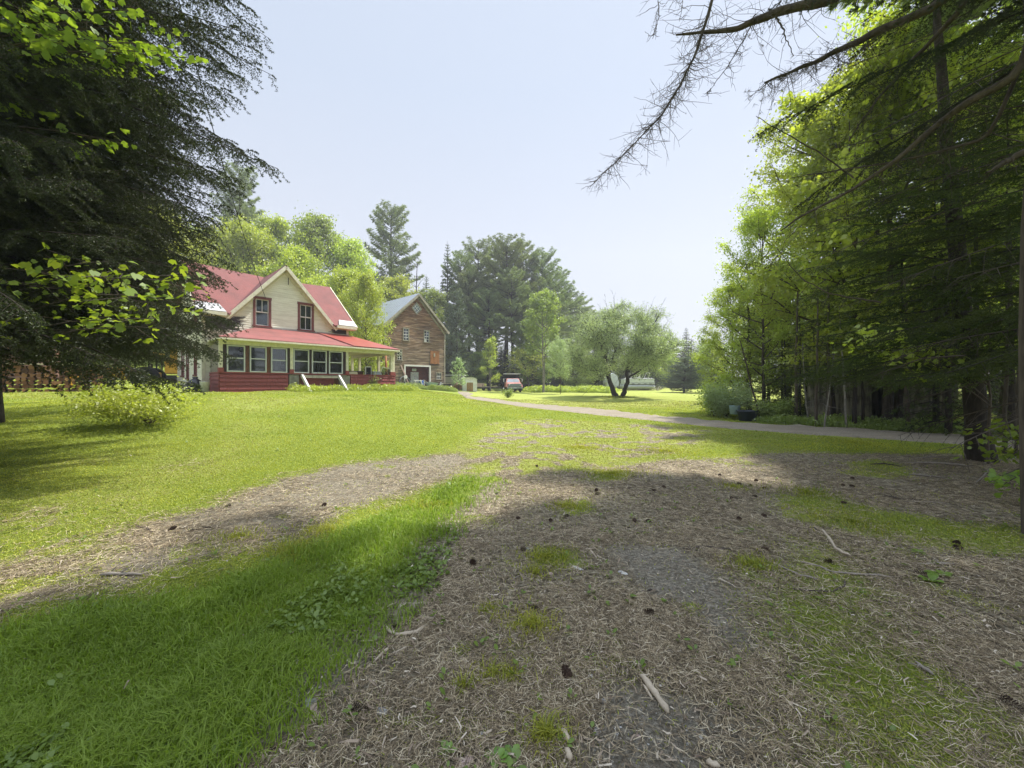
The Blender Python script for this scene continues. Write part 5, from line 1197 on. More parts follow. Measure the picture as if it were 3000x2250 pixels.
    for i, f_ in enumerate((.2, .45, .7)): mb.box(s0+w_*f_, s0+w_*(f_+.08), .322, .329, zt-.19, zt-.06); mb.box(s0+w_*f_, s0+w_*(f_+.15), .322, .328, zt-.075-.05*(i % 2), zt-.055-.05*(i % 2))
    mb.obj('faded_mark', plain('faded_grey_mark', (.22, .24, .22), .7), so_)
    MB().box(bpx(1193), bpx(1205), .26, .29, g, bz(1200, 1104)).obj('leaning_panel', M['dark'], B)
barn()
def on_barn(name, label, cat, x, y, z=None, rz=0):
    v = BA+hd*x+hb*y; z = sz(v.x, v.y)-.02 if z is None else z
    return thing(name, label, cat, (v.x, v.y, z), math.atan2(hd.y, hd.x)+rz)
t = on_barn('wooden_plank', 'long pinkish plank leaning in the left side of the barn doorway', 'plank', bpx(1197), -.35); MB().beam((0, 0, 0), (-.95, .30, 2.35), .14, .05, up=(0, 1, 0)).obj('board', plain('pink_grey_wood', (.50, .36, .31), .8, var=.3), t)
t = on_barn('blue_barrel', 'blue plastic barrel with a white stripe standing in the barn doorway', 'barrel', bpx(1223), -.7)
MB().lathe([(.02, 0), (.27, 0), (.29, .05), (.29, .38), (.305, .4), (.29, .43), (.29, .78), (.25, .85), (.02, .86)], n=20).obj('body', plain('blue_plastic', (.03, .11, .36), .4, var=.3), t, True); MB().box(.1, .17, -.31, -.285, .06, .8).obj('stripe', M['white'], t)
t = on_barn('wheelbarrow', 'pale blue wheelbarrow tipped beside the right post of the barn doorway', 'wheelbarrow', bpx(1250), -.9)
MB().add([(-.45, -.3, .35), (.4, -.22, .3), (.4, .22, .3), (-.45, .3, .35), (-.6, -.42, .72), (.62, -.36, .62), (.62, .36, .62), (-.6, .42, .72)], [(0, 1, 2, 3), (0, 4, 5, 1), (1, 5, 6, 2), (2, 6, 7, 3), (3, 7, 4, 0)]).obj('tray', plain('pale_blue_metal', (.40, .52, .62), .5, var=.3), t)
for s in (-.22, .22): MB().tube([(-1.25, s*1.4, .95), (-.5, s, .5), (.75, s*.3, .18)], .022).obj('handle', M['plywood'], t)
MB().lathe([(.05, -.04), (.18, -.045), (.2, 0), (.18, .045), (.05, .04)], (.8, 0, .2), 14, 'y').obj('wheel', M['black'], t, True)
t = on_barn('sawhorse', 'white wooden sawhorse left of the blue barrel', 'sawhorse', bpx(1211), -.9)
MB().beam((-.55, 0, .85), (.5, 0, .8), .09, .1).obj('beam', M['white'], t)
for sx_ in (-.4, .35):
    for sy_ in (-.28, .28): MB().beam((sx_*.8, 0, .8), (sx_*1.35, sy_, 0), .06, .08).obj('leg', M['white'], t)
t = on_barn('spoked_wheel', 'dark iron wheel with spokes leaning in the weeds left of the barn door', 'wheel', bpx(1173), -1.0); t.rotation_euler = (-.25, 0, t.rotation_euler[2])
mb = MB(); R_ = .62
mb.tube([(R_*math.cos(a), 0, .6+R_*math.sin(a)) for a in np.linspace(0, 2*math.pi, 33)], .045, 6, False).obj('rim', plain('grey_iron', (.16, .18, .20), .6, var=.4), t, True)
mb = MB()
for k in range(14): a = k*math.pi/7; mb.beam((.09*math.cos(a), 0, .6+.09*math.sin(a)), (R_*.97*math.cos(a), 0, .6+R_*.97*math.sin(a)), .035, .02, up=(0, 1, 0))
mb.obj('spokes', plain('dark_iron', (.03, .03, .035), .6), t); MB().lathe([(.02, -.07), (.11, -.06), (.11, .06), (.02, .07)], (0, 0, .6), 12, 'y').obj('hub', M['black'], t, True)
t = on_barn('round_sign', 'small round white disc on a stake at the left end of the barn weeds', 'sign', bpx(1161.5), -1.6); MB().box(-.02, .02, -.02, .02, 0, 1.0).obj('stake', M['grey_wood'], t); MB().lathe([(.01, -.05), (.2, -.045), (.2, -.03), (.01, -.025)], (0, 0, 1.12), 18, 'y').obj('disc', M['white'], t)
t = on_barn('scrap_lumber', 'tangle of pale boards lying at the foot of the barn wall right of the door', 'scrap wood', bpx(1272), -.7)
mb = MB(); rr = random.Random(8)
for k in range(7): a = rr.uniform(-.6, .6); mb.beam((rr.uniform(-.7, .1), rr.uniform(-.3, .2), rr.uniform(.05, .5)), (rr.uniform(.2, .9), rr.uniform(-.3, .2), rr.uniform(.1, .75)), .11, .03)
mb.obj('board', M['white_grey'], t)
t = on_barn('old_tractor_tyre', 'pinkish old tyre lying against stones by the barn corner', 'tyre', bpx(1308), -1.6); t.rotation_euler = (.5, .2, t.rotation_euler[2])
MB().lathe([(.28, -.12), (.48, -.14), (.55, -.08), (.55, .08), (.48, .14), (.28, .12), (.28, -.12)], (0, 0, .42), 22, 'y').obj('tyre', plain('dusty_rubber', (.20, .10, .09), .9, var=.5), t, True)
MB().lathe([(.02, -.05), (.27, -.06), (.27, .06), (.02, .05)], (0, 0, .42), 16, 'y').obj('rim', plain('tan_wheel', (.50, .38, .28), .7), t, True)
t = on_barn('water_jug', 'pale yellow jug beside the old tyre', 'jug', bpx(1294), -1.6); MB().lathe([(.02, 0), (.17, 0), (.19, .05), (.19, .25), (.12, .36), (.05, .42), (.05, .48), (.02, .49)], n=14).obj('body', plain('cream_plastic', (.70, .66, .45), .5, var=.1), t, True)
MB().tube([(.05, 0, .42), (.17, 0, .44), (.19, 0, .34), (.13, 0, .28)], .018, 6).obj('handle', plain('cream_plastic_handle', (.70, .66, .45), .5, var=.1), t)
t = on_barn('workbench', 'dark low bench with a pale top at the right foot of the barn', 'bench', bpx(1291), -.55)
MB().box(-.75, .85, -.3, .3, .56, .62).obj('top', M['barn_trim'], t); MB().box(-.7, .8, -.25, .25, .15, .55).obj('body', M['dark'], t)
for a_ in (-.7, .8):
    MB().box(a_-.04, a_+.04, -.3, -.22, 0, .56).obj('leg', M['dark_wood'], t)
v = BA+hd*(bpx(1131))+hb*(-6.5); t = thing('wooden_pole', 'bare orange-brown pole standing between the porch and the barn', 'pole', (*at_px(1131, 27), sz(*at_px(1131, 27))-.1))
MB().tube([(0, 0, 0), (.02, 0, 1.2), (-.03, 0, 2.6)], [.10, .09, .07], 10).obj('pole', M['orange_wood'], t, True); MB().beam((.42, 0, 0), (.05, -.1, 1.3), .09, .05).obj('brace', M['orange_wood'], t)

# ------------------------------------------------------------------ low shed and metal shed right of the barn
def sheds():
    x, y = at_px(1376.5, 44); z = sz(x, y); u = 44/F
    t = thing('metal_shed', 'small white metal shed with a curved roof and an orange plank door', 'shed', (x, y, z), R(8))
    W_ = 43*u*.98/2; Hh = 34*u; D_ = 2.6; arc = [(W_*math.cos(a), Hh+.30*math.sin(a)) for a in np.linspace(math.pi*.93, math.pi*.07, 9)]
    prof = [(-W_, 0), (-W_, Hh)]+arc+[(W_, Hh), (W_, 0)]; dw = .36
    mw, nt, N, L, b = new_mat('white_corrugated_metal'); tc = N.new('ShaderNodeTexCoord'); sp = N.new('ShaderNodeSeparateXYZ'); L.new(tc.outputs['Object'], sp.inputs[0])
    wv = math_n(nt, 'SINE', math_n(nt, 'MULTIPLY', sp.outputs[2], 42)); nn = tex(nt, 5, 4, .6); low = math_n(nt, 'LESS_THAN', sp.outputs[2], .85)
    L.new(mixc(nt, math_n(nt, 'MULTIPLY', low, .3), ramp(nt, nn, [(.3, (.66, .66, .66)), (.6, (.86, .86, .86))]), (.42, .45, .45)), b.inputs['Base Color']); b.inputs['Roughness'].default_value = .5; bump(nt, b, wv, .6, .02)
    mb = MB(); mb.prism(prof, 'y', .02, D_); mb.obj('wall', mw, t)
    mb = MB(); ro = [(p[0]*1.03, p[1]+.03) for p in [(-W_, Hh-.03)]+arc+[(W_, Hh-.03)]]; ri = [(p[0], p[1]-.035) for p in ro][::-1]; mb.prism(ro+ri, 'y', -.08, D_+.05); mb.obj('roof', M['white_grey'], t)
    mb = MB()
    for k in range(4): mb.box(-dw+k*dw/2+.008, -dw+(k+1)*dw/2-.008, -.05, .015, .05, Hh-.30)
    mb.obj('door', plain('orange_tan_planks', (.46, .28, .12), .8, var=.6, scale=5, stretch=(6, 6, .4)), t)
    MB().box(-dw-.07, -dw, -.06, .018, 0, Hh-.22).box(dw, dw+.07, -.06, .018, 0, Hh-.22).box(-dw, dw, -.055, .017, Hh-.29, Hh-.22).obj('door_frame', mw, t)
    # lean-to between the barn and the metal shed
    x, y = at_px(1332, 46); t = thing('lean_to', 'low grey lean-to with a flat pale roof joining the barn and the metal shed', 'shed', (x, y, sz(x, y)), R(4))
    MB().box(-1.5, 1.1, 0, 3, 0, 1.62).obj('wall', plain('grey_green_panel', (.34, .35, .30), .8, var=.2, scale=2), t); MB().box(-1.5, 1.1, -.03, -.005, 0, .78).obj('base_board', plain('grey_mossy_panel', (.22, .23, .18), .9, var=.4), t)
    MB().box(-1.6, 1.2, -.15, 3.1, 1.63, 1.72).obj('roof', M['white_grey'], t); MB().box(-1.45, -.1, -.1, -.04, 1.48, 1.60).obj('dark_gap', M['dark'], t)
sheds()

# ------------------------------------------------------------------ dump truck
def truck():
    Y = 48.0; x, y = at_px(1507, Y); z = sz(x, y)
    T = thing('dump_truck', 'old faded red dump truck with grey-green grille and raised dark box, facing the lawn', 'truck', (x+.05, y, z), R(10))
    red = plain('sun_faded_red_paint', (.50, .15, .13), .45, var=.5, scale=3, c2=(.60, .36, .31), thr=(.40, .60)); teal = plain('faded_grey_green_paint', (.24, .31, .31), .5, var=.4, scale=6); blk = plain('rusty_black_steel', (.025, .022, .022), .7, var=.5, scale=5)
    # cab: lofted sections from bumper back
    mb = MB(); secs = [(-.0, .90, .62, 1.08), (.12, .93, .60, 1.14), (.9, .94, .60, 1.20), (1.05, .95, .60, 1.22)]
    def sec(y_, w_, z0, z1, c=.12): return [(-w_, y_, z0), (-w_, y_, z1-c), (-w_+c, y_, z1), (w_-c, y_, z1), (w_, y_, z1-c), (w_, y_, z0)]
    V = sum([sec(*s) for s in secs], []); k = 6; Fs = [(i*k+j, i*k+(j+1) % k, (i+1)*k+(j+1) % k, (i+1)*k+j) for i in range(3) for j in range(k)]+[(0, 5, 4, 3, 2, 1), (18, 19, 20, 21, 22, 23)]
    mb.add(V, Fs); hood = mb.obj('hood', red, T, bevel=.03)
    MB().add([(-.94, 1.06, .6), (.94, 1.06, .6), (.94, 1.06, 1.2), (-.94, 1.06, 1.2), (-.78, 1.45, 1.74), (.78, 1.45, 1.74), (-.94, 2.5, .6), (.94, 2.5, .6), (.9, 2.5, 1.2), (-.9, 2.5, 1.2), (-.76, 2.4, 1.76), (.76, 2.4, 1.76)],
             [(0, 1, 2, 3), (4, 5, 11, 10), (0, 3, 9, 6), (3, 4, 10, 9), (1, 7, 8, 2), (2, 8, 11, 5), (6, 9, 8, 7), (9, 10, 11, 8), (3, 2, 5, 4), (0, 6, 7, 1)]).obj('cab', red, T, bevel=.04)
    MB().add([(-.80, 1.06, 1.26), (.80, 1.06, 1.26), (.68, 1.38, 1.68), (-.68, 1.38, 1.68)], [(0, 1, 2, 3)]).obj('windshield', plain('pale_reflecting_windshield', (.38, .43, .50), .12, var=.25, scale=2, spec=.9, bmp=0), T)
    for s in (-1, 1): MB().add([(s*.945, 1.2, 1.24), (s*.945, 2.3, 1.24), (s*.80, 2.25, 1.66), (s*.82, 1.45, 1.66)], [(0, 1, 2, 3)]).obj('side_window', M['dark'], T)
    mb = MB(); mb.box(-.84, .84, -.06, -.012, .68, 1.06); g = mb.obj('grille', teal, T, bevel=.02)
    mb = MB(); [mb.box(-.62, .62, -.085, -.061, .74+k*.075, .765+k*.075) for k in range(4)]; mb.obj('slat', plain('pale_metal', (.42, .48, .5), .4), g)
    for s in (-1, 1): MB().lathe([(.01, -.10), (.11, -.095), (.12, -.061), (.01, -.06)], (s*.70, 0, .88), 16, 'y').obj('headlight', plain('cloudy_lamp', (.5, .52, .5), .2), T, True)
    MB().box(-1.0, 1.0, -.22, -.08, .46, .62).obj('bumper', plain('dull_teal_bumper', (.34, .42, .43), .45, var=.3), T, bevel=.02)
    MB().box(-.2, .2, -.235, -.222, .50, .58).obj('plate', M['white'], T)
    for s in (-1, 1):
        MB().add([(s*.94, .02, .62), (s*1.02, .1, .72), (s*1.03, .5, .98), (s*1.02, .95, .72), (s*.94, 1.03, .6), (s*.94, .5, 1.06)], [(0, 1, 2, 3, 4), (0, 5, 2, 1), (5, 4, 3, 2)]).obj('fender', red, T)
        for yy, n_ in ((.55, 'wheel'), (4.0, 'wheel')):
            w_ = MB().lathe([(.20, -.13), (.38, -.13), (.43, -.09), (.43, .09), (.38, .13), (.20, .13), (.2, -.13)], (s*.80, yy, .43), 22, 'x').obj('wheel', M['black'], T, True)
            MB().lathe([(.02, -.08), (.2, -.12), (.2, .12), (.02, .08)], (s*.80, yy, .43), 14, 'x').obj('rim', teal, w_, True)
    MB().box(-.45, -.35, .2, 5.2, .5, .66).box(.35, .45, .2, 5.2, .5, .66).box(-.8, .8, .5, .62, .38, .5).box(-.8, .8, 3.9, 4.1, .38, .5).obj('chassis', blk, T)
    # dump box with cab protector
    mb = MB(); z0, z1 = 1.05, 2.0
    mb.box(-1.08, 1.08, 2.62, 5.6, z0, z0+.08); mb.box(-1.08, -1.0, 2.62, 5.6, z0+.08, z1); mb.box(1.0, 1.08, 2.62, 5.6, z0+.08, z1); mb.box(-1.0, 1.0, 2.62, 2.70, z0+.08, 2.3); mb.box(-1.0, 1.0, 5.52, 5.6, z0+.08, z1)
    MB().box(-1.05, 1.05, 1.62, 1.70, 2.28, 2.40).box(-1.08, -1.03, 1.70, 2.7, 2.29, 2.39).box(1.03, 1.08, 1.7, 2.7, 2.29, 2.39).obj('guard_rim', M['white_grey'], T)
    mb.box(-1.02, 1.02, 1.7, 2.72, 2.301, 2.37)
    for yy in np.linspace(2.8, 5.3, 6): mb.box(-1.13, -1.081, yy, yy+.08, z0, z1); mb.box(1.081, 1.13, yy, yy+.08, z0, z1)
    mb.obj('dump_box', blk, T)
    for s in (-1, 1):
        MB().tube([(s*.96, 1.5, 1.2), (s*1.2, 1.42, 1.35), (s*1.2, 1.42, 1.7), (s*.9, 1.55, 1.72)], .018, 6).box(s*1.2-.03, s*1.2+.09, 1.38, 1.42, 1.34, 1.68).obj('mirror', M['white_grey'], T)
truck()

def trailer():
    Y = 50; x, y = at_px(1428, Y); z = sz(x, y); t = thing('flat_trailer', 'low flat wooden trailer parked beside the metal shed', 'trailer', (x, y, z), R(4))
    MB().box(-1.5, 1.35, -.7, .7, .42, .52).obj('deck', M['barn_trim'], t)
    mb = MB(); mb.box(-1.45, 1.3, -.6, -.5, .30, .42); mb.box(-1.45, 1.3, .5, .6, .30, .42); mb.obj('frame', M['dark'], t); MB().beam((1.3, 0, .36), (2.1, 0, .30), .1, .08).obj('hitch', M['dark'], t)
    for xx in (-.5, .2):
        for s in (-1, 1): MB().lathe([(.02, -.06), (.19, -.06), (.21, 0), (.19, .06), (.02, .06)], (xx, s*.78, .21), 16, 'y').obj('wheel', M['black'], t, True)
    mb = MB(); [mb.box(xx-.03, xx+.03, -.73, -.68, .52, .80) for xx in (-.6, .25, .95)]; mb.obj('stake', M['dark_wood'], t)
    b_ = thing('wooden_crate', 'pale pink-tan crate loaded on the left end of the flat trailer', 'crate', (x-.95, y, z+.52), R(4))
    MB().box(-.42, .5, -.45, .45, 0, .40).obj('box', plain('pink_tan_cardboard', (.62, .47, .38), .8, var=.25, scale=5), b_); MB().box(-.45, .53, -.48, .48, .402, .45).obj('lid', M['plywood'], b_)
trailer()

def boat():
    Y = 60; x, y = at_px(1868, Y); z = sz(x, y); t = thing('pontoon_boat', 'silver pontoon boat with folded top frame parked behind the willow', 'boat', (x, y, z-.05), R(-4))
    al = plain('dull_aluminium', (.50, .53, .55), .38, .5, var=.2, scale=3); pan = plain('pale_grey_boat_panel', (.62, .66, .66), .5, var=.15, scale=3)
    for s in (-.85, .85): MB().lathe([(.02, -2.55), (.34, -2.5), (.36, -2.3), (.36, 1.5), (.30, 2.0), (.14, 2.4), (.02, 2.5)], (0, s, .62), 18, 'x').obj('pontoon', al, t, True)
    MB().box(-2.4, 2.3, -1.2, 1.2, 1.0, 1.1).obj('deck', pan, t)
    mb = MB(); mb.box(-2.4, 2.3, -1.22, -1.19, 1.12, 1.28); [mb.box(xx, xx+.38, -1.225, -1.221, 1.14, 1.2) for xx in (-1.9, -1.0, -.1, .8)]; mb.obj('side_rail', al, t)
    mb = MB(); [mb.box(xx, xx+.36, -1.24, -1.223, 1.03, 1.09) for xx in (-2.0, -1.15, -.25, .65, 1.45)]; mb.obj('slot', M['dark'], t)
    mb = MB(); mb.box(-2.3, 2.2, -1.19, -1.16, 1.29, 1.80); mb.box(-2.3, 2.2, 1.16, 1.19, 1.1, 1.80); mb.box(-2.3, -2.27, -1.15, 1.15, 1.1, 1.8); mb.box(2.17, 2.2, -1.15, 1.15, 1.1, 1.8); mb.obj('fence_panel', pan, t)
    mb = MB(); mb.tube([(-2.3, -1.2, 1.82), (2.2, -1.2, 1.82)], .03); mb.tube([(-2.3, 1.2, 1.82), (2.2, 1.2, 1.82)], .03); mb.obj('handrail', al, t)
    for xx in (-1.7, -1.3, -.9, -.1, .3, 1.2):
        MB().tube([(xx, -1.15, 1.8), (xx+.40, -1.1, 2.75), (xx+.42, 1.1, 2.75), (xx, 1.15, 1.8)], .035, 6).obj('top_frame', M['white'], t)
    MB().box(-.5, .3, -.9, .0, 1.12, 2.05).obj('seat', M['white'], t, bevel=.06); MB().box(1.0, 2.0, -1.0, .9, 1.12, 1.95).obj('seat', M['white'], t, bevel=.06); MB().box(-2.0, -1.0, -1.0, .9, 1.12, 1.9).obj('seat', M['white'], t, bevel=.06)
    MB().box(2.3, 2.75, -.3, .3, .9, 1.35).box(2.45, 2.6, -.08, .08, .3, .9).obj('outboard_motor', M['black'], t, bevel=.04)
    MB().box(-2.2, 2.0, -.6, -.5, .1, .22).box(-2.2, 2.0, .5, .6, .1, .22).obj('cradle', M['dark_wood'], t)
    x, y = at_px(1812, 61); t = thing('camper_trailer', 'pale small covered boat or trailer just left of the pontoon boat', 'trailer', (x-.6, y+1, sz(x, y)), R(5))
    MB().prism([(-.9, .4), (.9, .4), (1.0, 1.2), (.7, 2.3), (.0, 2.75), (-.7, 2.2), (-1.0, 1.2)], 'y', 0, 2.2).obj('body', pan, t, bevel=.05)
    for s in (-.7, .7): MB().lathe([(.02, -.08), (.3, -.08), (.3, .08), (.02, .08)], (s, -.05, .3), 14, 'x').obj('wheel', M['black'], t, True)
    x, y = at_px(1925, 58); t = thing('brush_pile', 'low pile of pale cut branches right of the boat', 'brush pile', (x, y, sz(x, y))); mb = MB(); rr = random.Random(4)
    for k in range(26): a = rr.uniform(0, 6.28); r0 = rr.uniform(.1, .8); mb.tube([(r0*math.cos(a), r0*.5*math.sin(a), rr.uniform(0, .3)), (r0*math.cos(a)+rr.uniform(-1, 1), rr.uniform(-.5, .5), rr.uniform(.2, .75))], .03, 5)
    mb.obj('branch', plain('pale_cut_wood', (.40, .38, .25), .9), t)
boat()

# ------------------------------------------------------------------ left side: firewood, rusty shed, yellow loader
def left_side():
    x, y = at_px(55, 16.5); z = sz(x, y); t = thing('firewood_stack', 'long stack of split firewood with a pale board along its top at the far left', 'firewood', (x, y, z), R(40))
    r = random.Random(2); mb = MB()
    for row in range(7):
        for k in range(26):
            rr = r.uniform(.075, .12); cx = -2.6+k*.2+r.uniform(-.03, .03); cz = .1+row*.165+r.uniform(-.02, .02); n_ = r.choice([3, 5, 6, 8]); a0 = r.uniform(0, 6)
            P = [(cx+rr*math.cos(a0+i*2*math.pi/n_), cz+rr*math.sin(a0+i*2*math.pi/n_)) for i in range(n_)]; mb.prism(P, 'y', -.22+r.uniform(-.06, .02), .2)
    m, nt, N, L, b = new_mat('split_log_ends'); geo = N.new('ShaderNodeNewGeometry'); L.new(ramp(nt, geo.outputs['Random Per Island'], [(0, (.06, .028, .014)), (.5, (.17, .08, .04)), (1, (.36, .19, .09))]), b.inputs['Base Color']); b.inputs['Roughness'].default_value = .9
    mb.obj('logs', m, t); MB().box(-2.7, 2.7, -.3, .28, 1.22, 1.27).obj('cover_board', M['plywood'], t)
    x, y = at_px(45, 24); t = thing('rusty_shed', 'small shed with a rusty pink-brown sheet wall behind the firewood', 'shed', (x, y, sz(x, y)), R(38))
    MB().box(-1.6, 1.6, 0, 2.4, 0, 2.3).obj('wall', plain('rusty_pink_sheet', (.36, .20, .16), .8, var=.55, scale=3, stretch=(.6, .6, 3)), t); MB().slab([(-1.8, -.3, 2.75), (1.8, -.3, 2.75), (1.8, 2.6, 2.4), (-1.8, 2.6, 2.4)], (0, 0, 1), .06).obj('roof', M['grey_wood'], t)
    x, y = at_px(372, 22); T = thing('yellow_loader', 'yellow loader tractor half hidden by the spruce boughs left of the house', 'tractor', (x, y, sz(x, y)), R(-60))
    yel = plain('yellow_machine_paint', (.62, .33, .03), .45, var=.3, scale=4)
    MB().box(-.45, .45, -1.5, .2, .55, 1.2).obj('hood', yel, T, bevel=.05); MB().box(-.5, .5, .2, 1.4, .5, 1.0).obj('body', yel, T, bevel=.05)
    MB().box(-.62, .62, .1, 1.5, 2.05, 2.13).obj('canopy', yel, T, bevel=.02)
    for a, b_ in ((-.55, .2), (.55, .2), (-.55, 1.4), (.55, 1.4)): MB().box(a-.03, a+.03, b_-.03, b_+.03, 1.0, 2.05).obj('post', M['black'], T)
    MB().box(-.25, .25, .6, 1.0, 1.0, 1.15).box(-.25, .25, .95, 1.05, 1.15, 1.5).obj('seat', M['black'], T)
    for s in (-1, 1):
        for yy, rr in ((.95, .65), (-1.1, .42)):
            w_ = MB().lathe([(rr*.5, -.14), (rr*.92, -.14), (rr, -.08), (rr, .08), (rr*.92, .14), (rr*.5, .14), (rr*.5, -.14)], (s*.68, yy, rr), 20, 'x').obj('wheel', M['black'], T, True); MB().lathe([(.02, -.07), (rr*.5, -.1), (rr*.5, .1), (.02, .07)], (s*.68, yy, rr), 14, 'x').obj('rim', M['white'], w_, True)
        MB().beam((s*.5, -.2, 1.2), (s*.5, -2.1, .5), .1, .14).obj('loader_arm', yel, T)
    MB().prism([(-2.6, .1), (-2.1, .1), (-2.05, .75), (-2.15, .75), (-2.2, .2), (-2.6, .14)], 'x', -.8, .8).obj('bucket', yel, T)
    x, y = at_px(530, 29); t = thing('orange_excavator', 'orange-yellow machine body glimpsed behind the left corner of the house', 'machine', (x, y, sz(x, y)), R(-20))
    MB().box(-.9, .9, -.6, .8, .7, 1.7).obj('body', yel, t, bevel=.08); MB().box(-.3, .8, -.55, .5, 1.7, 2.6).obj('cab', yel, t, bevel=.06)
    for s in (-.7, .7): MB().prism([(-1.1, .25), (-.9, 0), (.9, 0), (1.1, .25), (.95, .6), (-.95, .6)], 'y', s-.2, s+.2).obj('track', M['black'], t)
    MB().beam((.6, 0, 1.4), (1.8, 0, 2.6), .2, .25).obj('boom', yel, t)
left_side()
# old low plywood shed hidden among the roadside trees on the right
x, y = at_px(2515, 14.2); t = thing('abandoned_shed', 'low abandoned grey plywood shed with a dark doorway under the roadside trees', 'shed', (x, y, sz(x, y)-.05), R(-38)); mo = plain('mossy_old_plywood', (.24, .22, .15), .9, var=.75, scale=3.5, stretch=(2.5, 1, .45), thr=(.38, .6))
MB().box(-1.5, .35, 0, .06, 0, 1.62).box(1.15, 2.1, 0, .06, 0, 1.55).box(-1.5, -1.44, .06, 2.2, 0, 1.5).box(2.04, 2.1, .06, 2.2, 0, 1.5).box(-1.5, 2.1, 2.2, 2.26, 0, 1.5).obj('wall', mo, t)
MB().slab([(-1.6, -.15, 1.68), (2.2, -.15, 1.60), (2.2, 2.4, 1.9), (-1.6, 2.4, 1.95)], (0, 0, 1), .05).obj('roof', M['grey_wood'], t)
# ------------------------------------------------------------------ the wood on the right
RM = [decid_proto(s_, 14, 4.4, b_, .17, 52000, .125, 'leaf_yellow', n1=34, n2=9, spread=.30, up=.35, bark='bark') for s_, b_ in ((201, .10), (202, .16))]
RB = [decid_proto(203, 9, 2.6, .08, .07, 30000, .10, 'leaf_yellow', n1=34, n2=7, spread=.22, up=.55, bark='bark')]
RG = [decid_proto(204, 11, 3.4, .15, .12, 30000, .13, 'leaf_green', n1=30, n2=8, spread=.28, up=.4)]
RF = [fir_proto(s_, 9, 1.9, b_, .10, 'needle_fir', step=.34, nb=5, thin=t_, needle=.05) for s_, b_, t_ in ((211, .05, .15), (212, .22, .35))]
def rtree(P, H0, R0, px, top, Y, half, name, label, rz=0, group=None, i=0):
    x, y, s = fit(px, top, Y, H0, half, R0); return plant(name, label, 'tree', P[i], x, y, rz, s, group)
rtree(RB, 8.9, 2.7, 2235, 610, 17.5, 150, 'birch_tree', 'bright yellow-green birch at the left end of the roadside wood', .3)
rtree(RB, 8.9, 2.7, 2150, 830, 19.5, 105, 'birch_tree', 'smaller bright birch at the very corner where the wood meets the lawn', 2.3)
rtree(RM, 13.8, 4.6, 2500, 190, 15.5, 300, 'maple_tree', 'tall bright maple leaning out over the driveway', 1.1)
rtree(RM, 13.8, 4.6, 2380, 470, 18.5, 230, 'maple_tree', 'bright maple between the birch and the tall leaning maple', 4.0, None, 1)
rtree(RM, 13.8, 4.6, 2760, 60, 13.0, 330, 'maple_tree', 'tall maple high behind the dark fir boughs at the right', 5.0, None, 1)
rtree(RM, 13.8, 4.6, 2950, -500, 14.0, 400, 'maple_tree', 'maple at the right edge mostly hidden by fir boughs', 2.4)
rtree(RG, 10.9, 3.5, 2310, 760, 21, 150, 'maple_tree', 'darker green maple behind the bright birch', 2.4)
for i, (px, top, Y, half, k, lab) in enumerate([
 (2345, 905, 15.6, 62, 0, 'small dark fir just right of the bright birch'), (2440, 800, 14.6, 90, 1, 'thin dark fir left of the hidden plywood shed'),
 (2545, 700, 16.2, 105, 1, 'dark fir rising behind the hidden plywood shed'), (2640, 600, 13.2, 120, 1, 'dark fir right of the shed doorway'),
 (2745, 520, 12.0, 140, 0, 'dense dark fir left of the leaning trunk'), (2860, 430, 11.2, 160, 0, 'dense fir behind the leaning trunk at the right'),
 (2960, 300, 10.2, 180, 1, 'tall fir at the right edge behind the low maple leaves'), (2290, 940, 17.5, 60, 0, 'little fir beneath the bright birch')]):
    rtree(RF, 8.9, 1.95, px, top, Y, half, 'fir_tree', lab, i*1.3, 'firs along the edge of the roadside wood', k)
r_ = np.random.default_rng(44)
for i in range(24):
    px = 2220+(i % 8)*118+r_.uniform(-30, 30); Y = 19.5+(i//8)*4.5+r_.uniform(-1, 1); kind = i % 3
    top = 860-(px-2200)*.45+r_.uniform(-60, 60)
    rtree([RF[0], RG[0], RF[1]], [8.9, 10.9, 8.9][kind], [1.95, 3.5, 1.95][kind], px, top, Y, r_.uniform(90, 150), ['fir_tree', 'maple_tree', 'fir_tree'][kind], ['dark fir standing deep in the shade of the roadside wood', 'green maple filling the depth of the roadside wood', 'dark fir standing deep in the shade of the roadside wood'][kind], i*1.9, ['firs deep in the roadside wood', 'maples deep in the roadside wood', 'firs deep in the roadside wood'][kind], kind)
def lobed(seed, mesh_src, H, Rad, n):
    paths, A, r = skeleton(seed, H, Rad, .12, .13, 34, 9, up=.35); V, Fq = tubes_np(paths, 5); tm = np_mesh('trunk', V, Fq, M['bark'], True)
    wgt = r.uniform(.1, 1, len(A))**2; wgt /= wgt.sum(); C = A[r.choice(len(A), n, p=wgt)]+r.normal(0, 1, (n, 3))*np.array([.24, .24, .13]); V, Fq = leaves_np(C, .17, r, .7, 1, .3, True); return tm, np_mesh('crown', V, Fq, M['leaf_yellow'])
rtree([lobed(231, None, 13, 3.7, 30000)], 12.8, 3.9, 2600, 90, 13.6, 300, 'maple_tree', 'nearest maple of the wood, its large bright leaves standing out against the sky', 3.2)
for i in range(12):
    rtree([RF[0]], 8.9, 1.95, 2290+i*62+r_.uniform(-15, 15), 985+r_.uniform(-40, 30), 16.6+(i % 3)*1.3, 75, 'fir_tree', 'low dark young fir filling the understory behind the hidden shed', i*1.7, 'young firs in the understory of the roadside wood')
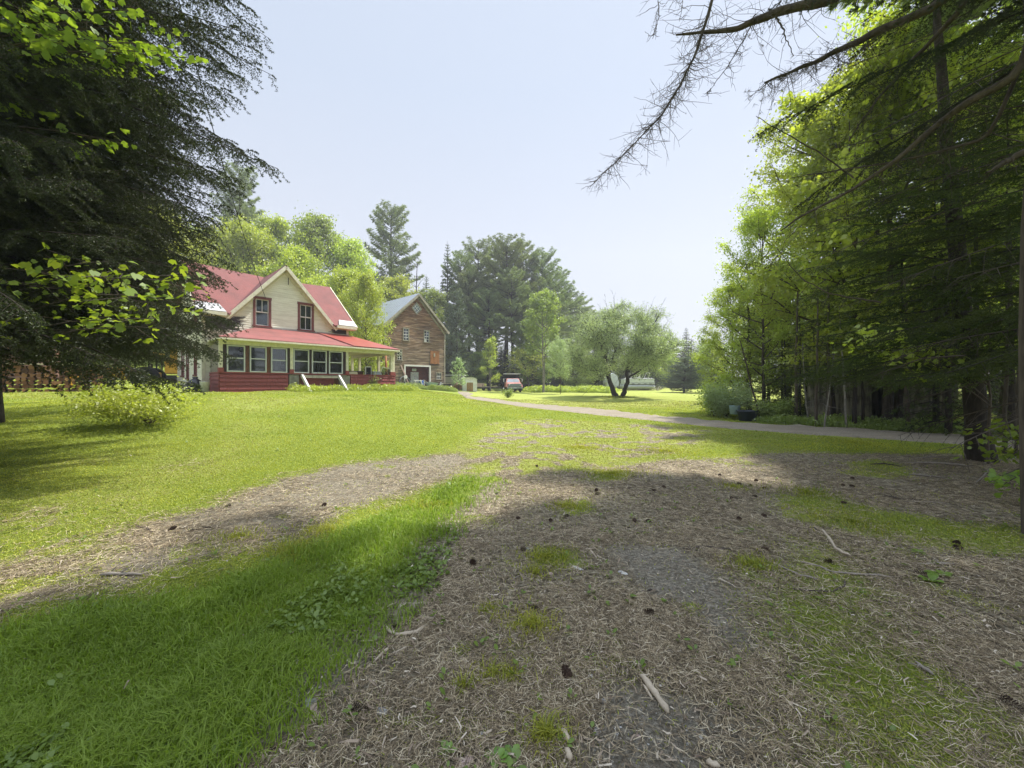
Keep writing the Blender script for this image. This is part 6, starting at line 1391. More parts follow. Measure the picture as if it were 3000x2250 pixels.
# slender bare stems under the trees
def stem(label, px, Y, h, r0, lean, seed, mat='bark', name='bare_tree_stem'):
    r = np.random.default_rng(seed); x, y = at_px(px, Y); z = sz(x, y)-.05; P = np.stack([np.linspace(0, lean*h, 9)+np.cumsum(r.normal(0, .015, 9)), np.cumsum(r.normal(0, .015, 9)), np.linspace(0, h, 9)], 1); paths = [(P, np.linspace(r0, r0*.45, 9))]
    for k in range(int(h*4)):
        u = r.uniform(.15, 1); q = np.array([np.interp(u, np.linspace(0, 1, 9), P[:, c]) for c in range(3)]); a = r.uniform(0, 6.28); l = r.uniform(.25, .9); s_ = np.linspace(0, 1, 5)[:, None]
        paths.append((q+np.array([math.cos(a), math.sin(a), r.uniform(-.5, .3)])*l*s_+np.cumsum(r.normal(0, .02, (5, 3)), 0), .007*(1-s_[:, 0]*.8)+.001))
    V, Fq = tubes_np(paths, 6); tag(link(name, np_mesh(name, V, Fq, M[mat], True), None, (x, y, z)), label, 'tree stem', 'thin bare stems at the edge of the wood')
for i, (px, Y, h, r0, ln, mat, lab) in enumerate([
 (2480, 12.9, 4.2, .035, -.05, 'bark_pale', 'pale thin stem in front of the hidden shed wall'), (2390, 13.4, 4.5, .05, .03, 'bark', 'grey stem left of the hidden shed'),
 (2372, 13.9, 3.0, .03, -.10, 'bark_pale', 'thin pale stem leaning left beside the small fir'), (2430, 13.6, 5.0, .06, .0, 'bark', 'straight grey stem by the left end of the shed'),
 (2505, 13.0, 5, .07, .02, 'bark_dark', 'dark stem in front of the middle of the shed wall'), (2412, 13.0, 2.6, .025, .14, 'bark_pale', 'short pale stem leaning right near the grey stem'),
 (2530, 13.2, 4.5, .05, -.02, 'bark_dark', 'dark stem just left of the shed doorway'), (2610, 12.6, 4.5, .05, .01, 'bark_dark', 'dark stem right of the shed doorway'),
 (2660, 12.2, 5, .07, -.02, 'bark', 'grey stem between the shed and the leaning trunk'), (2330, 14.6, 5, .06, .03, 'bark', 'grey stem under the maple left of the little firs'),
 (2230, 15.0, 3.2, .04, -.28, 'bark', 'dark stem slanting left over the dark tub'), (2943, 8.3, 3.4, .045, .01, 'bark', 'thin stem right of the leaning trunk'), (2968, 8.0, 3, .03, .08, 'bark', 'thinnest stem near the right edge of the picture'),
 (2780, 11.5, 5, .09, .0, 'bark_dark', 'thick dark stem left of the leaning trunk')]): stem(lab, px, Y, h, r0, ln, 300+i, mat)
# corner bushes
x_, y_ = at_px(2128, 16.6); shrub('shrub', 'pale blue-green leafy bush at the corner of the wood beside the lawn', x_, y_, .95, 1.35, 9000, .085, 'leaf_willow', 61)
x_, y_ = at_px(2092, 17.3); shrub('shrub', 'bright low bush reaching out over the far lawn', x_, y_, .75, 1.4, 5000, .09, 'leaf_yellow', 62)
x_, y_ = at_px(2262, 14.9); shrub('shrub', 'yellow-green low fir bush at the foot of the bright birch', x_, y_, .7, .85, 5000, .07, 'leaf_green', 63)
x_, y_ = at_px(2190, 15.2); t = thing('plastic_tub', 'dark blue-black tub under the bush at the corner of the wood', 'tub', (x_, y_, sz(x_, y_)))
MB().lathe([(.02, 0), (.30, .01), (.36, .36), (.40, .37), (.40, .41), (.33, .40), (.28, .05), (.02, .04)], n=18).obj('tub', plain('dark_tub', (.03, .04, .06), .4, var=.3), t, True)
x_, y_ = at_px(2142, 16.2); t = thing('paint_bucket', 'pale blue bucket half hidden in the corner bush', 'bucket', (x_-.05, y_-.35, sz(x_, y_)+.2))
MB().lathe([(.02, 0), (.17, 0), (.21, .34), (.225, .35), (.19, .33), (.02, .05)], n=16).obj('bucket', plain('pale_blue_plastic', (.45, .60, .72), .4, var=.1), t, True)
x_, y_ = gpt(2800, 1258); r = random.Random(3); t = thing('fallen_branch', 'reddish dead branch with brown needles at the shady edge of the driveway', 'branch', (x_, y_+.3, sz(x_, y_)+.02))
MB().tube([(-.2, 0, .03), (.2, .1, .15), (.6, .2, .42)], [.015, .012, .006], 5).obj('stem', M['twig'], t)
b_ = bough_np(71, .75, .16, .8, .0, 0, .03, 8, .06, .1); o = link('needles', np_mesh('needles', b_[2], b_[3], plain('rust_brown_needles', (.34, .14, .06), .9, var=.3)), t, (-.2, 0, .06), (0, -.45, .3))

# ------------------------------------------------------------------ close trees with separate boughs
def bough_meshes(tagname, specs, mat):
    out = []
    for sp_ in specs:
        V1, F1, V2, F2 = bough_np(**sp_); wood = np_mesh(tagname, V1, F1, M['bark_dark'], True)
        n = len(V1); me = np_mesh(tagname, np.concatenate([V1, V2]), [F1, F2+n], M['bark_dark']); me.materials.append(M[mat])
        mi = np.zeros(len(F1)+len(F2), np.int32); mi[len(F1):] = 1; me.polygons.foreach_set('material_index', mi); me.update(); bpy.data.meshes.remove(wood); out.append((me, sp_['L']))
    return out
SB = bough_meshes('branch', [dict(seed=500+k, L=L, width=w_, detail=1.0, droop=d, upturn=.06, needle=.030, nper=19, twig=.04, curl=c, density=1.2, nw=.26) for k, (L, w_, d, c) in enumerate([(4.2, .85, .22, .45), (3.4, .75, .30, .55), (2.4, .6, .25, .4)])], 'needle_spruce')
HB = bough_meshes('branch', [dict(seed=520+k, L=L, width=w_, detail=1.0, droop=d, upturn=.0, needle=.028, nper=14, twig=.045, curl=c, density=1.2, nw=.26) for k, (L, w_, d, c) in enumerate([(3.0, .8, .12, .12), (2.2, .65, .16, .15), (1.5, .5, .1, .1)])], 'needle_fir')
def bough_tree(name, label, x, y, H_, tr, boughs, z0, z1, n, len_f, az0, az1, el0, el1, seed, lean=(0, 0), bark='bark_dark', trunk_sides=14):
    r = np.random.default_rng(seed); z = sz(x, y)-.1; t = thing(name, label, 'tree', (x, y, z)); zz = np.linspace(0, H_, 16)
    P = np.stack([lean[0]*zz+np.cumsum(r.normal(0, .02, 16)), lean[1]*zz+np.cumsum(r.normal(0, .02, 16)), zz], 1); rad = tr*(1-zz/H_)**.8+.02; rad[0] *= 1.35
    V, Fq = tubes_np([(P, rad)], trunk_sides); link('trunk', np_mesh('trunk', V, Fq, M[bark], True), t)
    for i in range(n):
        u = (i+.5)/n; h = z0+(z1-z0)*u; a = az0+(az1-az0)*((i*.618034) % 1)+r.uniform(-.1, .1); L = len_f(u)*r.uniform(.85, 1.12)
        me, L0 = min(boughs, key=lambda b: abs(b[1]-L)); s = L/L0; el = el0+(el1-el0)*u+r.uniform(-.12, .1)
        q = [np.interp(h, zz, P[:, c]) for c in range(3)]
        link('branch', me, t, (q[0], q[1], h), (r.uniform(-.25, .25), -el, a), (s, s*r.uniform(.85, 1.2), s))
    return t
# left spruce
bough_tree('spruce_tree', 'big dark spruce with drooping boughs filling the left edge of the picture', -7.5, 4.9, 12, .20, SB, 1.95, 8.8, 98, lambda u: 2.6 if u < .12 else (2.9 if u < .32 else (3.05 if u < .5 else 3.5)), -1.0, 1.35, .06, .12, 11)
bough_tree('spruce_tree', 'second spruce behind the big left one, its boughs reaching toward the house', -12.6, 9.2, 14, .2, SB, 2.9, 11, 92, lambda u: 3.9*(1-u*.45), -1.9, 1.6, -.05, .2, 12)
bough_tree('spruce_tree', 'spruce further left behind the first two, seen as dark mass', -15.5, 9.5, 13, .2, SB, 2.9, 10, 60, lambda u: 4.2*(1-u*.5), -1.6, 1.6, -.1, .2, 13)
bough_tree('spruce_tree', 'short thick spruce tucked behind the big left one, casting the shadow on the lawn edge', -9.9, 6.7, 8.5, .13, SB, 2.4, 6.5, 80, lambda u: 3.2-1.4*u, -1.4, 1.9, .0, .15, 17)
bough_tree('spruce_tree', 'spruce behind the big left one whose boughs fill its gaps', -8.4, 6.0, 10, .13, SB, 2.6, 7.6, 80, lambda u: 3.3-.8*u, -.3, 1.7, .0, .15, 18)
# right hemlocks
bough_tree('hemlock_tree', 'leaning dark trunk at the right beside the driveway with low green boughs', 9.2, 7.55, 11, .155, HB, 1.7, 6.6, 54, lambda u: 3.2-1.6*u, 1.7, 4.9, .02, .25, 14, lean=(-.075, .02))
bough_tree('fir_tree', 'close fir whose layered green boughs reach in from the right edge', 8.4, 5.2, 11, .14, HB, 2.2, 7.4, 46, lambda u: 2.9-1.3*u, 1.5, 4.4, .0, .22, 15)

# dead, needle-less boughs of the close fir
DB = []
for k in range(3):
    V1, F1, V2, F2 = bough_np(540+k, 2.6, .75, .4, .10, .0, .02, 1, .16, .35, .8, .1); DB.append((np_mesh('dead_branch', V1, F1, M['twig'], True), 2.6))
fir_root = [o for o in bpy.data.objects if o.name.startswith('fir_tree') and 'close fir' in o.get('label', '')][0]; r_ = np.random.default_rng(91)
for i in range(34):
    u = (i+.5)/34; me, L0 = DB[i % 3]; link('dead_branch', me, fir_root, (0, 0, 1.6+6.6*u), (r_.uniform(-.3, .3), r_.uniform(-.25, .35), 1.7+2.7*((i*.618) % 1)), (r_.uniform(.8, 1.3),)*3)

# maple sprays with lobed leaves
def maple_sapling(name, label, x, y, sprays, seed, trunk_h, mat='leaf_near', leaf=.09, z0=None, dens=1.0, tr=.03):
    r = np.random.default_rng(seed); z = sz(x, y) if z0 is None else z0; t = thing(name, label, 'tree', (x, y, z)); o = np.array([x, y, z])
    P = np.stack([np.cumsum(r.normal(0, .02, 8)), np.cumsum(r.normal(0, .02, 8)), np.linspace(0, trunk_h, 8)], 1); paths = [(P, np.linspace(tr, tr*.3, 8))]; an = []
    for (px, py, Y, rad, n) in sprays:
        e = np.array(pt(px, py, Y))-o; h = min(max(e[2]-.5, .2), trunk_h*.95); b_ = np.array([np.interp(h, P[:, 2], P[:, c]) for c in range(3)]); s_ = np.linspace(0, 1, 9)[:, None]
        Q = b_*(1-s_)+e*s_+np.array([0, 0, .25])*np.sin(s_*3.14)+np.cumsum(r.normal(0, .02, (9, 3)), 0)*s_; paths.append((Q, .011*(1-s_[:, 0]*.8)+.0015))
        for k in range(int(n/5)):
            u = r.uniform(.55, 1); q = np.array([np.interp(u, s_[:, 0], Q[:, c]) for c in range(3)]); d = r.normal(0, 1, 3)*np.array([1, 1, .45])*rad; s4 = np.linspace(0, 1, 4)[:, None]; paths.append((q+d*s4, np.full(4, .0025)))
            an += [q+d*v for v in (.4, .6, .8, 1, 1)]
    V, Fq = tubes_np(paths, 5); link('trunk', np_mesh('trunk', V, Fq, M['twig'], True), t)
    C = np.array(an)+r.normal(0, .05, (len(an), 3)); V, Fq = leaves_np(C, leaf, r, .8, 1, .3, True); link('crown', np_mesh('crown', V, Fq, M[mat]), t); return t
maple_sapling('maple_sapling', 'young maple with large bright leaves in front of the left spruce', -7.6, 5.3,
  [(370,800,4.2,.28,60),(450,850,4.1,.26,60),(520,800,4.3,.20,30),(430,930,4.0,.25,50),(490,960,4.1,.22,40),(300,770,4.4,.25,30),(120,820,4.3,.30,30),(560,830,4.4,.15,20)], 31, 2.6)
maple_sapling('maple_sapling', 'maple top with yellow-green leaves high in the left spruce', -7.9, 4.4,
  [(430,30,4.2,.36,120),(340,90,4.2,.36,90),(480,120,4.2,.25,80),(525,160,4.3,.15,40),(260,50,4.2,.36,60),(400,120,4.2,.3,60),(380,190,4.7,.25,40),(420,-80,4.6,.4,80),(360,400,4.9,.25,30),(180,300,4.8,.3,30),(80,470,4.6,.25,30)], 32, 6.2)
maple_sapling('maple_sapling', 'slim maple with sunlit yellow leaf sprays hanging before the dark wood', 8.95, 7.2,
  [(2540,1005,7.0,.32,60),(2590,1015,7.0,.36,80),(2650,1015,7.0,.30,60),(2500,1012,7.1,.2,30),(2690,1030,7.0,.25,40),(2600,1050,7.1,.3,50),(2700,1100,7.0,.28,50),(2650,1110,7.1,.22,30)], 33, 3.0, leaf=.10, mat='leaf_yellow')
maple_sapling('maple_sapling', 'low maple seedling with bright leaves at the right edge beside the leaning trunk', 7.6, 5.6,
  [(2935,1285,5.2,.22,60),(2985,1300,5.2,.22,60),(2960,1330,5.2,.15,30),(3010,1270,5.2,.2,40)], 34, .7, leaf=.09)
maple_sapling('maple_sapling', 'small leafy seedling on the needle litter near the right edge of the picture', 6.5, 4.6,
  [(2960,1425,4.7,.16,40),(2990,1450,4.7,.18,50),(2930,1440,4.7,.10,20)], 35, .35, leaf=.075)

# ------------------------------------------------------------------ the pine overhead at the right
def curly(P, seed, n, lmin, lmax, u0=.2, r0=.0035, down=.9, sub=3):
    """thin curved dead twigs along a limb"""
    r = np.random.default_rng(seed); P = np.asarray(P); s0 = np.linspace(0, 1, len(P)); out = []; tips = []
    for k in range(n):
        u = r.uniform(u0, 1); q = np.array([np.interp(u, s0, P[:, c]) for c in range(3)]); l = r.uniform(lmin, lmax)*(1.2-u*.6); d = norm(np.array([r.normal(-.2, .7), r.normal(0, .5), -down*r.uniform(.2, 1.2)+r.normal(0, .3)])); cv = norm(r.normal(0, 1, 3))*l*.85; s_ = np.linspace(0, 1, 8)[:, None]
        Q = q+d*l*s_+cv*s_**2+np.cumsum(r.normal(0, .006, (8, 3)), 0); out.append((Q, r0*(1-s_[:, 0]*.7))); tips.append(Q[-1])
        for j in range(sub):
            v = r.integers(2, 7); d2 = norm(d+r.normal(0, .9, 3)); l2 = l*r.uniform(.2, .5); s2 = np.linspace(0, 1, 5)[:, None]; out.append((Q[v]+d2*l2*s2+norm(r.normal(0, 1, 3))*l2*.8*s2**2, r0*.55*(1-s2[:, 0]*.6))); tips.append(Q[v]+d2*l2)
    return out, np.array(tips)
def overhead_pine():
    x, y = 5.33, 3.74; z = sz(x, y)-.1; t = thing('pine_tree', 'big pine standing at the right edge, its bare dead limbs hanging over the scene', 'tree', (x, y, z)); o = np.array([x, y, z]); r = np.random.default_rng(9)
    zz = np.linspace(0, 18, 18); V, Fq = tubes_np([(np.stack([np.cumsum(r.normal(0, .02, 18)), np.cumsum(r.normal(0, .02, 18)), zz], 1), .20*(1-zz/17)**.7+.03)], 16); link('trunk', np_mesh('trunk', V, Fq, M['bark'], True), t)
    trunk = lambda h: (0, 0, h)
    limbs = [  # (pixel polyline with distance, radii, twigs, twig length range)
     ([(1980,101,4.7),(2056,96,4.6),(2148,86,4.5),(2212,60,4.4),(2300,25,4.3),(2400,5,4.2),(2620,-90,4.0)], .010, .062, 40, (.12, .5), 8.0),
     ([(2240,242,4.9),(2320,208,4.8),(2393,178,4.7),(2470,140,4.6),(2557,96,4.4),(2780,0,4.0)], .012, .045, 70, (.15, .55), 7.0),
     ([(2287,675,5.2),(2345,636,5.1),(2470,569,4.9),(2610,482,4.6),(2730,376,4.4),(2827,304,4.1),(3000,207,3.8)], .008, .042, 26, (.2, .6), 6.0),
     ([(2489,410,5.0),(2537,333,4.9),(2600,255,4.8),(2663,188,4.6),(2730,116,4.4),(2827,14,4.1)], .006, .030, 26, (.2, .6), 7.6),
     ([(1739,536,4.7),(1811,468,4.7),(1874,405,4.7),(1930,345,4.65),(1959,304,4.6),(1995,240,4.6),(2022,190,4.6),(2058,97,4.6),(2085,0,4.5),(2140,-150,4.4)], .004, .020, 120, (.10, .42), 9.0),
     ([(2070,275,4.8),(2110,225,4.8),(2145,170,4.7),(2190,95,4.6),(2215,40,4.5)], .003, .007, 14, (.1, .3), None),
     ([(1912,112,4.5),(1932,45,4.5),(1926,-20,4.5),(1960,-80,4.4)], .003, .005, 10, (.08, .25), None),
     ([(1990,62,4.5),(2000,0,4.5),(1980,-60,4.5)], .002, .004, 6, (.08, .2), None),
     ([(2325,163,4.5),(2300,100,4.4),(2275,50,4.35)], .004, .009, 4, (.08, .2), None),
     ([(2890,506,4.0),(2940,478,3.95),(3000,443,3.85)], .012, .035, 4, (.1, .3), None),
     ([(2320,520,5.4),(2440,500,5.2),(2600,478,5.0),(2760,440,4.6),(2900,400,4.2)], .004, .018, 22, (.15, .45), 5.6),
     ([(2215,340,6.2),(2290,385,6.2),(2400,445,6.2),(2500,520,6.2)], .004, .014, 8, (.15, .4), None),
     ([(2560,1100,6.6),(2600,1085,6.4),(2700,1050,6.0),(2830,1040,5.6)], .004, .012, 10, (.1, .35), None),
     ([(2275,725,6.5),(2340,810,6.4),(2430,860,6.3),(2580,885,6.2)], .004, .013, 8, (.15, .4), None)]
    for i, (pl, ra, rb, nt_, lr, hb_) in enumerate(limbs):
        P = [np.array(pt(*p))-o for p in pl]
        if hb_: P.append(np.array(trunk(hb_)))
        P = np.array(P); s0 = np.linspace(0, 1, len(P)); s1 = np.linspace(0, 1, 30); Q = np.stack([np.interp(s1, s0, P[:, c]) for c in range(3)], 1); Q[1:-1] += r.normal(0, .007, Q[1:-1].shape)
        Q[1:-1] = (Q[:-2]+2*Q[1:-1]+Q[2:])/4
        n_in = len(pl)-1; rad = np.interp(s1, s0, np.concatenate([np.linspace(ra, rb, len(pl)), [rb*1.2]*(len(P)-len(pl))]))*(1+r.normal(0, .06, 30))
        lim = Q[:int(30*(.95 if not hb_ else (len(pl)-.5)/len(P)))]
        tw, tips = curly(lim[::-1], 900+i, int(nt_*1.5), lr[0], lr[1], .05)
        V, Fq = tubes_np([(Q, rad)]+tw, 6); link('branch', np_mesh('branch', V, Fq, M['bark'] if rb > .02 else M['twig'], True), t)
        if i in (1, 0): # sparse fans of long needles
            k = r.choice(len(tips), 120 if i else 24); D = norm(np.stack([r.normal(-.4, .5, len(k)), r.normal(0, .5, len(k)), r.normal(-.1, .5, len(k))], 1)); V, Fq = needles_np(tips[k], D, 26, .075, .0016, r, .8, 1, .9); link('needles', np_mesh('needles', V, Fq, M['needle_dry']), t)
        if i in (4,):
            k = r.choice(len(tips), 90); D = norm(r.normal(0, 1, (len(k), 3))); V, Fq = needles_np(tips[k], D, 12, .02, .002, r, .8, 1, .9); link('lichen', np_mesh('lichen', V, Fq, M['needle_dry']), t)
    for k in range(16):   # dark living boughs low on the trunk, at the top right of the picture
        me, L0 = SB[2] if k % 2 else SB[1]; link('branch', me, t, (0, 0, 4.9+k*.24), (r.uniform(-.3, .3), -.05, 1.9+2.5*((k*.618) % 1)), (.72, .72, .72))
    # living crown, above the frame: this is what shades the ground where the camera stands
    tm, cm = pine_proto(77, 9, 5.3, .0, .12, 'needle_pine', .5, .36, 2.2, .0, conic=.35); link('crown', cm, t, (.2, .7, 11.6)); link('limbs', tm, t, (.2, .7, 11.6)); return tm, cm
tm_, cm_ = overhead_pine()
def shade_pine(label, x, y, z0, s=1.0):
    t = thing('pine_tree', label, 'tree', (x, y, sz(x, y)-.1)); V, Fq = tubes_np([(np.array([(0, 0, 0), (.05, 0, z0*.5), (0, 0, z0+1)], float), np.array([.28, .2, .12]))], 12)
    link('trunk', np_mesh('trunk', V, Fq, M['bark'], True), t); link('crown', cm_, t, (0, 0, z0), (0, 0, 1.3), (s, s, s)); link('limbs', tm_, t, (0, 0, z0), (0, 0, 1.3), (s, s, s))
shade_pine('tall pine outside the right side of the picture', 10.9, 7.0, 10.0, .92)
# ------------------------------------------------------------------ pine cones, sticks, stones on the ground
def cone_mesh(seed):
    r = np.random.default_rng(seed); V = []; Fq = []; n = 0; L = .095
    for k in range(46):
        u = k/46; a = k*2.399; rad = .021*math.sin(math.pi*(.12+.8*u))**.7+.004; ca, sa = math.cos(a), math.sin(a); op = .014*(1.1-u*.6)
        c = np.array([L*(u-.5), ca*rad*.4, sa*rad*.4]); o = np.array([L*(u-.5)+.006, ca*(rad+op), sa*(rad+op)]); sd = np.array([0, -sa, ca])*.010*(1.2-u*.6); up_ = np.array([.004, 0, 0])
        V += [c-sd*.6, c+sd*.6, o+sd, o+up_*1.6, o-sd, o-up_*.6]; Fq += [(n, n+1, n+2, n+4), (n+4, n+2, n+3, n+5)]; n += 6
    me = np_mesh('pine_cone', np.array(V), [np.array(Fq)], M['cone']); return me
M['cone'] = plain('dark_cone_scales', (.10, .065, .045), .8, var=.5, scale=40, bmp=0)
cones = [cone_mesh(k) for k in range(3)]
def where(px, py):
    for a, b_, s_ in ((0, 700, 'in the grass strip at the left'), (700, 1100, 'left of the middle of the bare ground'), (1100, 1550, 'near the middle of the bare ground'), (1550, 2000, 'right of the middle of the bare ground'), (2000, 2500, 'toward the right side of the bare ground'), (2500, 3100, 'near the right edge of the picture')):
        if a <= px < b_: return s_
CN = [(1386,1664,'dark pine cone by the small grass tuft in the middle of the bare ground'),(1533,1621,'pine cone beside a grey stone, behind the middle of the bare ground'),(1567,1798,'rounded pine cone beside the central grass tuft'),(1902,1806,'large dark pine cone lying alone right of the central grass tuft'),(1660,1976,'brown pine cone at the top left corner of the grey sandy patch'),
 (1613,1527,None),(1750,1450,None),(1484,1492,None),(1659,1516,None),(1747,1441,None),(1916,1441,None),(1945,1431,None),(1518,1520,None),(1573,1367,None),(1676,1426,None),(1052,2080,'brown pine cone near the bottom of the picture at the left of the litter'),(1160,1842,'dark pine cone inside the curl of pale bark strips'),(1859,1530,None),(1900,1532,None),
 (2109,1392,None),(2166,1420,None),(2215,1408,None),(2198,1423,None),(2238,1430,None),(2143,1466,None),(2155,1467,None),(2212,1458,None),(2239,1518,'pine cone at the left end of the mossy grass strip'),(2166,1529,None),(2470,1423,None),(2497,1405,None),(2472,1472,None),(2427,1652,'pine cone between two dark twigs at the right'),(2696,1687,'dark pine cone on the reddish litter at the right'),(2802,1590,'pine cone in the thin grass at the right edge of the mossy strip'),(2806,1606,'pine cone just in front of another at the right edge of the mossy strip'),(2962,2064,'dark pine cone in the bottom right corner'),(2240,1621,None),(2496,1427,None),(749,1944,'dark pine cone in the edge of the grass strip near the grit patch'),(950,1486,None),(668,1487,None),(506,1558,None)]
r_ = random.Random(5)
for i, (px, py, lab) in enumerate(CN):
    x, y = gpt(px, py); o = link('pine_cone', cones[i % 3], None, (x, y, sz(x, y)+.014), (r_.uniform(0, 6), r_.uniform(-.25, .25), r_.uniform(0, 6.28))); o.scale = (.52+.22*r_.random(),)*3 if y < 4 else (.5+.2*r_.random(),)*3
    tag(o, lab or 'small dark pine cone among others scattered over the further bare ground', 'pine cone', 'pine cones on the bare ground')
M['stick_pale'] = plain('pale_barkless_wood', (.52, .44, .33), .8, var=.35, scale=25, stretch=(1, 1, 1), bmp=.3)
M['stick_dark'] = plain('dark_twig_bark', (.10, .08, .065), .9, var=.5, scale=25)
M['stick_grey'] = plain('grey_stick_bark', (.33, .29, .24), .9, var=.4, scale=20)
ST = [ # polyline pixels, radius, material, flatness, label
 ([(1132,1842),(1142,1856),(1162,1864),(1190,1862),(1222,1856),(1250,1836)], .010, 'stick_pale', 'curved pale strip of bark bent around a pine cone'),
 ([(1876,1984),(1898,2010),(1920,2038),(1940,2070),(1958,2094)], .016, 'stick_pale', 'thick pale broken stick on the grey sandy patch'),
 ([(1884,2008),(1900,2030),(1914,2052)], .007, 'stick_pale', 'thin splinter lying against the thick pale stick'),
 ([(1052,1880),(1085,1881),(1116,1877)], .006, 'stick_pale', 'short pale straw-like stick left of the bark curl'),
 ([(1094,1944),(1120,1918),(1144,1895)], .008, 'stick_pale', 'slanting pale sliver below the bark curl'),
 ([(1138,1924),(1170,1908),(1198,1893)], .006, 'stick_pale', 'second slanting pale sliver right of the first'),
 ([(1262,1838),(1276,1834),(1288,1842),(1294,1860)], .006, 'stick_pale', 'small bent pale sliver right of the bark curl'),
 ([(1210,1825),(1235,1812),(1268,1815),(1280,1806)], .008, 'stick_pale', 'pale bark piece above the curl'),
 ([(1768,1842),(1790,1836),(1815,1830),(1842,1824)], .006, 'stick_dark', 'dark twig right of the central grass tuft'),
 ([(1708,1618),(1730,1616),(1750,1615)], .007, 'stick_pale', 'short pale stick lying level near the cone and stone'),
 ([(1728,1620),(1738,1632),(1748,1644)], .008, 'stick_pale', 'short pale stick pointing down from the level one'),
 ([(1646,2142),(1656,2158),(1668,2178)], .014, 'stick_pale', 'thick whitish wood piece at the bottom of the picture right of the grass tuft'),
 ([(1658,2196),(1666,2212),(1672,2228)], .013, 'stick_pale', 'second whitish wood piece right below the first'),
 ([(1784,2170),(1786,2205),(1784,2240)], .004, 'stick_pale', 'thin upright-lying straw on the grey patch'),
 ([(1893,1740),(1902,1737),(1911,1735)], .006, 'stick_dark', 'short dark twig right of the central tuft'),
 ([(1422,1764),(1446,1758),(1466,1752)], .007, 'stick_grey', 'grey twig behind the central grass tuft'),
 ([(1492,1720),(1508,1706),(1527,1697)], .005, 'stick_grey', 'thin bent grey twig behind the grey twig'),
 ([(1928,1830),(1960,1842),(1988,1856)], .006, 'stick_pale', 'pale thin stick right of the large cone'),
 ([(1756,1919),(1780,1916),(1798,1914)], .006, 'stick_pale', 'pale stick lying level above the sandy patch'),
 ([(1458,1866),(1474,1872),(1490,1878)], .005, 'stick_pale', 'small pale stick left of the central tuft'),
 ([(1584,2080),(1600,2081),(1618,2081)], .006, 'stick_grey', 'short grey-white stick above the bottom tuft'),
 ([(1840,1957),(1838,1970),(1836,1984)], .005, 'stick_pale', 'tiny pale stick at the top of the sandy patch'),
 ([(2000,1614),(2030,1612),(2062,1608),(2086,1612),(2120,1618),(2154,1620)], .009, 'stick_dark', 'long dark curved twig right of the middle'),
 ([(2090,1620),(2120,1614),(2156,1616)], .006, 'stick_dark', 'dark twig crossing the end of the long curved one'),
 ([(2408,1562),(2420,1578),(2434,1596),(2448,1616),(2470,1630),(2494,1638)], .012, 'stick_pale', 'pale and dark mottled broken stick in the mossy grass'),
 ([(2378,1552),(2392,1562),(2408,1574)], .006, 'stick_dark', 'dark twig left of the mottled stick'),
 ([(2274,1660),(2310,1678),(2344,1694),(2370,1698),(2402,1704)], .008, 'stick_grey', 'grey bent stick left of the double twigs'),
 ([(2344,1652),(2400,1664),(2440,1680),(2500,1686),(2572,1690),(2616,1696)], .008, 'stick_grey', 'longest grey stick stretching over the right-hand litter'),
 ([(2312,1730),(2380,1737),(2440,1738),(2474,1722),(2476,1700)], .007, 'stick_dark', 'hooked dark stick below the longest grey stick'),
 ([(2688,1660),(2750,1661),(2816,1663)], .009, 'stick_grey', 'straight grey stick right of the dark cone'),
 ([(2682,1948),(2706,1966),(2734,1982)], .010, 'stick_grey', 'mottled stick in the thin grass at the bottom right'),
 ([(2520,1760),(2580,1764),(2640,1770)], .005, 'stick_dark', 'thin dark twig on the reddish litter'),
 ([(2648,1355),(2720,1357),(2780,1361),(2840,1366)], .016, 'stick_grey', 'long pale branch lying toward the leaning trunk'),
 ([(2680,1342),(2730,1338),(2780,1340)], .012, 'stick_grey', 'curved grey branch behind the long pale branch'),
 ([(2550,1360),(2590,1358),(2640,1364)], .012, 'stick_dark', 'dark curved branch on the grass patch before the driveway'),
 ([(2662,1390),(2710,1396),(2770,1404)], .013, 'stick_grey', 'pale forked branch below the long pale branch'),
 ([(2590,1450),(2640,1462),(2700,1468)], .009, 'stick_dark', 'dark stick behind the mossy strip'),
 ([(2650,1468),(2720,1472),(2790,1480)], .008, 'stick_grey', 'pale stick lying along the back of the mossy strip'),
 ([(2060,1515),(2070,1530),(2080,1540)], .007, 'stick_pale', 'short pale bent stick left of the mossy strip'),
 ([(2060,1505),(2072,1498),(2076,1488)], .006, 'stick_pale', 'small hooked pale twig just behind the bent one'),
 ([(294,1696),(350,1694),(418,1694)], .014, 'stick_grey', 'grey branch lying in the shade left of the grass strip'),
 ([(550,1562),(590,1554),(626,1550)], .009, 'stick_dark', 'reddish twig on the sunny bare track'),
 ([(400,1548),(430,1556),(446,1568)], .009, 'stick_dark', 'dark twig at the left end of the sunny track'),
 ([(2070,2236),(2088,2244),(2110,2250)], .012, 'stick_pale', 'whitish stick at the bottom edge right of the sandy patch'),
 ([(2880,1360),(2920,1350),(3000,1338)], .02, 'stick_grey', 'thick grey branch at the foot of the leaning trunk'),
 ([(2858,1420),(2880,1400),(2900,1370)], .012, 'stick_grey', 'grey branch propped toward the leaning trunk'),
 ([(2012,1952),(2035,1968),(2060,1982)], .006, 'stick_pale', 'thin pale stick pair right of the thick broken stick')]
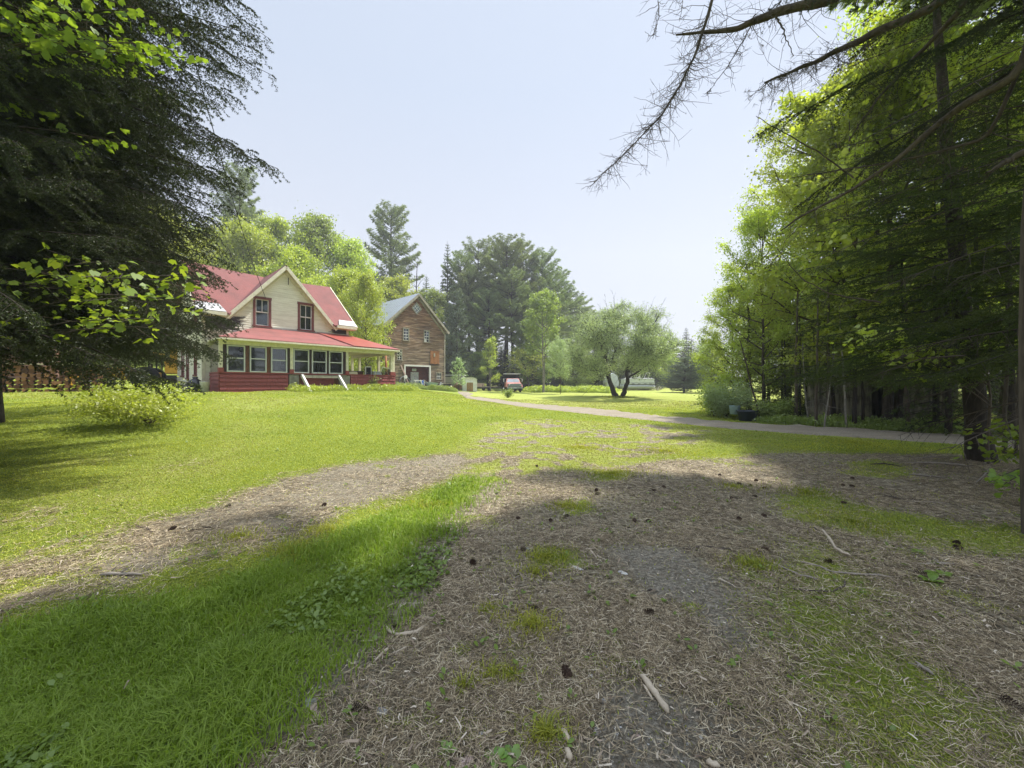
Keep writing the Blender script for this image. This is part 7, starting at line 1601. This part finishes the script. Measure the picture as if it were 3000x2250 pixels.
for i, (P, rad, mt, lab) in enumerate(ST):
    W_ = [Vector(spt(px, py, rad*.8)) for px, py in P]; c = W_[0].copy(); n = max(2, len(W_)); r = random.Random(i); Q = []
    for k in range(len(W_)-1):
        for s in (0, .5): Q.append(W_[k].lerp(W_[k+1], s)-c+Vector((0, 0, r.uniform(0, rad*.8))))
    Q.append(W_[-1]-c); m_ = len(Q)
    fl = .55 if mt == 'stick_pale' else 1
    mb = MB(); mb.tube(Q, [rad*(.75+.4*r.random())*(1 if 0 < k < m_-1 else .45) for k in range(m_)], 7)
    if rad > .008 and mt != 'stick_pale':
        for k in range(2): j = r.randrange(1, m_-1); d = Vector((r.uniform(-1, 1), r.uniform(-1, 1), .5)).normalized(); mb.tube([Q[j], Q[j]+d*rad*3, Q[j]+d*rad*r.uniform(5, 9)+Vector((0, 0, -rad))], [rad*.4, rad*.3, rad*.15], 5)
    o = mb.obj('stick', M[mt], None, True, tuple(c)); tag(o, lab, 'stick', 'sticks lying on the ground')
def stone(px, py, a, b_, h, mat, lab, seed):
    r = np.random.default_rng(seed); x, y = gpt(px, py); V = []
    for z, k in ((0, 1), (.55, .92), (1, .45)):
        for j in range(9):
            t = j*2*math.pi/9; q = k*(1+.18*math.sin(j*2.3+seed)); V.append((a*q*math.cos(t), b_*q*math.sin(t), h*z+r.normal(0, h*.06)))
    Fs = [(i*9+j, i*9+(j+1) % 9, (i+1)*9+(j+1) % 9, (i+1)*9+j) for i in range(2) for j in range(9)]+[tuple(range(18, 27))]
    o = MB().add(V, Fs).obj('stone', mat, None, False, (x, y, sz(x, y)-.004), (0, 0, r.uniform(0, 6))); tag(o, lab, 'stone', 'stones on the ground')
sg = plain('grey_stone', (.34, .34, .33), .8, var=.3, scale=30); sw = plain('whitish_stone', (.66, .66, .63), .7, var=.15, scale=30); sp_ = plain('pinkish_stone', (.50, .38, .33), .8, var=.2, scale=20)
for i, (px, py, a, b_, h, mt, lab) in enumerate([(1120,2080,.035,.022,.014,sg,'flat grey angular stone among the needles near the bottom'),(1736,2072,.017,.012,.01,sw,'small white oval stone on the grey sandy patch'),(1768,2050,.017,.016,.012,sg,'pale grey angular stone above the white one'),
 (1748,2135,.026,.018,.012,sg,'grey wedge-shaped stone at the bottom of the sandy patch'),(910,2058,.034,.026,.015,sg,'rounded grey stone in the grit at the edge of the grass strip'),(920,2085,.06,.03,.016,sp_,'flat pinkish stone just in front of the rounded grey one'),
 (1550,1616,.05,.025,.014,sg,'flat grey stone beside a pine cone behind the middle'),(1824,1684,.045,.022,.014,sw,'pale stone at the left edge of the far sandy patch'),(1695,1672,.05,.016,.01,sw,'thin white bark-like stone left of the far sandy patch'),
 (1612,1690,.025,.02,.014,sp_,'small tan stone left of the far sandy patch'),(1408,2147,.02,.015,.012,sg,'dark grey stone among the needles at the bottom middle'),(1731,1975,.028,.014,.01,sw,'white flake-like stone at the top of the sandy patch'),(1870,2152,.012,.01,.008,sp_,'tiny pink stone on the sandy patch'),
 (1360,2232,.045,.03,.012,sp_,'pinkish flat stone at the bottom edge'),(478,2062,.02,.016,.012,sw,'white pebble in the long grass at the bottom left')]): stone(px, py, a, b_, h, mt, lab, i)
# plantain rosettes
def rosette(px, py, n, ln, lab, seed):
    r = np.random.default_rng(seed); x, y = gpt(px, py); V = []; Fs = []
    for k in range(n):
        a = k*2.4+r.uniform(-.3, .3); el = r.uniform(.15, .7); l = ln*r.uniform(.6, 1.1); d = np.array([math.cos(a)*math.cos(el), math.sin(a)*math.cos(el), math.sin(el)]); s = np.array([-math.sin(a), math.cos(a), 0]); b_ = len(V)
        for u, w_ in ((.05, .03), (.35, .22), (.65, .25), (.9, .12), (1, 0)):
            c = d*l*u+np.array([0, 0, -.3*l*u*u]); V += [tuple(c-s*l*w_+np.array([0, 0, l*w_*.3])), tuple(c), tuple(c+s*l*w_+np.array([0, 0, l*w_*.3]))]
        for j in range(4): Fs += [(b_+j*3, b_+j*3+1, b_+j*3+4, b_+j*3+3), (b_+j*3+1, b_+j*3+2, b_+j*3+5, b_+j*3+4)]
    o = MB().add(V, Fs).obj('plantain', M['weed'], None, True, (x, y, sz(x, y)+.004)); tag(o, lab, 'plant', 'broad-leaved plants on the ground')
for i, (px, py, n, ln, lab) in enumerate([(1455,2222,9,.07,'leafy rosette among the needles at the bottom middle'),(1500,2215,8,.06,'second leafy rosette just right of the bottom middle one'),(1310,2205,5,.055,'small four-leaved plant left of the bottom rosettes'),(1425,1892,5,.035,'tiny green plant left of the central tuft'),
 (470,2150,12,.10,'broad bright plantain at the edge of the long grass, bottom left'),(430,2215,10,.09,'plantain at the very bottom of the long grass'),(700,2200,7,.06,'small plantain on the needles right of the long grass'),(690,2120,6,.05,'small sprig on the needles near the grass edge'),
 (740,1905,10,.09,'plantain clump at the right border of the long grass'),(760,1935,9,.07,'plantain at the grass border beside the dark cone'),(2730,1710,9,.11,'bright leafy seedling on the reddish litter at the right'),(2760,1695,7,.10,'bright leafy seedling right behind another at the right'),(520,2190,8,.07,'plantain right of the brightest one at the bottom left'),(2690,1625,7,.09,'bright low plant behind the dark cone at the right')]): rosette(px, py, n, ln, lab, 50+i)
# second pinch of blades: tufts standing out of the litter
r = np.random.default_rng(71); X = []; Y = []
for px, py, rd, n in [(1560,1840,.16,500),(1600,2150,.09,420),(1600,1640,.22,500),(1790,1385,.55,900),(2200,1660,.2,500),(1440,1975,.09,160),(1500,1975,.07,120),(1360,2010,.07,110),(2360,1440,.45,600),(1660,1480,.25,400),(1440,1800,.1,120),(2150,1430,.25,300),(1260,1480,.25,500),(960,1560,.25,600),(850,1620,.25,600),(700,1580,.3,400),(2500,1300,1.0,900),(2500,1530,.5,700),(1700,1310,.6,700),(1950,1320,.7,800),(1570,1690,.12,160)]:
    x, y = gpt(px, py); a = r.uniform(0, 6.28, n); q = np.abs(r.normal(0, rd*.6, n)); X.append(x+q*np.cos(a)*1.2); Y.append(y+q*np.sin(a))
X = np.concatenate(X); Y = np.concatenate(Y); V, q, t = blades(X, Y, r.uniform(.03, .10, len(X)), .003+.0012*Y, 1.0, seed=72)
tag(link('grass_tufts', np_mesh('grass_tufts', V, [q, t], M['grass'])), 'scattered green grass tufts coming up through the litter', 'grass', None, 'stuff')
# ------------------------------------------------------------------ thin smoke haze
mbz = MB(); mbz.box(-175, 175, -110, 175, -6, 60)
mh = bpy.data.materials.new('haze'); mh.use_nodes = True; nh = mh.node_tree; nh.nodes.remove(nh.nodes['Principled BSDF'])
pv = nh.nodes.new('ShaderNodeVolumePrincipled'); pv.inputs['Color'].default_value = (.90, .93, 1, 1); pv.inputs['Density'].default_value = .0013; pv.inputs['Anisotropy'].default_value = .3
nh.links.new(pv.outputs[0], nh.nodes['Material Output'].inputs['Volume'])
hz_o = mbz.obj('haze', mh); tag(hz_o, 'thin smoky haze in the air', None, None, 'stuff')
cy.volume_bounces = 0
